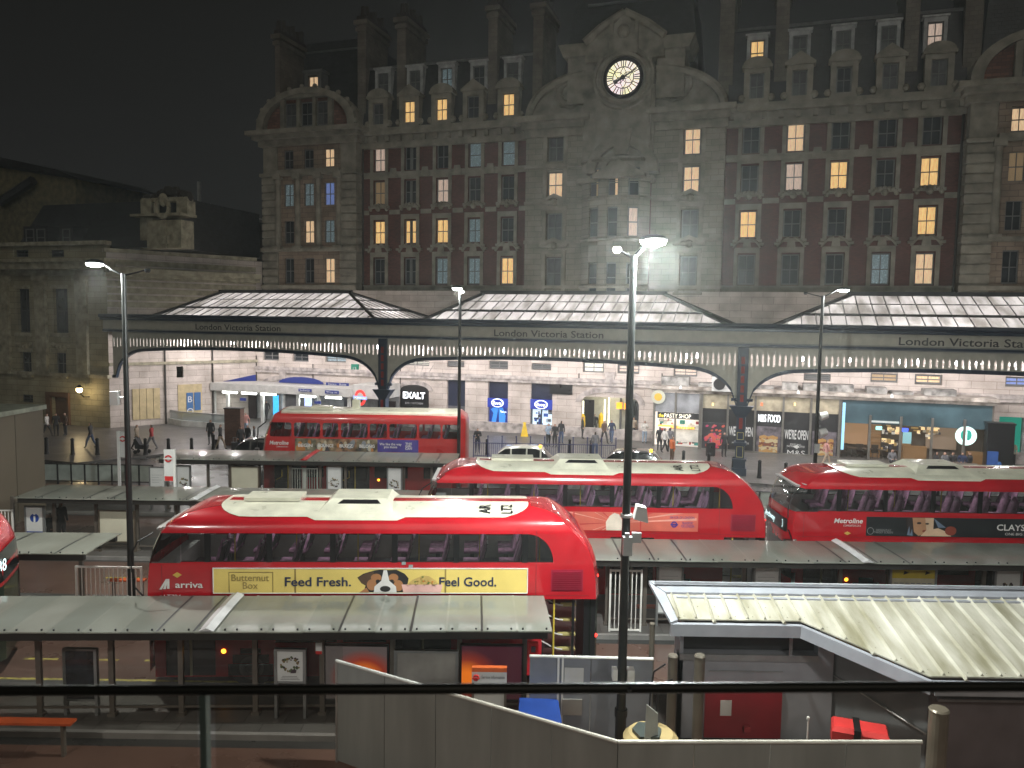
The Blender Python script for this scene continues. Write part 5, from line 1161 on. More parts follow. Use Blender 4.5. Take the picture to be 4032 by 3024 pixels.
HWT = [(3.9, HWD), (4.02, 1.235), (4.12, 1.19), (4.22, 1.10), (4.30, .97), (4.37, .76), (4.41, .5)]
hw_n = lambda z: lerp_tab(HWT, z) if z > 3.9 else HWD
REAR = [(2.3, 0.), (2.75, .02), (3.1, .07), (3.4, .18), (3.65, .33), (3.9, .55), (4.05, .72), (4.2, .95), (4.3, 1.15), (4.37, 1.4), (4.41, 1.75)]
FRNT = [(2.3, .0), (3.0, .03), (3.2, .08), (3.5, .17), (3.9, .36), (4.05, .5), (4.2, .75), (4.3, 1.0), (4.37, 1.35), (4.41, 1.8)]
def tyre(parent, x, y):
    m = MB(); s = 1 if y > 0 else -1
    m.cyl((x, y, .5), (x, y-s*.28, .5), .5, .5, 24); w_ = m.build('wheel', RUBBER, parent); m = MB(); m.cyl((x, y+s*.01, .5), (x, y-s*.05, .5), .3, .26, 20); m.cyl((x, y+s*.06, .5), (x, y, .5), .1, .14, 12)
    for k in range(8): a = k*PI/4; m.cyl((x+.2*math.cos(a), y+s*.02, .5+.2*math.sin(a)), (x+.2*math.cos(a), y-s*.02, .5+.2*math.sin(a)), .025, .025, 5)
    m.build('hub', mat('wheel_hub', (.12, .12, .12), .5, .5), w_)
def seats(parent, xs, zf, m1=None, my=1.0):
    me = MB(); me.box(-.22, .22, -.2, .2, .38, .48); me.add([(.14, -.2, .46), (.22, -.2, .46), (.22, .2, .46), (.14, .2, .46), (.30, -.17, 1.0), (.36, -.17, 1.0), (.36, .17, 1.0), (.30, .17, 1.0)], [(0, 4, 7, 3), (0, 1, 5, 4), (1, 2, 6, 5), (2, 3, 7, 6), (4, 5, 6, 7)]); me.ball((.33, 0, 1.0), .17, 8, sq=(.25, 1, .9))
    k = me.mesh('seat', m1 or SEATM, True); b = MB(); b.box(-.05, .05, -.05, .05, 0, .38); b.add([(.23, -.19, .5), (.25, -.19, .5), (.25, .19, .5), (.23, .19, .5), (.37, -.16, .98), (.385, -.16, .98), (.385, .16, .98), (.37, .16, .98)], [(0, 4, 7, 3), (0, 1, 5, 4), (1, 2, 6, 5), (2, 3, 7, 6), (4, 5, 6, 7)]); b.cyl((.38, -.15, 1.05), (.38, .15, 1.05), .02, .02, 6)
    kb = b.mesh('seat_base', SEATB)
    for x in xs:
        for y in (-.98, -.52, .52, .98):
            s = inst('seat', k, parent, (x, y, zf)); inst('seat_base', kb, s)
def new_bus(name):
    t = thing(name, 'x', 'bus')
    # side window run: stations
    win = [1.55, 1.67, 3.02, 3.14, 4.55, 4.67, 6.05, 6.17, 7.55, 7.67, 9.0, 9.12]
    xs = sorted(set([.95, 1.05]+win+[9.35, 9.55, 9.72, 9.85, 9.92, 9.98, 10.0, 10.3])); ni = len(xs)
    zl = [2.25, 2.32, 2.7, 3.15, 3.18, 3.26, 3.42, 3.6, 3.76, 3.89, 3.93, 4.02, 4.12, 4.22, 4.30, 4.37, 4.41]
    jb, jt = zl.index(3.18), zl.index(3.89)
    op = set()
    for i in range(ni-1):
        x0, x1 = xs[i], xs[i+1]; xm = (x0+x1)/2
        for j in range(jb, jt):
            zm = (zl[j]+zl[j+1])/2
            if .95 < xm < 10.0:
                op.add((i+1, j))
    def eg(end, j):
        z = (zl[j]+zl[j+1])/2
        if end == 0: return 2 if 3.0 < z < 3.9 else 0
        return 0
    def cf(i, j, side):
        z = (zl[j]+zl[j+1])/2
        if i == 0 and 3.16 < z < 3.9: return 2
        return 0
    m = shell(xs, zl, lambda z: lerp_tab(FRNT, z), lambda z: L1-lerp_tab(REAR, z), op, hw_n, None, eg, cf)
    for side in (-1, 1):     # red corner that rounds the rear of the window band
        y = side*HWD; P_ = [(10.0, y, 3.89)]+[(9.35+.65*math.cos(a*PI/24), y, 3.18+.71*math.sin(a*PI/24)) for a in range(13)]
        m.add(P_, [(0, k+1, k+2) if side > 0 else (0, k+2, k+1) for k in range(12)])
    # underside of the upper deck
    m.box(.3, L1-.3, -1.2, 1.2, 2.25, 2.27)
    o = m.build('body', [RED, BGD, BGL], t); autosmooth(o, 38)
    m = MB()
    for x in (.5, 9.58): m.box(x-.006, x+.006, -HWD-.002, -HWD+.01, 2.3, 3.1)
    m.box(9.574, 9.586, -HWD-.002, -HWD+.01, 3.1, 3.98); m.box(.3, 10.9, -HWD-.002, -HWD+.01, 2.34, 2.35)
    m.build('panel_joint', mat('joint_dark_red', (.12, .005, .008), .6), o)
    # lower deck
    lo = MB(); xr = 9.75
    holes_near = [(.55, 1.75, .32, 2.2), (3.2, 4.7, 1.15, 2.1), (4.85, 5.9, 1.15, 2.1), (6.1, 7.5, .32, 2.2), (8.3, 9.4, 1.3, 2.1)]
    for side in (-1, 1):
        k = MB(); hl = [(2.0, 3.1, .3, .5)]
        k.wall(.3, xr, .3, 2.249, [h for h in holes_near]+[(2.05, 3.15, .299, .62), (2.16, 3.04, .62, .86), (2.35, 2.85, .86, 1.02), (7.75, 8.85, .299, .62), (7.86, 8.74, .62, .86), (8.05, 8.55, .86, 1.02)] if side < 0 else holes_near[1:3]+[(.8, 2.0, 1.15, 2.1), (6.1, 7.5, 1.15, 2.1), (2.05, 3.15, .299, .62), (2.16, 3.04, .62, .86), (7.75, 8.85, .299, .62), (7.86, 8.74, .62, .86)], 0, .06)
        lo.add([(p[0], side*(HWD-p[1]) if side > 0 else -HWD+p[1], p[2]) for p in k.v], [f if side < 0 else f[::-1] for f in k.f])
    K = 8
    for end, xb in ((0, 0.0), (1, None)):
        if end == 0:
            for k in range(K):
                y0, y1 = -HWD+W2*k/K, -HWD+W2*(k+1)/K; f_ = lambda y: .02+.15*(abs(y)/HWD)**5
                for z0_, z1_, mi in ((.3, .95, 0), (.95, 2.05, 1), (2.05, 2.249, 0)): lo.add([(f_(y0), y0, z0_), (f_(y1), y1, z0_), (f_(y1), y1, z1_), (f_(y0), y0, z1_)], [(3, 2, 1, 0)], mi)
        else: lo.add([(xr, -HWD, .3), (xr, HWD, .3), (xr, HWD, 2.249), (xr, -HWD, 2.249)], [(0, 1, 2, 3)], 2)
    lo.box(.3, 11.0, -1.2, 1.2, .28, .34, 2)
    lo.build('lower_body', [RED, BGD, BTRIM], t)
    for a, b, c, d in holes_near[1:3]+[holes_near[4]]: g = MB(); g.add([(a, -HWD+.03, c), (b, -HWD+.03, c), (b, -HWD+.03, d), (a, -HWD+.03, d)], [(0, 1, 2, 3)]); g.build('lower_window', BGD, t)
    for a, b, c, d in (holes_near[0], holes_near[3]):
        g = MB(); xm = (a+b)/2
        g.box(a, xm-.03, -HWD+.04, -HWD+.07, c, d); g.box(xm+.03, b, -HWD+.04, -HWD+.07, c, d); dr = g.build('door', BGD, t)
        g = MB(); g.box(xm-.03, xm+.03, -HWD+.02, -HWD+.09, c, d); g.cyl((xm-.35, -HWD+.02, 1.5), (xm-.05, -HWD+.02, 1.4), .02, .02, 6); g.cyl((xm+.05, -HWD+.02, 1.4), (xm+.35, -HWD+.02, 1.5), .02, .02, 6); g.build('door_rail', mat('pale_rail_yellow', (.35, .33, .2), .4), dr)
    # rear open stairwell: steps with lit yellow nosings, glass behind
    g = MB(); NS_ = 5
    for k in range(NS_):
        z = .5+k*.38; x0_ = 10.12+.03*k; g.box(x0_-.3, 10.62, -.9, .3, z-.03, z, 0); g.box(x0_, 10.62, -1.06, -.9, z-.03, z+.012, 1)
        P_ = [(9.45+.14*j, -1.12+.01*j, z+.34-.34*(1-math.cos(PI*j/6))/2) for j in range(7)]; g.path(P_, .02, 5, 2)
    g.box(10.8, 11.1, -1.15, .3, .34, 2.24, 0); g.box(9.76, 9.8, -1.1, 1.2, .34, 2.24, 0)
    g.build('staircase', [BTRIM, mat('step_nosing', (.5, .42, .16), .5, emit=(.5, .42, .16), es=.06), mat('pale_handrail', (.45, .42, .4), .4)], t)
    g = MB(); g.cyl((10.05, -1.17, .34), (10.05, -1.17, 2.24), .025, .025, 8); g.build('grab_pole', POLEY, t)
    g = MB(); g.box(10.5, 10.56, -1.2, -1.14, .34, 2.24); g.build('door_post', BTRIM, t)
    g = MB(); g.add([(10.95, -1.2, .3), (L1-.02, -.7, .3), (L1-.02, .7, .3), (10.95, 1.2, .3), (10.95, -1.2, 2.25), (L1-.02, -.7, 2.25), (L1-.02, .7, 2.25), (10.95, 1.2, 2.25)], [(0, 1, 5, 4), (1, 2, 6, 5), (2, 3, 7, 6)]); g.build('rear_panel', [mat('rear_dark_glass', (.03, .045, .03), .1)], t)
    # glazing of upper deck
    for side in (-1, 1):
        g = MB(); y = side*(HWD-.012)
        prof = [(.97, 3.18), (9.99, 3.18)]+[(9.35+.64*math.cos(a*PI/16), 3.18+.71*math.sin(a*PI/16)) for a in range(1, 8)]+[(9.35, 3.89), (.97, 3.89)]
        g.add([(x, y, z) for x, z in prof], [tuple(range(len(prof))) if side < 0 else tuple(range(len(prof)-1, -1, -1))])
        gp = g.build('upper_glazing', BGL, t)
        g = MB()
        for x in (1.6, 3.08, 4.61, 6.11, 7.61, 9.3): g.box(x-.07, x+.07, y-.012*side*-1-.012, y+.012, 3.18, 3.89)
        g.box(.97, 9.95, y-.01, y+.02, 3.175, 3.2)
        g.build('window_pillars', BTRIM, gp)
    # interior of the upper deck
    g = MB(); g.box(.5, 10.6, -1.2, 1.2, 2.5, 2.54, 0); g.box(.5, 9.9, -1.18, 1.18, 4.0, 4.02, 1); g.box(10.2, 10.25, -1.15, 1.15, 2.54, 3.95, 0); g.box(1.3, 10, .95, 1.2, 3.87, 3.97, 1); g.box(.25, 10.2, 1.22, 1.235, 2.5, 3.17, 1); g.box(.25, 10.2, -1.235, -1.22, 2.5, 3.17, 1); g.box(.25, .6, -1.1, 1.1, 2.6, 3.05, 1); g.box(.3, 1.2, -1.0, 1.0, 3.9, 3.95, 1); g.build('upper_interior', [BINT, mat('ceiling_panel', (.3, .29, .28), .5)], t)
    seats(t, [1.55+.92*k for k in range(9)], 2.54)
    light('AREA', (5.4, 0, 3.97), 30, (1, .93, .9), 8.4, parent=t, sy=.25).data.energy = 42  # fill light added inside the deck so the seats show
    g = MB()
    for k in range(6): g.cyl((2.1+k*1.52, -.75, 2.54), (2.1+k*1.52, -.75, 3.98), .018, .018, 6)
    g.build('grab_poles', POLEY, t)
    # roof panel (cream) following the shoulder
    rp = MB(); XS = [1.7, 1.72, 1.78, 1.88, 2.05, 2.3, 2.6, 3.95, 4.15, 5.2, 6.15, 6.35, 8.8, 9.1, 9.25, 9.35, 9.4, 9.42]
    def zy(y):
        y = abs(y)
        if y <= .5: return 4.41+.05*(1-(y/.5)**2)*.5
        for (z0, h0), (z1, h1) in zip(HWT, HWT[1:]):
            if h1 <= y <= h0: return z0+(z1-z0)*(h0-y)/max(1e-6, h0-h1)
        return 4.2
    def halfw(x):
        d = min(x-1.7, 9.42-x); r = .7; q = 1.075+(.07 if 4.1 < x < 6.2 else 0)
        return q-(0 if d >= r else (r-math.sqrt(max(0, r*r-(r-d)**2))))
    T_ = [-1, -.96, -.9, -.8, -.65, -.45, -.2, 0, .2, .45, .65, .8, .9, .96, 1]
    V = [[(x, halfw(x)*t_, zy(halfw(x)*t_)+.022) for t_ in T_] for x in XS]
    nn = len(T_); o_ = [p for r_ in V for p in r_]
    rp.add(o_, [(i*nn+k, (i+1)*nn+k, (i+1)*nn+k+1, i*nn+k+1) for i in range(len(XS)-1) for k in range(nn-1)])
    # hatch box with dark vent
    rp.add([(4.15, -.95, 4.32), (6.05, -.95, 4.32), (6.05, .95, 4.32), (4.15, .95, 4.32), (4.45, -.55, 4.60), (5.85, -.55, 4.60), (5.85, .55, 4.60), (4.45, .55, 4.60)], [(0, 1, 5, 4), (1, 2, 6, 5), (2, 3, 7, 6), (3, 0, 4, 7), (4, 5, 6, 7)])
    rp.box(1.9+.3, 3.6, -.3, .5, 4.46, 4.54)
    ro = rp.build('roof', ROOFW, t); autosmooth(ro, 30)
    g = MB(); g.add([(4.62, -.62, 4.5), (5.7, -.62, 4.5), (5.6, -.58, 4.575), (4.75, -.58, 4.575), (4.62, -.70, 4.497), (5.7, -.70, 4.497), (5.6, -.59, 4.58), (4.75, -.59, 4.58)], [(4, 5, 6, 7), (0, 4, 7, 3), (1, 2, 6, 5), (3, 7, 6, 2)]); g.build('air_vent', BTRIM, ro)
    # small details
    g = MB(); g.cyl((.15, -1.25, 2.2), (-.05, -1.45, 2.6), .02, .02, 6); g.path([(.32, -1.27, 3.9), (.05, -1.5, 3.75), (-.12, -1.55, 3.4), (-.1, -1.5, 3.0)], .018, 5); g.box(-.2, .05, -1.62, -1.42, 1.9, 2.3); g.build('mirror', BTRIM, t)
    g = MB(); g.box(9.95, 10.75, -HWD-.004, -HWD+.01, 2.45, 3.0)
    for k in range(9): g.box(10.0, 10.7, -HWD-.02, -HWD-.0045, 2.49+k*.055, 2.515+k*.055)
    g.build('engine_grille', mat('grille_maroon', (.25, .01, .03), .35), t)
    g = MB(); g.ball((11.14, -.95, 2.75), .05, 6); g.ball((11.14, -.95, 1.2), .05, 6); g.build('tail_lamp', LAMPR, t)
    g = MB(); g.ball((1.95, -HWD-.01, .95), .06, 8, sq=(1, .4, 1)); g.build('indicator', LAMPA, t)
    for x in (2.6, 8.3):
        for y in (-1.2, 1.2): tyre(t, x, y)
    return t, ro
def deck_texts(t, ro):
    for w_, x in (('LT2', 8.85), ('AR', 8.3)):
        o = txt(w_, x, -.78, 4.405, .28, BTRIM, ro, 'roof_number', flat=True, w=.44, bold=.015); o.rotation_mode = 'ZYX'; o.rotation_euler = (math.radians(15), 0, PI/2)
YB = -HWD-.006
def place(t, xf, ynear, label):
    t.location = (xf, ynear+HWD, 0); t['label'] = label; return t
GRP = 'double deck buses at the stands'
proto, pro = new_bus('double_decker_bus'); proto['group'] = GRP
# ---- advert bus, nearest
b2 = copy_tree(proto); b3 = copy_tree(proto); b4 = copy_tree(proto)
xf1 = at_y(545, 2200, 18.6).x
place(proto, xf1, 18.58, 'red double decker with a yellow dog food advert, standing behind the nearest shelter')
proto.rotation_euler.z = math.radians(2.5)
deck_texts(proto, pro)
adm = mat('advert_yellow', (.72, .55, .16), .35, var=.04); INK = mat('advert_navy', (.02, .03, .07), .5); INKB = mat('advert_brown', (.28, .2, .06), .5)
ad = MB(); x0, x1, z0_, z1_ = 1.74, 9.36, 2.42, 3.02; ad.box(x0, x1, YB-.012, YB, z0_, z1_); a1 = ad.build('advert', adm, proto)
f = MB(); y_ = YB-.02
for q in ((x0-.02, x1+.02, z1_, z1_+.02), (x0-.02, x1+.02, z0_-.02, z0_), (x0-.02, x0, z0_, z1_), (x1, x1+.02, z0_, z1_)): f.box(q[0], q[1], y_, YB, q[2], q[3])
f.build('advert_frame', WL, a1)
f = MB()
for q in ((2.10, 2.12, z0_+.01, z1_-.08), (3.15, 3.17, z0_+.01, z1_-.08), (2.12, 3.15, z1_-.1, z1_-.08)): f.box(q[0], q[1], YB-.016, YB-.0125, q[2], q[3])
for x in (3.7, 7.35): f.box(x-.02, x+.02, YB-.016, YB-.0125, z0_, z1_)
f.build('advert_lines', INKB, a1)
txt('Butternut\nBox', 2.62, YB-.02, 2.70, .36, INKB, a1, w=.9); txt('Feed Fresh.', 4.25, YB-.02, 2.70, .22, INK, a1, w=1.6, bold=.018); txt('Feel Good.', 7.9, YB-.02, 2.70, .22, INK, a1, w=1.4, bold=.018)
DOG = [mat('dog_black', (.02, .018, .018), .7), mat('dog_white', (.7, .68, .66), .7), mat('dog_tan', (.38, .17, .07), .7), mat('dog_brown', (.09, .05, .03), .7), mat('box_pink', (.7, .42, .38), .5), mat('food', (.6, .42, .14), .6), mat('food_orange', (.6, .2, .03), .6), mat('food_green', (.12, .2, .04), .6)]
d = MB(); yd = [YB-.0125]
def blob(pts, mi):
    yd[0] -= .0008; d.xz(pts, yd[0]-.0006, yd[0], mi)
def ell(cx, cz, rx, rz, mi, n=16, rot=0): blob([(cx+rx*math.cos(2*PI*i/n)*math.cos(rot)-rz*math.sin(2*PI*i/n)*math.sin(rot), cz+rx*math.cos(2*PI*i/n)*math.sin(rot)+rz*math.sin(2*PI*i/n)*math.cos(rot)) for i in range(n)], mi)
ox = 5.82
blob([(5.20, 2.80), (5.35, 2.90), (5.62, 2.98), (5.75, 3.0), (5.95, 2.99), (6.15, 3.0), (6.35, 2.9), (6.45, 2.78), (6.42, 2.6), (6.3, 2.43), (5.35, 2.43), (5.4, 2.6), (5.3, 2.66)], 0)
blob([(5.22, 2.79), (5.4, 2.9), (5.6, 2.95), (5.6, 2.75), (5.45, 2.6), (5.3, 2.66)], 3); ell(5.66, 2.8, .13, .1, 2); ell(6.08, 2.8, .12, .1, 2); ell(5.55, 2.62, .12, .14, 2); ell(6.2, 2.6, .12, .14, 2); ell(5.7, 2.72, .05, .035, 0); ell(6.04, 2.72, .05, .035, 0)
blob([(5.84, 2.99), (5.92, 2.99), (5.98, 2.72), (6.14, 2.58), (6.16, 2.43), (5.6, 2.43), (5.62, 2.58), (5.78, 2.72)], 1); ell(5.88, 2.52, .13, .075, 0); blob([(5.25, 2.43), (5.5, 2.43), (5.42, 2.55)], 2)
blob([(6.28, 2.63), (7.28, 2.63), (7.24, 2.43), (6.32, 2.43)], 4); rnd = random.Random(3)
blob([(6.4, 2.63), (6.55, 2.75), (6.8, 2.86), (6.95, 2.84), (7.1, 2.74), (7.2, 2.63)], 5)
for i in range(34): a_ = rnd.random(); ell(6.45+.68*a_, 2.65+rnd.random()*.18*(1-abs(2*a_-1)), .03, .02, rnd.choice((5, 6, 7, 5)), 6)
d.build('dog_picture', DOG, a1)
txt('arriva', 1.15, YB-.01, 2.62, .15, WL, proto, w=.66, bold=.015); f = MB()
for k in range(3): f.xz([(.44+.09*k, 2.50+.01*k), (.50+.09*k, 2.50+.01*k), (.64+.02*k, 2.76), (.60+.02*k, 2.76)], YB-.008, YB)
f.build('logo_mark', WL, proto)
f = MB(); f.xz([(.76, 2.86), (.87, 2.93), (.98, 2.86), (.87, 2.79)], YB-.008, YB); f.build('hybrid_badge', mat('badge_gold', (.6, .4, .08), .4), proto); txt('LT794', .75, YB-.01, 2.33, .085, WL, proto, w=.4)
for i, (x, z) in enumerate(((6.28, 3.12), (6.45, 3.05))): f = MB(); f.box(x, x+.1, YB-.006, YB, z, z+.07); f.build('sticker', mat('sticker_grey', (.3, .35, .35), .5), proto)
# ---- pink advert bus
xf2 = at_y(1660, 2000, 24.9).x
place(b2, xf2, 24.9, 'red double decker with a pink sunburst advert, partly behind the tall near lamp post')
ro2 = [c for c in b2.children if c.name.startswith('roof')][0]; deck_texts(b2, ro2)
f = MB(); f.box(3.2, 8.9, YB-.012, YB, 2.42, 3.02); a2 = f.build('advert', mat('advert_pink', (.62, .13, .09), .4, var=.2, scale=.8), b2)
PK = [mat('ray_pale', (.75, .35, .28), .5), mat('ray_deep', (.45, .03, .03), .5), mat('figure_pale', (.7, .6, .5), .6), mat('purple_ink', (.06, .03, .25), .5)]
f = MB(); cx_, cz_ = 6.2, 2.68; rnd = random.Random(9)
def clipr(a_):
    c_, s_ = math.cos(a_), math.sin(a_); t_ = 9
    for v_, lo_, hi_, d_ in ((cx_, 3.25, 8.85, c_), (cz_, 2.43, 3.01, s_)):
        if d_ > 1e-6: t_ = min(t_, (hi_-v_)/d_)
        if d_ < -1e-6: t_ = min(t_, (lo_-v_)/d_)
    return (cx_+c_*t_, cz_+s_*t_)
for i in range(26):
    a_ = rnd.random()*2*PI; w_ = .015+.03*rnd.random(); y_ = YB-.0125-i*.0004; f.xz([(cx_, cz_), clipr(a_), clipr(a_+w_)], y_-.0003, y_, i % 2)
f.xz([(5.95, 2.43), (6.45, 2.43), (6.47, 2.75), (6.35, 2.95), (6.2, 3.0), (6.05, 2.9), (5.93, 2.7)], YB-.026, YB-.024, 2)
for x in (4.9, 7.05): f.box(x-.02, x+.02, YB-.028, YB-.026, 2.42, 3.02, 1)
f.build('sunburst_picture', PK, a2)
txt('MAYOR OF LONDON', 8.38, YB-.03, 2.88, .08, PK[3], a2, w=.78); txt('TRANSPORT\nFOR LONDON', 8.56, YB-.03, 2.65, .18, PK[3], a2, w=.42); roundel(a2, 2.65, .1, PK[3], PK[3], YB-.03, x=8.13)

roundel(b2, 1.55, .3, WL, WL, YB-.03, x=10.3)
# ---- metroline bus at right showing its face
xf3 = at_y(3106, 2000, 24.8).x
place(b3, xf3, 24.8, 'red double decker at the right edge showing its front and lit destination blind')
BT = emat('blind_text', (.75, 1, 1), 2.0)
f = MB(); K = 8
for k in range(K):
    y0, y1 = -1.05+2.1*k/K, -1.05+2.1*(k+1)/K; fx = lambda y: -.012+.15*(abs(y)/HWD)**5
    f.add([(fx(y0), y0, 2.42), (fx(y1), y1, 2.42), (fx(y1), y1, 2.86), (fx(y0), y0, 2.86)], [(3, 2, 1, 0)])
bl = f.build('destination_blind', BTRIM, b3)
o = txt('Archway', 0, 0, 0, .2, BT, bl, 'blind_lettering', w=.95); o.location = (-.03, .42, 2.64); o.rotation_euler.z = -PI/2
o = txt('390', 0, 0, 0, .26, BT, bl, 'blind_lettering', w=.5); o.location = (.02, -.55, 2.64); o.rotation_euler.z = -PI/2-.15
txt('Metroline', 1.92, YB-.01, 2.88, .15, WL, b3, w=.92, bold=.02, shear=.2); txt('COMFORTDELGRO', 2.05, YB-.01, 2.72, .06, WL, b3, w=.56)
f = MB(); f.xz([(1.8, 2.47), (1.91, 2.53), (2.02, 2.47), (1.91, 2.41)], YB-.008, YB); f.build('hybrid_badge', MATS['badge_gold'], b3)
f = MB(); f.box(2.5, 9.4, YB-.012, YB, 2.40, 3.02); a3 = f.build('advert', mat('advert_black', (.02, .022, .025), .35), b3)
FC = [mat('portrait_skin', (.45, .24, .13), .6), mat('portrait_hair', (.03, .02, .02), .6), mat('portrait_light', (.65, .45, .3), .6), mat('portrait_rust', (.25, .05, .03), .6), mat('portrait_blue', (.15, .2, .28), .6)]
d = MB(); yd = [YB-.0125]
blob([(4.5, 3.0), (4.95, 3.0), (5.0, 2.5), (4.75, 2.45), (4.55, 2.7)], 1); blob([(4.85, 3.01), (5.9, 3.01), (5.95, 2.75), (5.7, 2.55), (5.2, 2.42), (4.95, 2.55)], 0); blob([(5.5, 3.01), (5.95, 3.01), (5.95, 2.65), (5.6, 2.62)], 2)
ell(5.2, 2.84, .12, .035, 1); ell(5.62, 2.82, .1, .03, 1); ell(5.5, 2.58, .12, .04, 3); blob([(5.6, 2.62), (6.2, 2.68), (6.7, 2.55), (6.9, 2.42), (5.3, 2.42)], 2); ell(6.85, 2.6, .3, .15, 3); blob([(5.95, 3.0), (6.6, 2.7), (6.2, 2.7)], 4); blob([(4.6, 2.45), (4.7, 2.75), (4.75, 2.45), (4.85, 2.65), (4.9, 2.42)], 4)
d.v = [(3.75+(p[0]-4.5)*.62, p[1], p[2]) for p in d.v]; d.build('portrait_picture', FC, a3)
txt('CLAYSTONE', 7.55, YB-.03, 2.74, .19, WL, a3, w=1.75, bold=.015); txt('ONE BIG SCREEN', 7.5, YB-.03, 2.53, .08, WL, a3, w=1.1); txt('DESIGN PLAY\nTARGET SCREEN', 3.05, YB-.03, 2.56, .14, mat('advert_grey_ink', (.3, .3, .3), .5), a3, w=.6)
f = MB()
for i in range(16): a0, a1_ = 2*PI*i/16, 2*PI*(i+1)/16; f.cyl((2.64+.1*math.cos(a0), YB-.016, 2.56+.11*math.sin(a0)), (2.64+.1*math.cos(a1_), YB-.016, 2.56+.11*math.sin(a1_)), .01, .01, 4)
f.build('round_mark', MATS['advert_grey_ink'], a3)
# ---- bus leaving the left edge: rear end only in view
place(b4, -13.05-L1*math.cos(math.radians(20)), 18.9-L1*math.sin(math.radians(20)), 'red bus cut off by the left edge, its curved rear and route number showing')
b4.rotation_euler.z = math.radians(20)
f = MB(); K = 8; fx = lambda y: L1+.004-.15*(abs(y)/HWD)**5
for k in range(K):
    y0, y1 = -1.15+2.3*k/K, -1.15+2.3*(k+1)/K
    f.add([(fx(y0), y0, 2.35), (fx(y1), y1, 2.35), (fx(y1)-.05, y1, 3.1), (fx(y0)-.05, y0, 3.1)], [(0, 1, 2, 3)])
rg = f.build('rear_window', BGD, b4); o = txt('38', 0, 0, 0, .3, BT, rg, 'route_number', w=.4); o.location = (L1-.02, -.75, 2.75); o.rotation_euler.z = PI/2-.2
# ================================================================ older style bus
t = thing('double_decker_bus', 'older red double decker with separate square windows, nearest the station canopy', 'bus', group=GRP)
LB = 10.36
hw_o = lambda z: lerp_tab([(4.06, HWD), (4.24, 1.2), (4.36, 1.08), (4.43, .9)], z) if z > 4.06 else HWD
px = lambda X_: (X_-235)/(1905-235)*LB
wins = [(px(a), px(b)) for a, b in ((320, 495), (515, 725), (745, 870), (892, 1105), (1122, 1260), (1280, 1500), (1518, 1690), (1705, 1830))]
xs = sorted([v for w_ in wins for v in w_]); zl = [.3, .95, 1.15, 2.0, 2.2, 3.17, 3.25, 3.8, 3.88, 4.06, 4.24, 4.36, 4.43]
op = set((i+1, j) for i in range(len(xs)-1) for j in range(len(zl)-1) if i % 2 == 0 and 3.17 <= zl[j] < 3.85)
def eg(end, j): return 1 if (end == 0 and (zl[j] in (3.17, 3.25, 1.15, .95))) else 0
m = shell(xs, zl, lambda z: lerp_tab([(.3, 0.), (2.2, .0), (3.0, .08), (4.0, .45), (4.24, .6), (4.43, .95)], z), lambda z: LB-lerp_tab([(.3, 0.), (4.0, .02), (4.24, .12), (4.43, .4)], z), op, hw_o, None, eg, None, .22)
o = m.build('body', [RED2, BGD], t); autosmooth(o, 35)
for a, b in wins:
    for side in (-1, 1):
        y = side*(HWD-.015); g = MB(); g.add([(a, y, 3.17), (b, y, 3.17), (b, y, 3.88), (a, y, 3.88)], [(0, 1, 2, 3)] if side < 0 else [(3, 2, 1, 0)]); w_ = g.build('side_window', BGL, t)
        g = MB(); r = .1; yy = side*(HWD+.004)
        for cx_, cz_, sx_, sz_ in ((a, 3.17, 1, 1), (b, 3.17, -1, 1), (a, 3.88, 1, -1), (b, 3.88, -1, -1)):   # rounded corners
            P_ = [(cx_, yy, cz_)]+[(cx_+sx_*(r-r*math.cos(k*PI/8)), yy, cz_+sz_*(r-r*math.sin(k*PI/8))) for k in range(5)]; g.add(P_, [tuple(range(6))])
        g.build('window_corners', RED2, w_)
g = MB(); g.box(.5, LB-.2, -1.2, 1.2, 2.3, 2.34); g.box(.9, LB-.5, -1.1, 1.1, 4.1, 4.12); g.box(LB-.4, LB-.3, -1.1, 1.1, 2.3, 4.0); g.build('upper_interior', BINT, t); seats(t, [1.3+.85*k for k in range(10)], 2.5); light('AREA', (5.2, 0, 4.05), 22, (1, .95, .9), 7.6, parent=t, sy=.25)  # area light added here to make the seats visible
g = MB()
g.add([(x, y, z) for x in (1.05, LB-.5) for y, z in ((-1.14, 4.32), (-.92, 4.455), (-.4, 4.49), (.4, 4.49), (.92, 4.455), (1.14, 4.32))], [(k, 6+k, 7+k, k+1) for k in range(5)]); g.box(2.3, 3.3, -.2, .5, 4.48, 4.58); g.box(4.4, 4.75, -.1, .3, 4.48, 4.93); g.cyl((4.55, 0, 4.88), (4.55, .0, 5.03), .12, .05, 8)
ro = g.build('roof', ROOFW, t)
for x, s in ((7.2, '|'), ): pass
g = MB(); g.box(LB-.35, LB-.1, -HWD-.03, -HWD+.02, 2.25, 4.2); g.build('rear_corner_strip', mat('corner_strip', (.5, .03, .03), .2), t)
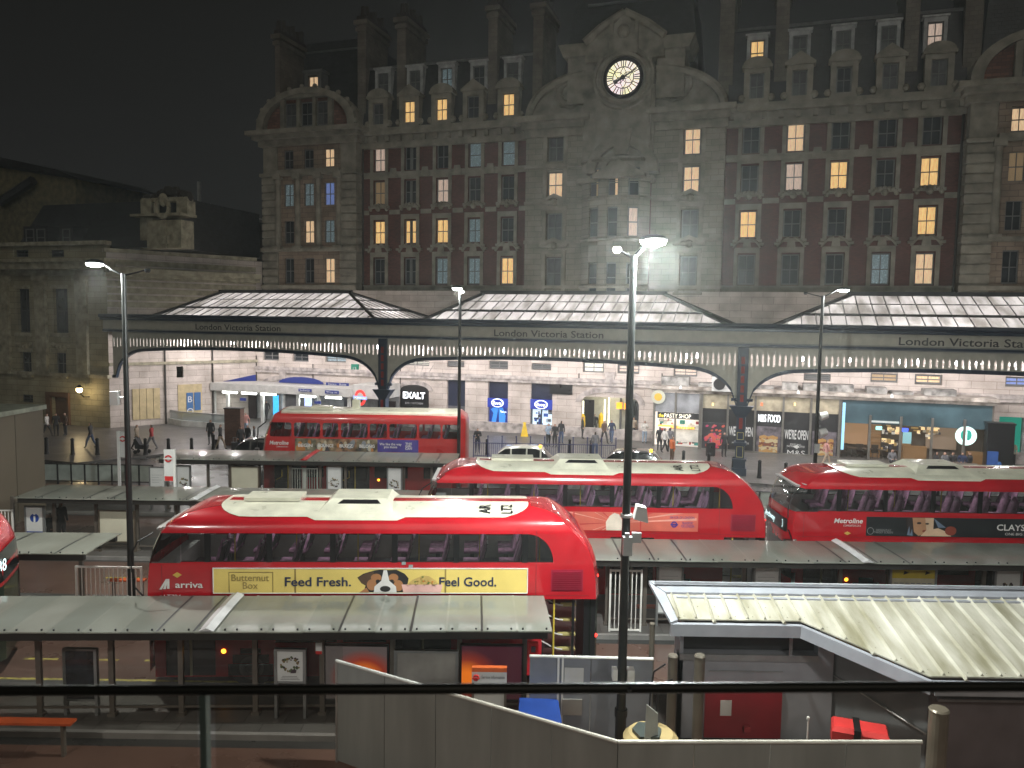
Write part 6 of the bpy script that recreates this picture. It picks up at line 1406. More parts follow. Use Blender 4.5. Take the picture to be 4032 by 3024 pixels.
# lower deck glass, doors
for a, b, nm in ((.75, 2.1, 'door'), (2.35, 3.2, 'lower_window'), (4.05, 5.5, 'door'), (5.75, 7.4, 'lower_window'), (8.2, 9.7, 'lower_window')):
    g = MB(); g.box(a, b, -HWD-.012, -HWD+.02, .35 if nm == 'door' else 1.15, 2.05); w_ = g.build(nm, BGD, t)
    if nm == 'door': g = MB(); g.box((a+b)/2-.03, (a+b)/2+.03, -HWD-.03, -HWD-.013, .35, 2.05); g.path([((a+b)/2-.3, -HWD-.05, 1.5), ((a+b)/2-.3, -HWD-.05, 1.15), (a+.1, -HWD-.05, 1.0)], .025, 6); g.build('door_rail', POLEY, w_)
g = MB(); g.ball((5.95, -HWD-.02, 1.05), .06, 8, sq=(1, .4, 1)); g.build('indicator', LAMPA, t)
txt('Metroline', px(395), YB-.01, 2.86, .19, WL, t, w=.95, bold=.02, shear=.2); txt('COMFORTDELGRO', px(420), YB-.01, 2.66, .07, WL, t, w=.6)
sx0, sx1 = px(523), px(1513)
AD = [mat('photo_strip_a', (.22, .2, .13), .5, var=.6, scale=3), mat('photo_strip_b', (.28, .2, .12), .5, var=.6, scale=3), mat('photo_strip_c', (.32, .18, .1), .5, var=.6, scale=3), mat('photo_strip_d', (.2, .16, .1), .5, var=.7, scale=3), mat('advert_purple', (.08, .06, .28), .4)]
cuts = [523, 690, 852, 1018, 1185, 1513]; wd_ = ['BEGIN', 'BOUNCE', 'BUZZ', 'BELONG']; a4 = None
ad = MB()
for k in range(5): ad.box(px(cuts[k]), px(cuts[k+1]), YB-.012, YB, 2.47, 3.09, k)
rnd = random.Random(6)
PM = [mat('snap_cream', (.55, .48, .35), .6), mat('snap_dark', (.06, .05, .06), .6), mat('snap_orange', (.5, .2, .05), .6), mat('snap_grey', (.25, .27, .3), .6)]
for k in range(4):
    for i in range(9):
        cx_ = px(cuts[k])+.1+rnd.random()*(px(cuts[k+1])-px(cuts[k])-.25); cz_ = 2.52+rnd.random()*.45; y_ = YB-.0125-i*.0008-k*.0001
        r_ = .06+.08*rnd.random(); ad.xz([(cx_+r_*math.cos(j*PI/4)*.9, min(3.08, max(2.48, cz_+r_*1.5*math.sin(j*PI/4)))) for j in range(8)], y_-.0004, y_, 5+rnd.randrange(4))
a4 = ad.build('advert', AD+PM, t)
for k in range(4): txt(wd_[k], (px(cuts[k])+px(cuts[k+1]))/2, YB-.03, 2.75, .15, WL, a4, w=.52+.04*len(wd_[k]), bold=.03)
txt('We like the way\nyou move', px(1290), YB-.03, 2.78, .3, WL, a4, w=1.1, bold=.015); txt('THIS\nGIRL\nCAN', px(1435), YB-.03, 2.78, .36, WL, a4, w=.34, bold=.02)
for x in (2.9, 8.0):
    for y in (-1.2, 1.2): tyre(t, x, y)
g = MB(); g.path([(.35, -1.2, 3.9), (.0, -1.4, 3.6), (-.05, -1.45, 2.6)], .03, 5); g.box(-.15, .05, -1.55, -1.35, 2.2, 2.6); g.build('mirror', BTRIM, t)
t.location = (at_y(1020, 1700, 38.8).x, 38.8+HWD, 0)
# ================================================================ LAMP POSTS
def lamp_post(label, u, v_top, y, du, head_r=.26, side=1, small=True, e=900, es=26, glow=.15):
    top = at_y(u, v_top, y); zt = top.z
    t = thing('street_lamp', label, 'street lamp', (top.x, y, 0), 0, 'slim black lamp posts in the bus station')
    m = MB(); m.cyl((0, 0, 0), (0, 0, 1.2), .115, .11, 14); m.cyl((0, 0, 1.2), (0, 0, zt), .095, .065, 14); m.cyl((0, 0, 1.15), (0, 0, 1.3), .13, .13, 14); m.build('pole', mat('lamp_pole_black', (.02, .022, .022), .35), t, smooth=False)
    hx = du; hz = .28
    m = MB(); m.path([(0, 0, zt-.05), (hx*.4, 0, zt+.12), (hx*.8, 0, zt+hz+.06)], .03, 8); m.path([(0, 0, zt-.05), (-hx*.5, 0, zt+.05), (-hx*.8, 0, zt+.12)], .025, 8); m.build('arm', BLACKP, t)
    m = MB(); m.lathe((hx, 0, zt+hz), [(head_r*.9, .0), (head_r, .03), (head_r*.8, .09), (head_r*.3, .13)], 20); hd = m.build('lamp_head', DSTEEL, t)
    m = MB(); m.lathe((hx, 0, zt+hz), [(head_r*.35, -.10), (head_r*.8, -.06), (head_r*.92, -.004)], 20); m.build('lamp_bowl', emat('lamp_white', (.93, 1, .96), es), hd)
    m = MB(); m.lathe((-hx*.85, 0, zt+.1), [(.05, -.06), (.09, 0), (.07, .06)], 12); m.build('side_luminaire', emat('lamp_small', (1, .98, .9), 4) if small else DSTEEL, t)
    light('SPOT', (hx, 0, zt+hz-.2), e, (1, 1, .93), .16, rot=(0, 0, 0), parent=t, angle=math.radians(164)); light('POINT', (hx, 0, zt+hz-.3), e*glow, (.93, 1, .97), .24, parent=t)
    return t, zt
t, zt = lamp_post('tall black lamp post nearest the viewer with a dazzling head and clamped boxes', 2494, 1006, 15.4, .38, head_r=.28, e=1500, es=45, glow=4.6); LAMP1 = t
m = MB(); z = at_y(2500, 2030, 15.4).z
m.cyl((0, 0, z-.03), (0, 0, z+.03), .12, .12, 12); m.add([(.14, -.12, z-.05), (.42, -.12, z-.12), (.42, .12, z-.12), (.14, .12, z-.05), (.2, -.12, z+.22), (.38, -.12, z+.18), (.38, .12, z+.18), (.2, .12, z+.22)], [(0, 3, 2, 1), (4, 5, 6, 7), (0, 1, 5, 4), (1, 2, 6, 5), (2, 3, 7, 6), (3, 0, 4, 7)]); m.build('camera_box', WHITEP, t)
m = MB(); m.box(-.08, .1, -.25, -.1, z-.75, z-.38); m.cyl((0, -.2, z-.38), (0, -.2, z-.3), .05, .05, 8); m.box(.1, .28, -.2, -.1, z-.5, z-.3); m.build('equipment_box', mat('pale_grey_box', (.5, .52, .52), .4), t)
m = MB(); zz = at_y(2460, 2650, 15.4).z; m.box(-.2, -.1, -.1, .1, zz-.12, zz+.1); m.build('lower_box', WHITEP, t); m = MB(); m.box(.1, .24, -.1, .1, zz-.2, zz+.1); m.build('lower_box', WHITEP, t)
t, zt = lamp_post('black lamp post at the left standing over the white railing, its bright head pointing left', 486, 1078, 22.9, -.82, e=3200, small=False)
z = at_y(470, 1565, 22.9).z; m = MB(); m.box(-.45, -.22, -.1, .1, z-.22, z+.18); m.cyl((-.25, 0, z), (0, 0, z), .03, .03, 6); m.build('camera_box', WHITEP, t)
t, zt = lamp_post('thin black lamp post in front of the square windowed bus', 1812, 1158, 37.9, -.14, e=2600)
t, zt = lamp_post('black lamp post with two signal heads in front of the food store', 3240, 1165, 35.0, .9, e=2600, small=False)
z = at_y(3225, 1650, 35).z; m = MB()
for k, zz in enumerate((z+.1, z-.65)): m.cyl((.12, 0, zz), (.45, 0, zz+.1), .2, .16, 10)
m.build('dish_head', WHITEP, t); m = MB(); m.box(-.1, .1, -.2, -.1, z-1.5, z-1.1); m.build('equipment_box', MATS['pale_grey_box'], t)
# unseen lamps added either side of the view to brighten the foreground
for x_, y_, lb, du in ((-12.5, 5.0, 'unseen black lamp post added left of the terrace to light the foreground', .8), (9.5, 4.0, 'unseen black lamp post added right of the terrace to light the foreground', -.8)):
    t = thing('street_lamp', lb, 'street lamp', (x_, y_, 0), 0, 'slim black lamp posts in the bus station'); zt = 10.9
    for ch in (c for c in LAMP1.children):
        if ch.type == 'MESH' and ch.name.split('.')[0] in ('pole', 'arm', 'lamp_head'):
            copy_tree(ch, t)
    light('SPOT', (.38, 0, 10.75), 5600 if x_ < 0 else 4200, (1, .98, .92), .3, rot=(0, 0, 0), parent=t, angle=math.radians(160))
# ================================================================ SHELTERS
ROOFG = []
for i, c in enumerate(((.33, .34, .30), (.28, .30, .27), (.38, .38, .34))):
    ROOFG.append(mat('shelter_roof_%s' % 'abc'[i], c, .2, var=.12, scale=.9, streak=(1, .6, 1), coat=.4, stain=(.23, .235, .2), bump=.15))
for m_ in ROOFG:     # cloudy polycarbonate lets some lamp light through
    nt = m_.node_tree; pb = nt.nodes['Principled BSDF']; tl = nt.nodes.new('ShaderNodeBsdfTranslucent'); tl.inputs[0].default_value = (.55, .55, .48, 1); mxs = nt.nodes.new('ShaderNodeMixShader'); mxs.inputs[0].default_value = .3
    nt.links.new(pb.outputs[0], mxs.inputs[1]); nt.links.new(tl.outputs[0], mxs.inputs[2]); nt.links.new(mxs.outputs[0], nt.nodes['Material Output'].inputs['Surface'])
DRK = mat('shelter_fascia', (.022, .02, .018), .45); POST = mat('shelter_post', (.16, .14, .12), .4, .4); PGL = glassmat('shelter_glass', (.8, .82, .8), .93, .04)
def shelter(label, x0, x1, y0, y1, z, pw, caps=(), capm=None, posts=(), py=None, seed=1, cz=.03, rz=0.):
    t = thing('bus_shelter', label, 'bus shelter', ((x0+x1)/2, (y0+y1)/2, 0), rz, 'long flat roofed bus shelters'); X = (x0+x1)/2; Y = (y0+y1)/2; rnd = random.Random(seed)
    x0 -= X; x1 -= X; y0 -= Y; y1 -= Y
    n = max(1, round((x1-x0)/pw)); w_ = (x1-x0)/n; m = MB(); K = 5
    prof = [(y0+(y1-y0)*k/K, z+cz*math.sin(PI*(.1+.8*k/K))) for k in range(K+1)]
    for i in range(n):
        mi = rnd.choice((0, 0, 1, 1, 2)); a, b = x0+i*w_+.006, x0+(i+1)*w_-.006; dz = rnd.uniform(-.008, .008)
        vs = [(x, y, zz+dz) for x in (a, b) for y, zz in prof]+[(x, y, zz+dz-.03) for x in (a, b) for y, zz in prof]
        k1 = K+1; fs = [(k, k1+k, k1+k+1, k+1) for k in range(K)]+[(2*k1+k, 2*k1+k+1, 3*k1+k+1, 3*k1+k) for k in range(K)]+[(0, 2*k1, 3*k1, k1)]+[(2*k1-1, 4*k1-1, 3*k1-1, k1-1)]
        m.add(vs, fs, mi)
        for cx_ in (a+.12, b-.12): m.cyl((cx_, y0+.08, prof[0][1]), (cx_, y0+.08, prof[0][1]+.04), .022, .022, 5, 3)
        if i: m.add([(a-.03, y, zz+.012) for y, zz in prof]+[(a+.018, y, zz+.012) for y, zz in prof], [(k, k1+k, k1+k+1, k+1) for k in range(K)], 3 if rnd.random() < .5 else 2)
    rf = m.build('roof', ROOFG+[DSTEEL], t)
    m = MB(); m.box(x0+.1, x1-.1, y0+.06, y0+.2, z-.2, z-.03); m.box(x0+.1, x1-.1, y1-.25, y1-.1, z-.2, z-.03); m.box(x0+.1, x1-.1, -.06, .06, z-.15, z-.03)
    nn = int((x1-x0)/2.4)
    for k in range(nn+1): x = x0+.2+(x1-x0-.4)*k/max(1, nn); m.box(x-.04, x+.04, y0+.1, y1-.12, z-.1, z-.035)
    m.build('fascia', DRK, t)
    for cx_ in caps:
        m = MB(); cx_ -= X
        w2 = .16
        vs = []
        for y, zz in [(prof[0][0]-.05, prof[0][1])]+prof[1:]: vs += [(cx_-w2, y, zz+.03), (cx_, y, zz+.1), (cx_+w2, y, zz+.03)]
        m.add(vs, [f for k in range(K) for f in ((3*k, 3*k+1, 3*k+4, 3*k+3), (3*k+1, 3*k+2, 3*k+5, 3*k+4))]+[(0, 2, 1)]); m.build('seam_cap', capm or mat('white_cap', (.6, .6, .6), .3), rf)
    yy = (py if py is not None else Y+.2)-Y
    for px_ in posts:
        m = MB(); m.box(px_-X-.055, px_-X+.055, yy-.05, yy+.05, .13, z-.1); m.box(px_-X-.09, px_-X+.09, yy-.09, yy+.09, .13, .2); m.build('post', POST, t)
    ps = sorted(posts)
    for a, b in zip(ps, ps[1:]):
        if b-a > .5:
            m = MB(); m.add([(a-X+.06, yy, .35), (b-X-.06, yy, .35), (b-X-.06, yy, z-.35), (a-X+.06, yy, z-.35)], [(0, 1, 2, 3)]); g_ = m.build('glass_panel', PGL, t)
            m = MB(); m.box(a-X+.06, b-X-.06, yy-.02, yy+.02, .3, .35); m.box(a-X+.06, b-X-.06, yy-.02, yy+.02, z-.35, z-.31); m.build('glass_rail', POST, g_)
    return t
def xs_at(us, v, y): return [at_y(u, v, y).x for u in us]
Y1 = 17.15
shelter('long grey roofed bus shelter nearest the viewer, in front of the yellow dog food advert', -14.5, at_y(2170, 2500, 16.5).x, 16.35, 18.55, 2.37, .76, caps=[at_y(868, 2420, 17.3).x], posts=xs_at((-150, 168, 445, 712, 1000, 1262, 1540, 1805, 2065), 2600, Y1), py=Y1, seed=2, rz=math.radians(2.6))
Y2 = 22.9
shelter('short grey shelter roof at the left between the white railing and the blue sign', -20, at_y(430, 2130, 23.2).x, 21.75, 23.95, 2.32, .9, posts=xs_at((90, 340), 2250, Y2)+[-18.5], py=Y2-.35, seed=5, rz=math.radians(1.4))
shelter('long grey shelter at the right behind the ribbed white kiosk roof', 2.3, 27, 22.1, 24.3, 2.34, .9, caps=[at_y(3350, 2150, 23.2).x], posts=xs_at((2390, 2538, 2925, 3305, 3498, 3873, 4200), 2250, Y2), py=Y2, seed=6, rz=math.radians(.6))
Y3 = 29.4
shelter('long grey shelter directly behind the cream roof of the nearest bus', -18.4, -3.2, 28.7, 31.0, 2.28, .9, caps=[at_y(808, 1940, 29.8).x], posts=xs_at((52, 215, 380, 540, 700, 1000, 1300), 2050, Y3), py=Y3, seed=7)
Y4 = 36.0
shelter('grey shelter with a red seam cap in front of the square windowed bus', at_y(640, 1800, 36).x, at_y(1800, 1810, 36).x, 35.3, 37.9, 2.6, .9, caps=[at_y(1222, 1790, 36.6).x], capm=RED, posts=xs_at((660, 820, 905, 1022, 1143, 1262, 1360, 1590, 1700), 1870, Y4), py=Y4, seed=8)
# ---------------- boards and posters standing under the shelters
PFRM = mat('poster_frame', (.28, .29, .29), .35, .5); PWHT = mat('poster_white', (.62, .63, .62), .45, var=.05); PCRM = mat('board_cream', (.5, .48, .38), .5, var=.05)
def board(label, u0, v0, u1, v1, y, kind, name='poster_board', cat='poster', group=None, zlo=None):
    a, b = at_y(u0, v0, y), at_y(u1, v1, y); x = (a.x+b.x)/2; z0_ = zlo if zlo is not None else max(.4, b.z); z1_ = a.z; w_ = abs(b.x-a.x)
    t = thing(name, label, cat, (x, y, .13), 0, group); z0_ -= .13; z1_ -= .13; f = .045
    m = MB(); m.box(-w_/2, w_/2, 0, .06, z0_, z1_); m.box(-w_/2-.02, -w_/2+f, -.03, .08, 0, z1_); m.box(w_/2-f, w_/2+.02, -.03, .08, 0, z1_); m.box(-w_/2+f, w_/2-f, -.03, .08, z1_-f, z1_); m.box(-w_/2+f, w_/2-f, -.03, .08, z0_, z0_+f)
    m.build('frame', PFRM if kind != 'cream' else mat('brown_frame', (.1, .08, .06), .4), t)
    h = z1_-z0_; base = {'dark': mat('poster_night', (.02, .028, .045), .25, var=.6, scale=3), 'cream': PCRM, 'grey': mat('board_grey', (.3, .29, .27), .5, var=.15), 'time': mat('timetable_cream', (.6, .57, .42), .5)}.get(kind, PWHT)
    m = MB(); m.box(-w_/2+f, w_/2-f, -.012, -.002, z0_+f, z1_-f); pp = m.build('poster', base, t)
    if kind == 'wreath':
        rnd = random.Random(int(u0)); m = MB(); cz = z0_+h*.56; R = w_*.24
        for i in range(46):
            a_ = rnd.random()*2*PI; r_ = R*(1+rnd.gauss(0, .18)); x_, z_ = r_*math.cos(a_), cz+r_*math.sin(a_)*.9; q = w_*.035*(.6+rnd.random()); y_ = -.014-i*.0003
            m.xz([(x_+q*math.cos(k*PI/3), z_+q*math.sin(k*PI/3)) for k in range(6)], y_-.0002, y_, i % 3)
        m.xz([(w_*.02, cz-R*1.25), (w_*.2, cz-R*1.2), (w_*.22, cz-R*.75), (w_*.05, cz-R*.8)], -.032, -.03, 0)
        for k in range(3): m.box(-w_*.32+.02*k, w_*.32-.03*k, -.014, -.0125, z0_+h*(.1+.045*k), z0_+h*(.12+.045*k), 3)
        m.build('wreath_picture', [mat('wreath_dark', (.06, .04, .05), .6), mat('wreath_brown', (.25, .17, .07), .6), mat('wreath_green', (.1, .13, .06), .6), mat('print_grey', (.3, .3, .3), .6)], pp)
    if kind == 'info':
        m = MB(); m.box(-w_/2+f, w_/2-f, -.016, -.0125, z0_+f+.02, z0_+h*.28, 0); m.cyl((0, -.016, z0_+h*.66), (0, -.0125, z0_+h*.66), w_*.24, w_*.24, 20, 0); o = m.build('blue_print', mat('print_blue', (.02, .06, .3), .5), pp)
        m = MB(); m.box(-.035, .035, -.02, -.0165, z0_+h*.54, z0_+h*.72); m.ball((0, -.018, z0_+h*.78), .045, 8, sq=(1, .1, 1)); m.build('white_figure', WHITEP, pp); txt('KEEP LEFT', 0, -.02, z0_+h*.16, .09, WHITEP, pp, w=w_*.6)
    if kind == 'time':
        m = MB(); m.box(-w_/2+f, w_/2-f, -.016, -.0125, z1_-f-h*.18, z1_-f, 0)
        m.build('yellow_header', mat('header_yellow', (.6, .48, .05), .5), pp); m = MB()
        for r_ in range(9):
            for c_ in range(7): m.box(-w_/2+.12+c_*(w_-.2)/7, -w_/2+.12+(c_+.72)*(w_-.2)/7, -.016, -.0125, z0_+h*(.08+.075*r_), z0_+h*(.10+.075*r_))
        m.build('timetable_print', mat('print_grey', (.3, .3, .3), .6), pp); m = MB(); m.xz([(-w_*.22, z1_-h*.14), (-w_*.1, z1_-h*.1), (-w_*.2, z1_-h*.06)], -.02, -.017); m.xz([(w_*.25, z1_-h*.14), (w_*.37, z1_-h*.1), (w_*.27, z1_-h*.06)], -.02, -.017); m.build('header_marks', BTRIM, pp)
    if kind == 'white':
        m = MB()
        for r_ in range(4): m.box(-w_*.35, w_*(.1+.2*(r_ % 2)), -.016, -.0125, z0_+h*(.55+.07*r_), z0_+h*(.565+.07*r_))
        m.build('faint_print', mat('print_faint', (.45, .47, .47), .6), pp)
    return t, w_, z0_, z1_, pp
board('framed dark night photograph poster under the nearest shelter at the left', 250, 2553, 383, 2760, Y1-.1, 'dark')
board('framed wreath poster beside the front wheel of the yellow advert bus', 1083, 2555, 1202, 2690, Y1-.1, 'wreath')
board('plain grey panel between the two screens with painted orange reflections', 1555, 2560, 1800, 2770, Y1+.1, 'grey', 'info_panel', 'panel')
# big glass screens, the orange reflection painted on as an emissive gradient
for lb, u0, u1, cx_ in (('grey and red glass screen with a painted orange reflection, left of the plain grey panel', 1275, 1530, .62), ('maroon glass screen with a painted orange reflection at its left edge, above the service sign', 1812, 2058, .1)):
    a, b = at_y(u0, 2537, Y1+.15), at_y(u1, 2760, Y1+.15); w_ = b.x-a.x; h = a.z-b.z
    t = thing('reflection_screen', lb, 'glass screen', (a.x, Y1+.15, b.z)); m = MB(); m.box(0, w_, 0, .08, 0, h); m.build('casing', BTRIM, t)
    mm = bpy.data.materials.new('painted_reflection'); mm.use_nodes = True; nt = mm.node_tree; b_ = nt.nodes['Principled BSDF']; b_.inputs['Roughness'].default_value = .2; b_.inputs['Base Color'].default_value = (.03, .01, .01, 1)
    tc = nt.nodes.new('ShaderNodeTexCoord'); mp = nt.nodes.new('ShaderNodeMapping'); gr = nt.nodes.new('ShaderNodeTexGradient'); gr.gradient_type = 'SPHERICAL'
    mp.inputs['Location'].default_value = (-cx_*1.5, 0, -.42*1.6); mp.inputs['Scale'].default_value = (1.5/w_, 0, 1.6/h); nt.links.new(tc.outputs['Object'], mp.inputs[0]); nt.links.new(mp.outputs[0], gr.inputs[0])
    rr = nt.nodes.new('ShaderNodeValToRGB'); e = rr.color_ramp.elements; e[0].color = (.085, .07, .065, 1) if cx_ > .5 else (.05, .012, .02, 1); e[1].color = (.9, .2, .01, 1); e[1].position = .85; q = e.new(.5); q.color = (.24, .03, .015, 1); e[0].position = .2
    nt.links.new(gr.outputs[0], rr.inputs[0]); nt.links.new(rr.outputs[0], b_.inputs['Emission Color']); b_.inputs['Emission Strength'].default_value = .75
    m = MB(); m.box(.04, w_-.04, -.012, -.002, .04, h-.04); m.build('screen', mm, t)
a, b = at_y(1858, 2645, 16.0), at_y(1995, 2690, 16.0); w_ = b.x-a.x
t = thing('information_totem', 'white service information sign with an orange top in front of the maroon screen', 'sign', ((a.x+b.x)/2, 16.0, 0))
m = MB(); m.box(-w_/2, w_/2, 0, .12, b.z-.02, a.z); s = m.build('header', PWHT, t); m = MB(); m.box(-w_/2, w_/2, -.01, .12, a.z+.002, a.z+.09); m.build('orange_top', mat('orange_plastic', (.6, .12, .03), .4), s)
txt('Service information', .08, -.012, (a.z+b.z)/2+.01, .07, mat('print_dark', (.12, .12, .13), .5), s, w=w_*.66); roundel(s, (a.z+b.z)/2, .065, mat('roundel_paint_red', (.55, .03, .03), .4), mat('roundel_paint_red', (.55, .03, .03), .4), -.045, x=-w_*.38)
m = MB(); m.box(-w_/2, w_/2, .02, .08, .5, b.z-.05); m.build('notice', PWHT, t); m = MB(); m.box(-w_/2, -w_/2+.05, .0, .1, 0, b.z); m.box(w_/2-.05, w_/2, .0, .1, 0, b.z); m.build('leg', POST, t)
a = at_y(2100, 2560, 17.4); t = thing('call_point', 'small red emergency box on the last post of the nearest shelter', 'call point', (a.x, 17.4, a.z)); m = MB(); m.box(-.11, .11, 0, .12, -.14, .16); m.build('case', mat('call_red', (.5, .02, .02), .35), t); m = MB(); m.box(-.05, .05, -.01, -.001, -.05, .09); m.build('glass', CHROME, t)
a = at_y(1255, 2555, 17.0); t = MB(); t.box(-.07, .07, 0, .02, -.12, .14, 0); t.box(-.07, .07, -.004, -.001, -.12, -.05, 1); tag(t.build('stop_letter_sign', [PWHT, mat('call_red', (.5, .02, .02), .35)], loc=a), 'little white and red notice hanging beside the wreath poster of the nearest shelter', 'notice')
for args in (('blank white notice board under the right hand shelter, nearest the tall near lamp post', 2590, 2222, 2687, 2330, Y2-.15, 'white'), ('blank white notice board under the right hand shelter, beside the bus front door', 2970, 2226, 3068, 2330, Y2-.15, 'white'),
             ('yellow headed timetable board under the right hand shelter', 3507, 2234, 3682, 2330, Y2-.15, 'time'), ('wreath poster in a grey frame at the far right of the right hand shelter', 3920, 2232, 4018, 2330, Y2-.15, 'wreath'),
             ('white sign with a blue disc and blue strip under the long middle shelter', 98, 1992, 175, 2090, Y3-.15, 'info'), ('large blank cream board left of the nearest bus front, under the middle shelter', 388, 2008, 532, 2120, Y3-.15, 'cream'),
             ('white notice board at the left end of the far shelter', 588, 1838, 652, 1925, Y4-.2, 'white'), ('wreath poster beside the roundel post at the left end of the far shelter', 694, 1832, 750, 1925, Y4-.2, 'wreath'),
             ('big cream board under the far shelter just left of the square windowed bus', 908, 1835, 1020, 1925, Y4-.2, 'cream'), ('wreath poster under the far shelter between the white gate and the bus doors', 1287, 1832, 1347, 1925, Y4-.2, 'wreath'),
             ('wreath poster under the far shelter right of the amber indicator of the bus', 1525, 1838, 1582, 1925, Y4-.2, 'wreath')):
    board(*args, zlo=.5)
# orange perch seats
for u, v, y, lb, w_ in ((2565, 2432, 23.4, 'orange bench seat under the right hand shelter beside the tall white gate', .9), (80, 2845, 15.6, 'long orange bench behind the terrace glass at the lower left', 2.2), (500, 2165, 23.8, 'orange seat behind the left lamp post and white railing', 1.1)):
    p = at_y(u, v, y); zz = max(.45, min(.9, p.z)); t = thing('bench', lb, 'bench', (p.x, y, 0)); m = MB(); m.box(-w_/2, w_/2, -.12, .12, zz, zz+.05); m.build('seat', mat('orange_seat', (.55, .1, .03), .35), t)
    for s_ in (-1, 1): m = MB(); m.box(s_*w_*.4-.03, s_*w_*.4+.03, -.05, .05, 0, zz); m.build('leg', POST, t)
# ================================================================ RAILINGS AND GATES
WR = mat('white_railing', (.72, .7, .66), .35)
def railing(label, u0, u1, vtop, vbot, y, n, name='railing', cat='railing', zt=None, zb=None, m_=None, double=False):
    a, b = at_y(u0, vtop, y), at_y(u1, vtop, y); z1_ = zt or a.z; z0_ = zb if zb is not None else .2; W = b.x-a.x
    t = thing(name, label, cat, (a.x, y, 0)); mm = m_ or WR; m = MB(); m.box(0, W, -.025, .025, z1_-.05, z1_); m.box(0, W, -.025, .025, z0_, z0_+.05); m.box(-.05, .0, -.03, .03, 0, z1_+.01); m.box(W, W+.05, -.03, .03, 0, z1_+.01)
    if double: m.box(W*.5-.07, W*.5+.07, -.03, .03, z0_, z1_)
    m.build('frame', mm, t); m = MB()
    for k in range(1, n): x = W*k/n; m.cyl((x, 0, z0_+.05), (x, 0, z1_-.05), .016, .016, 6)
    m.build('bars', mm, t); return t
railing('tall white barred railing at the foot of the left lamp post', 303, 552, 2228, 2360, 22.3, 14)
railing('tall narrow white gate behind the near lamp post', 2408, 2524, 2243, 2505, 22.3, 7, 'gate', 'gate', zb=.15, double=False)
railing('white gate with a thick middle bar under the far shelter', 1152, 1247, 1842, 1920, 36.1, 10, 'gate', 'gate', double=True)
railing('small white railing between the pink advert bus and the bus at the right edge', 2992, 3088, 1994, 2085, 34.0, 8)
railing('white railing cut by the left edge behind the short left shelter', -60, 45, 2006, 2090, 29.2, 8)
# pale translucent barrier panels
TPN = mat('translucent_panel', (.42, .47, .43), .3, var=.12)
def barrier(label, u0, u1, v, y, n, zt=1.12):
    a, b = at_y(u0, v, y), at_y(u1, v, y); W = b.x-a.x; t = thing('panel_barrier', label, 'barrier', (a.x, y, 0)); w_ = W/n
    for k in range(n): m = MB(); m.box(k*w_+.05, (k+1)*w_-.05, 0, .03, .22, zt-.06); m.build('panel', TPN, t)
    m = MB(); m.box(0, W, -.02, .05, zt-.05, zt); m.box(0, W, -.02, .05, .15, .2)
    for k in range(n+1): m.box(k*w_-.035, k*w_+.035, -.02, .05, 0, zt)
    m.build('frame', DSTEEL, t)
barrier('row of pale translucent barrier panels by the left bollards', 172, 600, 1830, 41.5, 8); barrier('pale translucent barrier panels seen between the two right hand buses', 2930, 3180, 1912, 37.2, 4)
# dark blue forecourt fence
a, b = at_z(1865, 1742, 1.1), at_z(2425, 1752, 1.1)
t = thing('forecourt_fence', 'dark blue railings with tall finial posts in front of the chemist doors', 'fence', (a.x, a.y, .05), math.atan2(b.y-a.y, b.x-a.x)); W = math.hypot(b.x-a.x, b.y-a.y); FB = mat('fence_blue', (.03, .035, .11), .35)
m = MB(); m.box(0, W, -.02, .02, 1.0, 1.05); m.box(0, W, -.02, .02, .15, .2); m.build('rail', FB, t); m = MB(); n = int(W/.13)
for k in range(n): m.cyl((k*W/n, 0, .2), (k*W/n, 0, 1.0), .014, .014, 5)
m.build('bars', FB, t)
for k in range(11): m = MB(); m.cyl((k*W/10, 0, 0), (k*W/10, 0, 1.45), .04, .035, 8); m.ball((k*W/10, 0, 1.48), .06, 6); m.build('post', FB, t)
for u, lb in ((1917, 'first'), ): pass
# bollards
bm_ = MB(); bm_.lathe((0, 0, 0), [(.15, 0), (.14, .1), (.12, .12), (.095, .92), (.11, .95), (.11, 1.0), (.07, 1.06), (.02, 1.08)], 12); BME = bm_.mesh('bollard', BLACKP)
BL_ = [(184, 1787, 'by the corner of the brown cabin'), (286, 1790, 'second from the brown cabin, left of the walking man in jeans'), (384, 1790, 'just right of the walking man in jeans'), (573, 1790, 'beside the couple behind the left lamp post'), (664, 1790, 'in front of the pale subway parapet, left one'),
       (755, 1788, 'in front of the pale subway parapet, right one'), (841, 1772, 'beside the tall man in the open dark coat'), (1917, 1790, 'left end of the dark blue fence'), (2242, 1790, 'behind the fence right of the white taxi'), (2326, 1795, 'at the fence by the person with a backpack'),
       (2690, 1840, 'nearest the person in an orange jacket'), (2789, 1852, 'below the black suitcase'), (2886, 1868, 'just left of the ornate canopy column'), (2989, 1882, 'just right of the ornate canopy column'), (3092, 1892, 'rightmost before the food store lamp post')]
for u, v, lb in BL_:
    p = at_z(u, v, .11); o = bpy.data.objects.new('bollard', BME); COL.objects.link(o); o.location = p; tag(o, 'black tapered bollard '+lb, 'bollard', 'black bollards along the forecourt')
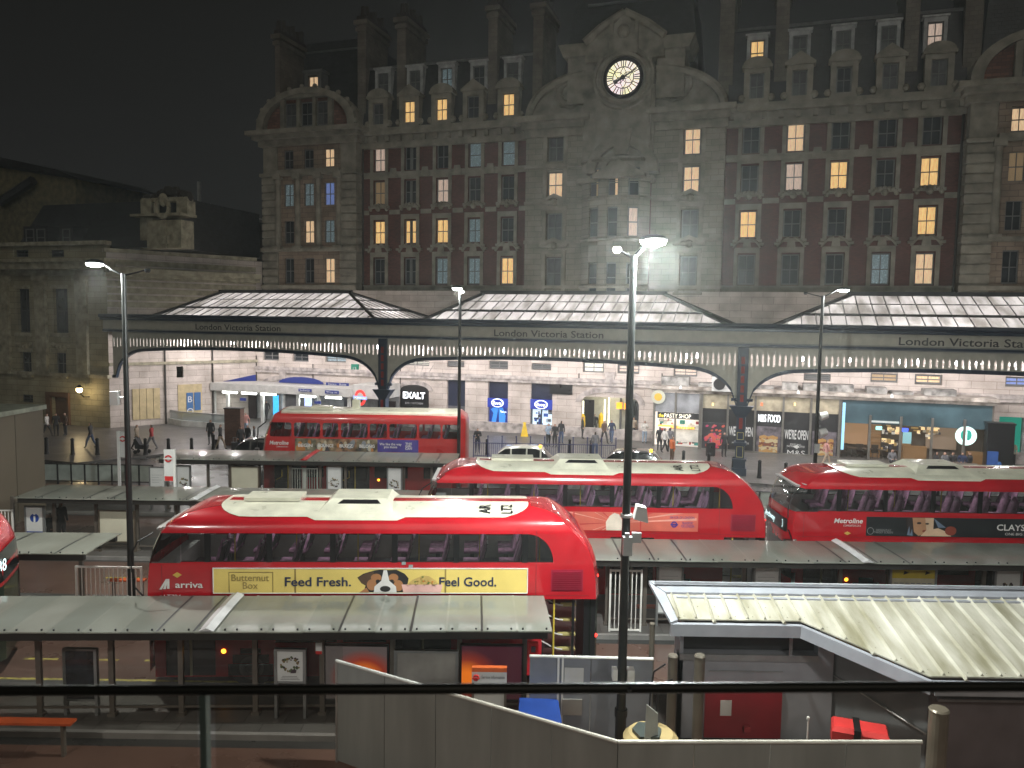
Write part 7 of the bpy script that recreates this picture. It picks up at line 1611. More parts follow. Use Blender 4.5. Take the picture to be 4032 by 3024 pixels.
# bus stop posts
for u, vt, vb, y, lb, red in ((472, 1697, 1912, 38.4, 'white bus stop post with a red roundel beside the left lamp post', 0), (675, 1768, 1975, 31.2, 'white bus stop post with a red footed flag in front of the far shelter', 1)):
    a = at_y(u, vt, y); t = thing('bus_stop', lb, 'bus stop', (a.x, y, .1)); z = a.z-.1; m = MB(); m.box(-.14 if not red else .08, -.02 if not red else .16, -.05, .05, 0, z); m.build('post', WHITEP, t)
    m = MB(); m.box(-.02 if not red else -.3, .32 if not red else .08, -.03, .03, z-1.3, z-.02); f = m.build('flag', PWHT, t)
    cx_ = .15 if not red else -.11; roundel(f, z-.38, .14, mat('roundel_paint_red', (.55, .03, .03), .4), WHITEP, -.075, x=cx_)
    m = MB(); m.box(cx_-.17, cx_+.17, -.034, -.031, z-1.29, z-1.1); m.build('red_strip', MATS['roundel_paint_red'], f) if red else None
# site cabin at far left
p = at_z(168, 1600, 4.6); yc_ = 35.5; P = at_y(168, 1598, yc_); Pl = at_y(0, 1632, yc_-2.8)
an = math.atan2(P.y-Pl.y, P.x-Pl.x); t = thing('site_cabin', 'large plain brown grey cabin wall with a pale roof edge at the far left', 'cabin', (P.x, P.y, 0), an); h = P.z
m = MB(); m.box(-9, 0, 0, 5, 0, h-.15); m.build('wall', mat('cabin_brown', (.17, .14, .1), .6, var=.08, scale=.4), t); m = MB(); m.box(-9.1, .1, -.12, 5.1, h-.148, h+.05); m.build('roof', mat('cabin_roof', (.36, .38, .3), .4, var=.2), t)
m = MB()
for x in (-1.9, -3.8, -5.7): m.box(x-.02, x+.02, -.015, .0, .1, h-.2)
m.build('wall_joint', mat('cabin_joint', (.1, .085, .06), .6), t)
# ================================================================ KIOSK WITH RIBBED ROOF
yb, zb_, SL = 17.75, 3.12, .268
def RF(u, v):
    r = ray(u, v); t_ = (zb_-SL*yb-HC)/(r.z-SL*r.y); return EYE+r*t_
KW = mat('kiosk_white_sheet', (.47, .45, .39), .35, var=.1, scale=1.6, streak=(1.6, .3, 1), stain=(.2, .185, .12), bump=.1); KG = mat('kiosk_grey', (.29, .3, .33), .4, var=.08); KD = mat('kiosk_dark', (.03, .03, .032), .5)
kt = thing('kiosk', 'grey kiosk with a ribbed white sloping roof and a red door at the lower right', 'kiosk', (0, 0, 0))
bl_, fl_, kn_, dg_ = RF(2625, 2345), RF(2672, 2442), RF(3146, 2438), RF(3662, 2668)
xr = 14.0; fr_y = dg_.y
def zpl(x, y, o=0): return zb_-SL*(yb-y)+o
out = [(bl_.x, bl_.y), (fl_.x, fl_.y), (kn_.x, fl_.y), (dg_.x, fr_y), (xr, fr_y), (xr, bl_.y)]
m = MB()
def slopepoly(mb, poly, o1, o2, mi=0):
    vs = [(x, y, zpl(x, y, o2)) for x, y in poly]+[(x, y, zpl(x, y, o1)) for x, y in poly]; n = len(poly)
    mb.add(vs, [tuple(range(n)), tuple(range(2*n-1, n-1, -1))]+[(i, n+i, n+(i+1) % n, (i+1) % n) for i in range(n)], mi)
slopepoly(m, out, .0, .03)
x = bl_.x+.1; k = 0
while x < xr-.1:
    # front limit at this x
    if x < kn_.x: yf = fl_.y
    elif x < dg_.x: yf = fl_.y+(fr_y-fl_.y)*(x-kn_.x)/(dg_.x-kn_.x)
    else: yf = fr_y
    yf2 = yf-(.12 if k % 4 == 2 else -.02)
    m.add([(x-.04, yf2, zpl(x, yf2, .03)), (x+.04, yf2, zpl(x, yf2, .03)), (x, yf2, zpl(x, yf2, .085)), (x-.04, bl_.y, zpl(x, bl_.y, .03)), (x+.04, bl_.y, zpl(x, bl_.y, .03)), (x, bl_.y, zpl(x, bl_.y, .085))], [(0, 1, 2), (0, 2, 5, 3), (1, 4, 5, 2)])
    for yy in (yf+.1, (yf+bl_.y)/2): m.cyl((x+.13, yy, zpl(x, yy, .03)), (x+.13, yy, zpl(x, yy, .045)), .012, .012, 5)
    x += .372; k += 1
m.build('ribbed_roof', KW, kt)
B0, B1 = RF(2554, 2298), RF(2641, 2457)
m = MB()
slopepoly(m, [(B0.x, B0.y+.0), (xr, B0.y), (xr, bl_.y+.02), (bl_.x-.02, bl_.y+.02)], -.02, .07); m.box(B0.x+.1, xr, B0.y-.22, B0.y-.16, zb_+.07, zb_+.12)
slopepoly(m, [(B0.x, B0.y), (bl_.x-.03, bl_.y+.02), (fl_.x-.03, fl_.y-.05), (B1.x, B1.y-.02)], -.02, .05)
def strip(a, b, w_=.12, hgt=.26):
    d = Vector((b[0]-a[0], b[1]-a[1], 0)).normalized(); nrm = Vector((d.y, -d.x, 0))*w_
    vs = []
    for p in (a, b):
        for q, dz in ((0, .0), (1, .0), (1, -hgt), (0, -hgt)): z = zpl(p[0], p[1], -.02+dz); vs.append((p[0]+nrm.x*q, p[1]+nrm.y*q, z))
    m.add(vs, [(0, 1, 5, 4), (1, 2, 6, 5), (2, 3, 7, 6), (3, 0, 4, 7), (0, 3, 2, 1), (4, 5, 6, 7)])
pts = [(B1.x, fl_.y-.04), (kn_.x, fl_.y-.04), (dg_.x+.02, fr_y-.04), (xr, fr_y-.04)]
for p, q in zip(pts, pts[1:]): strip(p, q)
m.build('roof_edging', KG, kt)
# walls
wy = fl_.y+.25; wz = zpl(0, wy)-.3
def xat(u, y=wy): return at_y(u, 2700, y).x
zA, zB, zC = at_y(2950, 2510, wy).z, at_y(2950, 2576, wy).z, at_y(2950, 2600, wy).z
x0k, x1k, x2k = xat(2672), xat(3215), xat(3300)
m = MB(); m.box(x0k, x1k, wy+.25, wy+.3, zB, wz); m.build('dark_opening', KD, kt)
m = MB(); m.box(x0k, x1k, wy, wy+.3, 0, zB-.02); m.box(x1k, x1k+.35, wy, wy+.3, 0, wz+.1); m.box(x0k, x0k+.08, wy, bl_.y-.1, 0, wz+.2); m.box(x0k, xr, bl_.y-.15, bl_.y-.05, 0, zb_-.1); m.build('wall', KG, kt)
m = MB(); m.box(x0k, x1k, wy-.05, wy+.02, zC, zB); m.box(xat(3100), xat(3112), wy-.03, wy, zB, wz); m.box(xat(2790), xat(3080), wy-.03, wy-.001, at_y(2900, 2640, wy).z-.02, at_y(2900, 2640, wy).z); m.build('sill', mat('kiosk_sill', (.32, .33, .34), .35, .4), kt)
m = MB(); zd = at_y(2900, 2690, wy).z; m.box(xat(2776), xat(3078), wy-.06, wy-.002, .05, zd); d_ = m.build('red_door', mat('door_red', (.28, .012, .025), .4, var=.08), kt)
m = MB(); m.box(xat(2836), xat(2880), wy-.07, wy-.061, at_y(2850, 2812, wy).z, at_y(2850, 2752, wy).z); m.build('notice', PWHT, d_); m = MB(); m.box(xat(2930), xat(2955), wy-.14, wy-.061, at_y(2850, 2870, wy).z, at_y(2850, 2850, wy).z); m.build('door_lock', mat('door_lock_red', (.35, .03, .04), .4), d_)
# diagonal side with ochre shutter
a, b = Vector((x1k+.35, wy+.15, 0)), Vector((dg_.x+.25, fr_y+.45, 0)); d = (b-a).normalized(); L = (b-a).length; nn_ = Vector((d.y, -d.x, 0))
m = MB(); m.add([a[:2]+(0,), b[:2]+(0,), b[:2]+(zpl(b.x, b.y)-.08,), a[:2]+(zpl(a.x, a.y)-.08,)] if False else [(a.x, a.y, 0), (b.x, b.y, 0), (b.x, b.y, zpl(b.x, b.y)-.05), (a.x, a.y, zpl(a.x, a.y)-.05)], [(0, 1, 2, 3)]); m.build('side_wall', mat('kiosk_side_grey', (.17, .18, .19), .5, var=.1), kt)
m = MB()
for k in range(26):
    p = a+d*(.1+L*.62*k/26)+nn_*.03; q = a+d*(.1+L*.62*(k+.8)/26)+nn_*.03; zt_ = zpl(p.x, p.y)-.3
    m.add([(p.x, p.y, zt_-.42), (q.x, q.y, zt_-.42), (q.x, q.y, zt_), (p.x, p.y, zt_)], [(0, 1, 2, 3)])
m.build('ochre_shutter', mat('ochre_shutter', (.3, .17, .04), .5, var=.2), kt)
m = MB(); p, q = a+d*.1+nn_*.03, b+nn_*.03; m.cyl((p.x, p.y, 1.45), (q.x, q.y, .95), .018, .018, 6); m.build('handrail', STEEL, kt)
m = MB(); yb2 = fr_y+.35; m.box(b.x, xr, yb2, yb2+.1, 0, zpl(0, yb2)-.1); m.build('front_wall', mat('kiosk_purple_grey', (.13, .11, .12), .45, var=.1), kt)
m = MB(); z0_ = zpl(0, yb2)-.35
for k in range(3): m.box(b.x+.1, xr, yb2-.06, yb2-.002, z0_-.16*k-.05, z0_-.16*k)
m.build('louvre', KG, kt)
for u, v, y, r_, lb in ((2650, 2583, 15.9, .1, 0), (2756, 2583, 15.9, .11, 0), (2569, 2458, 17.0, .06, 0), (3698, 2795, 13.6, .165, 0)):
    p = at_y(u, v, y); m = MB(); m.cyl((p.x, y, 0), (p.x, y, p.z), r_, r_, 18); m.cyl((p.x, y, p.z), (p.x, y, p.z+.03), r_*1.08, r_*.9, 18); m.build('column', mat('column_greybrown', (.17, .15, .12), .35, .3), kt, )
# ================================================================ HOARDING
HG = mat('hoarding_grey', (.27, .285, .275), .4, var=.11, scale=2.2, streak=(1, 1, .15)); CAP = mat('hoarding_cap', (.62, .62, .58), .35)
ZH = 2.15
def hoard(label, pts, z=ZH, joints=6, m_=None):
    t = thing('hoarding', label, 'hoarding', (pts[0][0], pts[0][1], 0)); ox_, oy_ = pts[0]; k = 0
    for p, q in zip(pts, pts[1:]):
        L = math.hypot(q[0]-p[0], q[1]-p[1]); n = max(1, round(L/1.22)); dx, dy = (q[0]-p[0])/L, (q[1]-p[1])/L
        for i in range(n):
            a, b = L*i/n+.008, L*(i+1)/n-.008; m = MB()
            c = [(p[0]-ox_+dx*s_-dy*o_, p[1]-oy_+dy*s_+dx*o_) for s_, o_ in ((a, 0), (b, 0), (b, .04), (a, .04))]; m.xy(c, .03, z-.03); m.build('panel', m_ or HG, t)
        m = MB(); m.cyl((p[0]-ox_, p[1]-oy_, z), (q[0]-ox_, q[1]-oy_, z), .035, .035, 8); m.build('capping', CAP, t)
    return t
h0, h1, h2 = at_z(1325, 2602, ZH), at_z(2433, 2921, ZH), at_z(3630, 2921, ZH)
t = hoard('grey hoarding with a white capping that bends round the work area in the foreground', [(h0.x, h0.y), (h1.x, h1.y), (h2.x, h2.y)])
m = MB(); m.cyl((0, 0, 0), (0, 0, ZH+.02), .03, .03, 8); m.build('end_post', STEEL, t)
g0, g1 = at_z(2085, 2583, ZH), at_z(2572, 2595, ZH)
t = hoard('dark grey hoarding at the back of the work area beside the near lamp post', [(g0.x, g0.y), (g1.x, g1.y)], m_=mat('hoarding_blue_grey', (.24, .26, .3), .5, var=.08))
m = MB(); p = at_y(2260, 2670, g0.y-.03); m.box(p.x-g0.x-.2, p.x-g0.x+.2, -.03, -.008, p.z-.22, p.z+.22); m.build('notice', PWHT, t)
m = MB(); p = at_y(2250, 2785, g0.y-.05); m.box(p.x-g0.x-.2, p.x-g0.x+.22, -.06, -.01, p.z-.17, p.z+.17); m.build('latch', STEEL, t)
m = MB(); p = at_y(2207, 2600, g0.y-.05); m.box(p.x-g0.x-.06, p.x-g0.x-.02, -.05, -.01, .05, ZH); m.box(p.x-g0.x+.03, p.x-g0.x+.07, -.05, -.01, .05, ZH); m.build('gate_post', WHITEP, t)
# things inside the work area
p = at_y(2122, 2800, 15.7); t = thing('wheelie_bin', 'bright blue lidded bin behind the sloping hoarding', 'bin', (p.x, 15.55, 0)); BB = mat('bin_blue', (.02, .08, .42), .4)
m = MB(); m.add([(-.34, -.3, .1), (.34, -.3, .1), (.34, .3, .1), (-.34, .3, .1), (-.42, -.38, p.z), (.42, -.38, p.z), (.42, .38, p.z), (-.42, .38, p.z)], [(0, 3, 2, 1), (4, 5, 6, 7), (0, 1, 5, 4), (1, 2, 6, 5), (2, 3, 7, 6), (3, 0, 4, 7)]); m.build('body', BB, t)
m = MB(); m.add([(-.44, -.42, p.z+.002), (.44, -.42, p.z+.002), (.42, .4, p.z+.10), (-.42, .4, p.z+.10), (-.44, -.42, p.z+.06), (.44, -.42, p.z+.06), (.40, .38, p.z+.17), (-.40, .38, p.z+.17)], [(0, 3, 2, 1), (4, 5, 6, 7), (0, 1, 5, 4), (1, 2, 6, 5), (2, 3, 7, 6), (3, 0, 4, 7)]); m.build('lid', BB, t)
for s_ in (-1, 1): m = MB(); m.cyl((s_*.3, .3, .1), (s_*.36, .3, .1), .1, .1, 14); m.build('wheel', RUBBER, t)
p = at_y(2520, 2880, 14.6); t = thing('plate_compactor', 'beige tub machine with bent black handles at the foot of the near lamp post', 'machine', (p.x+.15, 14.3, 0)); BG = mat('machine_beige', (.5, .4, .2), .5, var=.15)
zz = at_y(2520, 2850, 14.6).z
m = MB(); m.lathe((0, 0, 0), [(.45, .15), (.55, .4), (.52, zz-.1), (.42, zz)], 20); m.build('tub', BG, t); m = MB(); m.xy([(-.25, -.3), (.1, -.32), (.2, 0), (.1, .2), (-.2, .25), (-.35, 0)], zz+.002, zz+.07); m.build('lid', mat('lid_dark_green', (.06, .08, .08), .5), t)
m = MB(); m.path([(0, .3, zz), (.05, .4, zz+.6), (.1, .4, zz+1.0), (.3, .3, zz+1.2)], .018, 6); m.path([(.15, .3, zz), (.2, .4, zz+.6), (.25, .4, zz+.75), (.45, .3, zz+.9)], .018, 6); m.build('handle', BTRIM, t)
a = at_y(2560, 2770, 14.0); t = MB(); t.add([(-.22, -.1, .0), (.16, .1, .0), (.16, .14, .0), (-.22, -.06, .0), (-.12, .05, a.z), (.12, .2, a.z-.25), (.12, .24, a.z-.25), (-.12, .09, a.z)], [(0, 1, 5, 4), (3, 7, 6, 2), (0, 4, 7, 3), (1, 2, 6, 5), (4, 5, 6, 7), (0, 3, 2, 1)])
tag(t.build('leaning_board', mat('pale_board', (.45, .48, .46), .5), loc=(a.x+.05, 13.9, 0)), 'pale board leaning edge-on against the beige tub machine', 'board')
p = at_y(3385, 2890, 14.4); t = thing('toolbox', 'bright red box with a black strap behind the hoarding at the lower right', 'box', (p.x, 14.4, 0), -.35); RB = mat('toolbox_red', (.6, .04, .04), .4)
zz = at_y(3385, 2868, 14.4).z
m = MB(); m.box(-.5, .5, -.25, .25, zz-.35, zz-.02); m.add([(-.5, -.27, zz-.018), (.5, -.27, zz-.018), (.5, .27, zz-.018), (-.5, .27, zz-.018), (-.46, -.2, zz+.06), (.46, -.2, zz+.06), (.46, .2, zz+.06), (-.46, .2, zz+.06)], [(0, 3, 2, 1), (4, 5, 6, 7), (0, 1, 5, 4), (1, 2, 6, 5), (2, 3, 7, 6), (3, 0, 4, 7)]); m.build('body', RB, t); m = MB(); m.box(-.12, .0, -.28, .28, zz-.3, zz+.07); m.build('strap', BTRIM, t)
m = MB(); m.box(-.5, .5, -.25, .25, 0, zz-.36); m.build('plinth', KD, t)
p = at_y(3180, 2880, 15.0); m = MB(); m.cyl((0, 0, 0), (0, 0, p.z+.25), .015, .015, 6); m.cyl((0, 0, p.z+.25), (0, 0, p.z+.3), .03, .03, 6); tag(m.build('marker_pin', WHITEP, loc=(p.x, 15, 0)), 'thin white marker pin standing left of the red box', 'marker')
# ================================================================ TERRACE BALUSTRADE in front of the viewer
yr = 2.6; a, b = at_y(-500, 2722, yr), at_y(4700, 2700, yr); zr_ = (a.z+b.z)/2
t = thing('terrace_balustrade', 'dark glazed terrace balustrade with a round top rail across the foreground', 'balustrade', (0, yr, 0)); RM = mat('rail_dark_metal', (.022, .02, .014), .35, .6)
sl = (b.z-a.z)/(b.x-a.x); zx = lambda x: a.z+(x-a.x)*sl
m = MB(); m.cyl((a.x, 0, a.z), (b.x, 0, b.z), .0178, .0178, 16, caps=False); rl = m.build('top_rail', RM, t, smooth=True)
TG = glassmat('terrace_glass', (.80, .76, .70), .95, .03)
px0, px1 = at_y(812, 2800, yr).x, at_y(3900, 2800, yr).x
for x0_, x1_ in ((a.x, px0-.03), (px0+.03, b.x)):
    m = MB(); m.add([(x0_, 0, zx(x0_)-1.0), (x1_, 0, zx(x1_)-1.0), (x1_, 0, zx(x1_)-.02), (x0_, 0, zx(x0_)-.02)], [(0, 1, 2, 3)]); m.build('glass_panel', TG, t)
m = MB(); m.box(px0-.016, px0+.006, -.02, .02, zx(px0)-1.05, zx(px0)-.012); m.build('post', mat('post_greygreen', (.2, .25, .22), .3, .5), t)
m = MB(); q = at_y(2476, 2702, yr); m.ball((q.x, -.012, q.z-.004), .010, 8); m.build('rail_fixing', CHROME, rl)
m = MB(); m.box(-8, 8, -.6, .35, zr_-1.35, zr_-1.05); m.build('slab_edge', mat('terrace_concrete', (.2, .2, .19), .8), t)
# ================================================================ CABS
def cab(label, u, v, body, rz=-.1, zroof=1.85, lamp=True, n=NotImplemented):
    p = at_z(u, v, zroof); t = thing('taxi', label, 'taxi', (p.x, p.y, 0), rz, 'London style cabs outside the station')
    S = [(-2.25, .45, .8, .82), (-2.1, .3, .98, 1.0), (-1.75, .28, 1.05, 1.5), (-1.35, .28, 1.08, 1.78), (-.4, .28, 1.08, zroof), (.4, .28, 1.08, zroof-.01), (.85, .28, 1.06, 1.7), (1.35, .28, 1.03, 1.12), (2.0, .3, .9, .93), (2.25, .45, .7, .72)]
    m = MB(); rows = []
    for x, z0_, zbt, zr2 in S:
        k = (zr2-zbt)/.8; wt = .88-.2*min(1, max(0, k)); e = .12 if abs(x) > 2.1 else 0
        half = [(-.84+e, z0_), (-.9+e, (z0_+zbt)/2), (-.88+e, zbt), (-wt+e, zr2-.04*min(1, k)), (-wt*.8+e, zr2+.02)]
        rows.append([(x, y, z) for y, z in half]+[(x, -y, z) for y, z in half[::-1]])
    n_ = 10
    for i in range(len(S)-1):
        for j in range(n_-1):
            mi = 1 if (j in (2, 6) and 2 <= i <= 6) or (j in (3, 4, 5) and i in (1, 6)) else 0
            m.add([rows[i][j], rows[i+1][j], rows[i+1][j+1], rows[i][j+1]], [(0, 1, 2, 3)], mi)
    m.add(rows[0], [tuple(range(n_-1, -1, -1))]); m.add(rows[-1], [tuple(range(n_))])
    o = m.build('body', [body, BGD], t); autosmooth(o, 45)
    m = MB()
    for s_ in (-1, 1):
        for x in (-1.0, -.1, .7): m.add([(x-.045, s_*.895, 1.05), (x+.045, s_*.895, 1.05), (x+.045, s_*.70, 1.80), (x-.045, s_*.70, 1.80)], [(0, 1, 2, 3)])
    m.build('door_pillar', body, t)
    for x in (-1.4, 1.4):
        for s_ in (-1, 1): m = MB(); m.cyl((x, s_*.88, .34), (x, s_*.68, .34), .34, .34, 18); w_ = m.build('wheel', RUBBER, t); m = MB(); m.cyl((x, s_*.89, .34), (x, s_*.86, .34), .2, .2, 12); m.build('rim', CHROME, w_)
    for s_ in (-1, 1): m = MB(); m.ball((2.2, s_*.6, .72), .12, 8, sq=(.5, 1, 1)); m.build('headlight', mat('headlight_glass', (.6, .6, .6), .1), t); m = MB(); m.box(-2.27, -2.2, s_*.75-.08, s_*.75+.08, .65, .9); m.build('tail_lamp', mat('tail_red', (.4, .02, .02), .3), t)
    if lamp: m = MB(); m.box(.55, .7, -.22, .22, 1.78, 1.9); m.build('roof_sign', emat('taxi_amber', (1, .55, .03), 3), t)
cab('white cab parked in front of the dark blue fence', 2085, 1756, mat('cab_white', (.6, .6, .52), .2, var=.04, coat=.5)); cab('black cab with an amber roof light outside the arched entrance', 2520, 1772, mat('cab_black', (.012, .012, .014), .15, var=.05, coat=.8), -.2)
cab('black cab half hidden behind the front of the square windowed bus', 1065, 1722, mat('cab_black', (.012, .012, .014), .15, var=.05, coat=.8), .1, lamp=False)
# ================================================================ PEOPLE
SK = mat('skin', (.42, .25, .18), .6, var=.05); SKD = mat('skin_deep', (.12, .06, .04), .6, var=.05)
def cm(n, c): return mat('cloth_'+n, c, .8, var=.15, scale=6)
C_ = {'black': cm('black', (.018, .018, .02)), 'navy': cm('navy', (.02, .03, .07)), 'jeans': cm('jeans', (.05, .08, .15)), 'white': cm('white', (.6, .58, .54)), 'cream': cm('cream', (.55, .5, .38)), 'grey': cm('grey', (.15, .15, .16)),
      'orange': cm('orange', (.5, .12, .03)), 'pink': cm('pink', (.5, .25, .22)), 'beige': cm('beige', (.38, .3, .22)), 'red': cm('red', (.35, .03, .03)), 'brown': cm('brown', (.09, .05, .03)), 'hair': cm('hair', (.025, .018, .012)), 'fair': cm('fair_hair', (.25, .16, .07)), 'pale_blue': cm('pale_blue', (.25, .32, .4))}
PC = {}
def body(pose, coat):
    k = (pose, coat)
    if k in PC: return PC[k]
    J = {}; E = []; R = {}
    def j(n, x, y, z, r, par=None):
        J[n] = (x, y, z); R[n] = r
        if par: E.append((par, n))
    # facing -Y
    s = pose == 'sit'; w = pose == 'walk'; ph = pose == 'phone'
    j('pelvis', 0, 0, .95 if not s else .55, .135); dz = 0 if not s else -.4
    j('waist', 0, 0, 1.1+dz, .125, 'pelvis'); j('chest', 0, -.01, 1.32+dz, .155, 'waist'); j('neck', 0, 0, 1.5+dz, .06, 'chest'); j('head', 0, -.015, 1.62+dz, .095, 'neck'); j('crown', 0, 0, 1.71+dz, .08, 'head'); j('nose', 0, -.105, 1.62+dz, .02, 'head')
    for sd, n in ((-1, 'l'), (1, 'r')):
        j(n+'sh', sd*.18, 0, 1.43+dz, .075, 'chest')
        if ph and sd > 0: j(n+'el', sd*.24, -.05, 1.17+dz, .05, n+'sh'); j(n+'wr', sd*.1, -.28, 1.25+dz, .034, n+'el'); j(n+'ha', sd*.05, -.33, 1.3+dz, .035, n+'wr')
        elif ph or s: j(n+'el', sd*.25, -.02, 1.16+dz, .05, n+'sh'); j(n+'wr', sd*.12, -.26, 1.1+dz, .034, n+'el'); j(n+'ha', sd*.07, -.33, 1.12+dz, .036, n+'wr')
        elif w: sw = sd*.13; j(n+'el', sd*.25, sw*.6+.03, 1.16, .05, n+'sh'); j(n+'wr', sd*.25, sw*1.2-.05, .95, .034, n+'el'); j(n+'ha', sd*.24, sw*1.35-.07, .87, .036, n+'wr')
        else: j(n+'el', sd*.245, .02, 1.16, .05, n+'sh'); j(n+'wr', sd*.25, -.04, .93, .034, n+'el'); j(n+'ha', sd*.245, -.06, .85, .036, n+'wr')
        j(n+'hip', sd*.1, 0, (.9 if not s else .52), .105, 'pelvis')
        if s: j(n+'kn', sd*.12, -.42, .52, .07, n+'hip'); j(n+'an', sd*.12, -.42, .1, .045, n+'kn'); j(n+'to', sd*.12, -.57, .05, .035, n+'an')
        elif w: f = -sd; j(n+'kn', sd*.1, f*.17-.04, .5, .07, n+'hip'); j(n+'an', sd*.1, f*.3+(.03 if f > 0 else 0), .12 if f > 0 else .08, .045, n+'kn'); j(n+'to', sd*.1, f*.3-.14, .04, .035, n+'an')
        else: j(n+'kn', sd*.11, -.01, .5, .07, n+'hip'); j(n+'an', sd*.11, .02, .09, .045, n+'kn'); j(n+'to', sd*.12, -.14, .04, .035, n+'an')
    if coat:
        R['waist'] = .15; R['pelvis'] = .17; R['lhip'] = R['rhip'] = .13
    names = list(J); me = bpy.data.meshes.new('person'); bm = bmesh.new(); ly = bm.verts.layers.skin.verify(); V = {}
    for n in names:
        v = bm.verts.new(J[n]); v[ly].radius = (R[n], R[n]*(.78 if n in ('chest', 'waist', 'pelvis') else 1)); v[ly].use_root = n == 'pelvis'; V[n] = v
    for a, b in E: bm.edges.new((V[a], V[b]))
    bm.to_mesh(me); bm.free()
    o = bpy.data.objects.new('tmp', me); COL.objects.link(o); o.modifiers.new('s', 'SKIN'); sb = o.modifiers.new('d', 'SUBSURF'); sb.levels = 2; sb.render_levels = 2
    bpy.context.view_layer.update(); m2 = bpy.data.meshes.new_from_object(o.evaluated_get(bpy.context.evaluated_depsgraph_get())); bpy.data.objects.remove(o)
    m2.name = 'person'; m2.materials.clear()
    for q in (C_['black'], C_['black'], SK, C_['hair'], C_['black'], C_['black']): m2.materials.append(q)   # 0 top 1 trousers 2 skin 3 hair 4 shoes
    hd_ = [Vector(J['lha']), Vector(J['rha'])]; hz = J['neck'][2]
    for f in m2.polygons:
        c = f.center; f.use_smooth = True
        if c.z > hz+.02: f.material_index = 3 if (c.z > hz+.17 or c.y > .02) else 2
        elif min((c-h).length for h in hd_) < .075: f.material_index = 2
        elif s: f.material_index = 4 if c.z < .1 else (1 if (c.z < .64 and (c.y < -.05 or c.z < .6)) and min((c-h).length for h in hd_) > .1 else 0)
        else: f.material_index = 4 if c.z < .1 else (1 if (c.z < (.55 if coat else .92) and min((c-h).length for h in hd_) > .11 and abs(c.x) < .21) else 0)
    PC[k] = m2; return m2
def person(label, u, v, pose='stand', face=0., top='black', leg='black', hair='hair', coat=False, h=1., z=.11, y=None, skin=None, loc=None):
    p = loc if loc else (at_z(u, v, z) if y is None else at_y(u, v, y))
    if y is not None and loc is None: p = Vector((p.x, y, z))
    o = bpy.data.objects.new('person', body(pose, coat)); COL.objects.link(o); o.location = p; o.rotation_euler.z = face; o.scale = (h, h, h)
    for i, m_ in ((0, C_[top]), (1, C_[leg]), (2, skin or SK), (3, C_[hair])): o.material_slots[i].link = 'OBJECT'; o.material_slots[i].material = m_
    return tag(o, label, 'person', 'people on the station forecourt')
P2 = PI/2
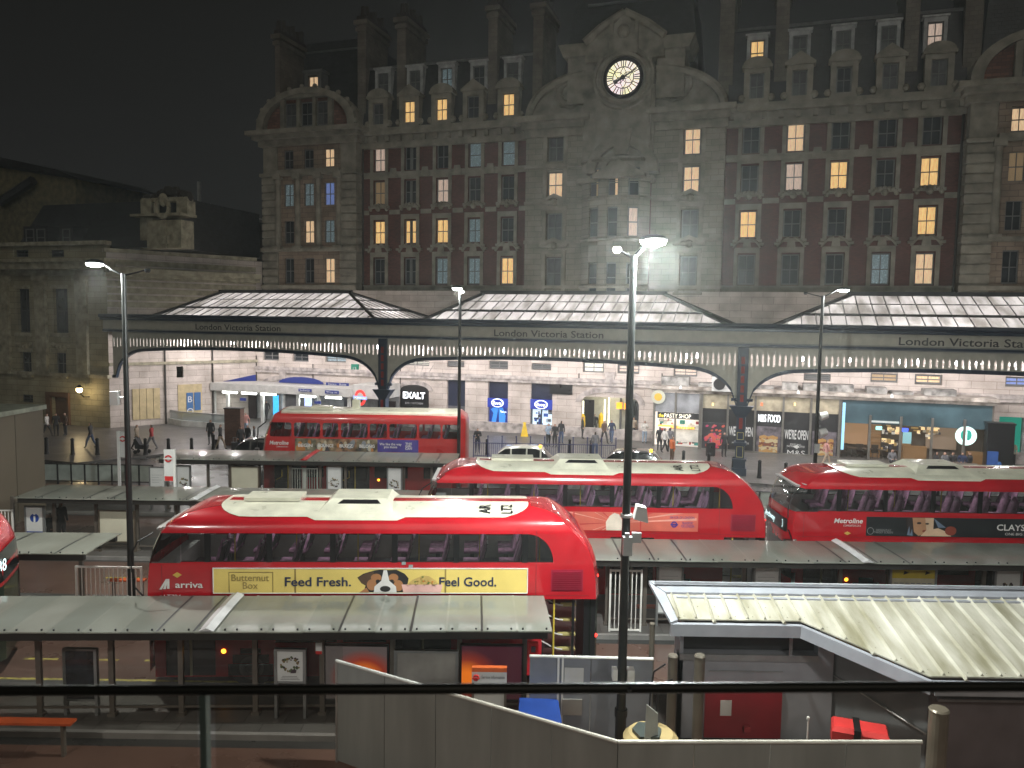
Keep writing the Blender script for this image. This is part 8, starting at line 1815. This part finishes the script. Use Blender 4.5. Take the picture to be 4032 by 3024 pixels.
PEOPLE = [
 ('person in a white top and dark trousers by the corner of the brown cabin', 186, 1720, 'walk', P2, 'white', 'black'),
 ('dark clothed person outside the brown timber door, left of a pair', 222, 1718, 'stand', .4, 'black', 'black'),
 ('person in brown outside the timber door, right of a pair', 258, 1716, 'stand', -.6, 'brown', 'black'),
 ('person striding in a black hooded jacket and blue jeans between two bollards', 358, 1764, 'walk', -P2, 'black', 'jeans'),
 ('person in a beige and white coat just right of the left lamp post', 540, 1772, 'walk', P2, 'beige', 'black'),
 ('person in a dark red top and grey jeans right of the beige coated one', 598, 1772, 'walk', -P2, 'red', 'grey'),
 ('tall person in a long open black coat standing left of the brick pillar', 830, 1752, 'stand', 0, 'black', 'grey', 'hair', True, 1.05),
 ('person in black beside the long coated one, nearer the brick pillar', 868, 1770, 'walk', P2, 'black', 'beige'),
 ('person in black leaning over luggage just right of the brick pillar', 948, 1778, 'stand', .8, 'black', 'black', 'hair', True),
 ('person in a black jacket in the middle of the group by the bus front', 976, 1772, 'stand', -.5, 'black', 'navy'),
 ('person in grey on the right of the group by the bus front', 1002, 1776, 'stand', -1.2, 'grey', 'black'),
 ('person on the steps inside the underground entrance beside the blue poster', 1050, 1655, 'walk', 0, 'black', 'black'),
 ('person in pale clothes walking out of the underground entrance behind the brick pillar', 968, 1712, 'walk', 0, 'pink', 'pale_blue'),
 ('person in black standing alone just right of the square windowed bus', 1880, 1784, 'phone', 0, 'black', 'navy'),
 ('person in a denim jacket, left of three by the lit chemist door', 2158, 1760, 'phone', .6, 'pale_blue', 'black', 'fair'),
 ('person in black, middle of three by the lit chemist door', 2184, 1762, 'stand', -.6, 'black', 'black'),
 ('person in a black jacket and blue jeans, right of three by the lit chemist door', 2209, 1748, 'stand', 2.6, 'black', 'jeans'),
 ('person in a very long black coat at the left jamb of the arched entrance', 2293, 1728, 'stand', P2, 'black', 'black', 'hair', True),
 ('person in black beside the yellow stand inside the arched entrance', 2341, 1714, 'walk', 0, 'black', 'black'),
 ('person in brown with a white bag walking out of the arch', 2378, 1746, 'walk', .5, 'brown', 'black'),
 ('person in a navy jumper and blue jeans walking out of the arch', 2407, 1744, 'walk', -.3, 'navy', 'jeans'),
 ('person with a dark backpack and jeans standing at the fence before the arch', 2342, 1800, 'stand', PI, 'grey', 'jeans', 'hair'),
 ('person half hidden by the near lamp post at the right jamb of the arch', 2494, 1730, 'stand', 0, 'beige', 'black', 'fair'),
 ('person in a white jacket against the stone wall right of the arch', 2537, 1746, 'phone', 0, 'white', 'pale_blue', 'fair'),
 ('person with long dark hair in black outside the pasty shop', 2596, 1776, 'stand', PI, 'black', 'black', 'hair', True),
 ('person in a white jumper and black trousers outside the pasty shop', 2616, 1782, 'walk', 2, 'white', 'black'),
 ('person in a dark jacket right of the white jumper at the pasty shop', 2637, 1780, 'stand', 2.6, 'grey', 'black'),
 ('person in a bright orange jacket near the black cab', 2645, 1822, 'stand', 2, 'orange', 'brown', 'brown'),
 ('person with a pink scarf and white shoes in front of the flower picture', 2850, 1800, 'stand', 0, 'black', 'black'),
 ('person in pink and beige walking past the sandwich picture', 3252, 1836, 'walk', P2, 'pink', 'beige', 'brown'),
 ('dark haired person sitting low at the coffee shop door', 3510, 1850, 'sit', 0, 'grey', 'black'),
 ('person in a cream jacket and black trousers walking at the far right edge', 3982, 1842, 'walk', -.4, 'cream', 'black', 'brown'),
 ('dark figure walking in the teal hoarded passage at the far right', 3944, 1722, 'walk', 0, 'black', 'black'),
]
for a in PEOPLE: person(*a)
for i, (u, c, lb) in enumerate(((3682, 'black', 'person in black at the left end of the outdoor coffee table'), (3716, 'grey', 'person in grey second from the left at the outdoor coffee table'), (3748, 'black', 'person with a white patterned black top at the outdoor coffee table'), (3786, 'navy', 'person in navy fourth along at the outdoor coffee table'), (3816, 'black', 'person at the right end of the outdoor coffee table'))):
    person(lb, u, 1862, 'sit', [PI/2, .3, 0, -.4, -PI/2][i], c, 'black')
person('person seated under the middle shelter holding a pale phone beside the blue disc sign', 198, 2050, 'sit', .3, 'black', 'black', y=29.9, z=.13); person('person in black standing under the middle shelter left of the cream board', 240, 2050, 'stand', 1.2, 'black', 'black', y=30.0, z=.13)
# luggage and bins
def case_(label, u, v, m_, h=.7, w_=.42, name='suitcase', cat='suitcase'):
    p = at_z(u, v, .11); t = thing(name, label, cat, p, .3); m = MB(); m.box(-w_/2, w_/2, -.14, .14, .06, h); m.build('shell', m_, t); m = MB(); m.path([(-.1, .08, h), (-.1, .08, h+.3), (.1, .08, h+.3), (.1, .08, h)], .012, 5); m.build('handle', STEEL, t)
    for s_ in (-1, 1): m = MB(); m.cyl((s_*w_*.4-.02, 0, .04), (s_*w_*.4+.02, 0, .04), .04, .04, 8); m.build('wheel', RUBBER, t)
case_('large black suitcase standing beside the pink scarved person', 2797, 1798, BLACKP, .95, .55); case_('black suitcase at the foot of the brick pillar group', 925, 1782, C_['black'], .7); case_('small dark suitcase beside the long open coated person', 848, 1768, C_['black'], .65)
p = at_z(560, 1786, .11); t = thing('pushchair', 'dark pushchair pushed by the person in the beige coat', 'pushchair', p, 0); m = MB(); m.xz([(-.35, .35), (.3, .3), (.35, .55), (-.05, .6), (-.3, 1.0), (-.45, .95)], -.22, .22); m.build('seat', C_['black'], t)
for x in (-.35, .35):
    for y in (-.22, .22): m = MB(); m.cyl((x, y-.02, .13), (x, y+.02, .13), .13, .13, 12); m.build('wheel', RUBBER, t)
m = MB(); m.path([(.3, -.2, .15), (-.45, -.2, 1.0), (-.45, .2, 1.0), (.3, .2, .15)], .015, 5); m.build('frame', STEEL, t)
for u, v, lb in ((765+2170, 0, ''),): pass
p = at_z(3925, 1850, .11); t = thing('litter_sack', 'blue rubbish sack at the foot of the black cabinet', 'bag', p); m = MB(); m.lathe((0, 0, 0), [(.25, 0), (.34, .2), (.3, .5), (.1, .72), (.14, .8)], 12); m.build('sack', mat('sack_blue', (.03, .12, .35), .4), t)
# outdoor coffee table and chairs for the seated group
p = at_z(3750, 1868, .11); t = thing('outdoor_table', 'long low table between the seated group outside the coffee shop', 'table', (p.x, p.y-.1, .11), -ANG); m = MB(); m.box(-1.3, 1.3, -.35, .35, .68, .72); m.build('tabletop', MATS['dark_cafe_wood'], t)
for x in (-1.1, 1.1): m = MB(); m.box(x-.04, x+.04, -.3, .3, 0, .68); m.build('leg', BTRIM, t)
# ================================================================ HAZE
hz = MB(); hz.box(-95, 95, -8, 150, -1, 46)
hm = bpy.data.materials.new('night_haze'); hm.use_nodes = True; nt = hm.node_tree; nt.nodes.remove(nt.nodes['Principled BSDF'])
pv = nt.nodes.new('ShaderNodeVolumePrincipled'); pv.inputs['Color'].default_value = (.9, .93, .9, 1); pv.inputs['Density'].default_value = .00085; pv.inputs['Anisotropy'].default_value = .65
nt.links.new(pv.outputs[0], nt.nodes['Material Output'].inputs['Volume'])
tag(hz.build('haze', hm), 'thin damp night air glowing round the lamps', 'haze', kind='stuff')
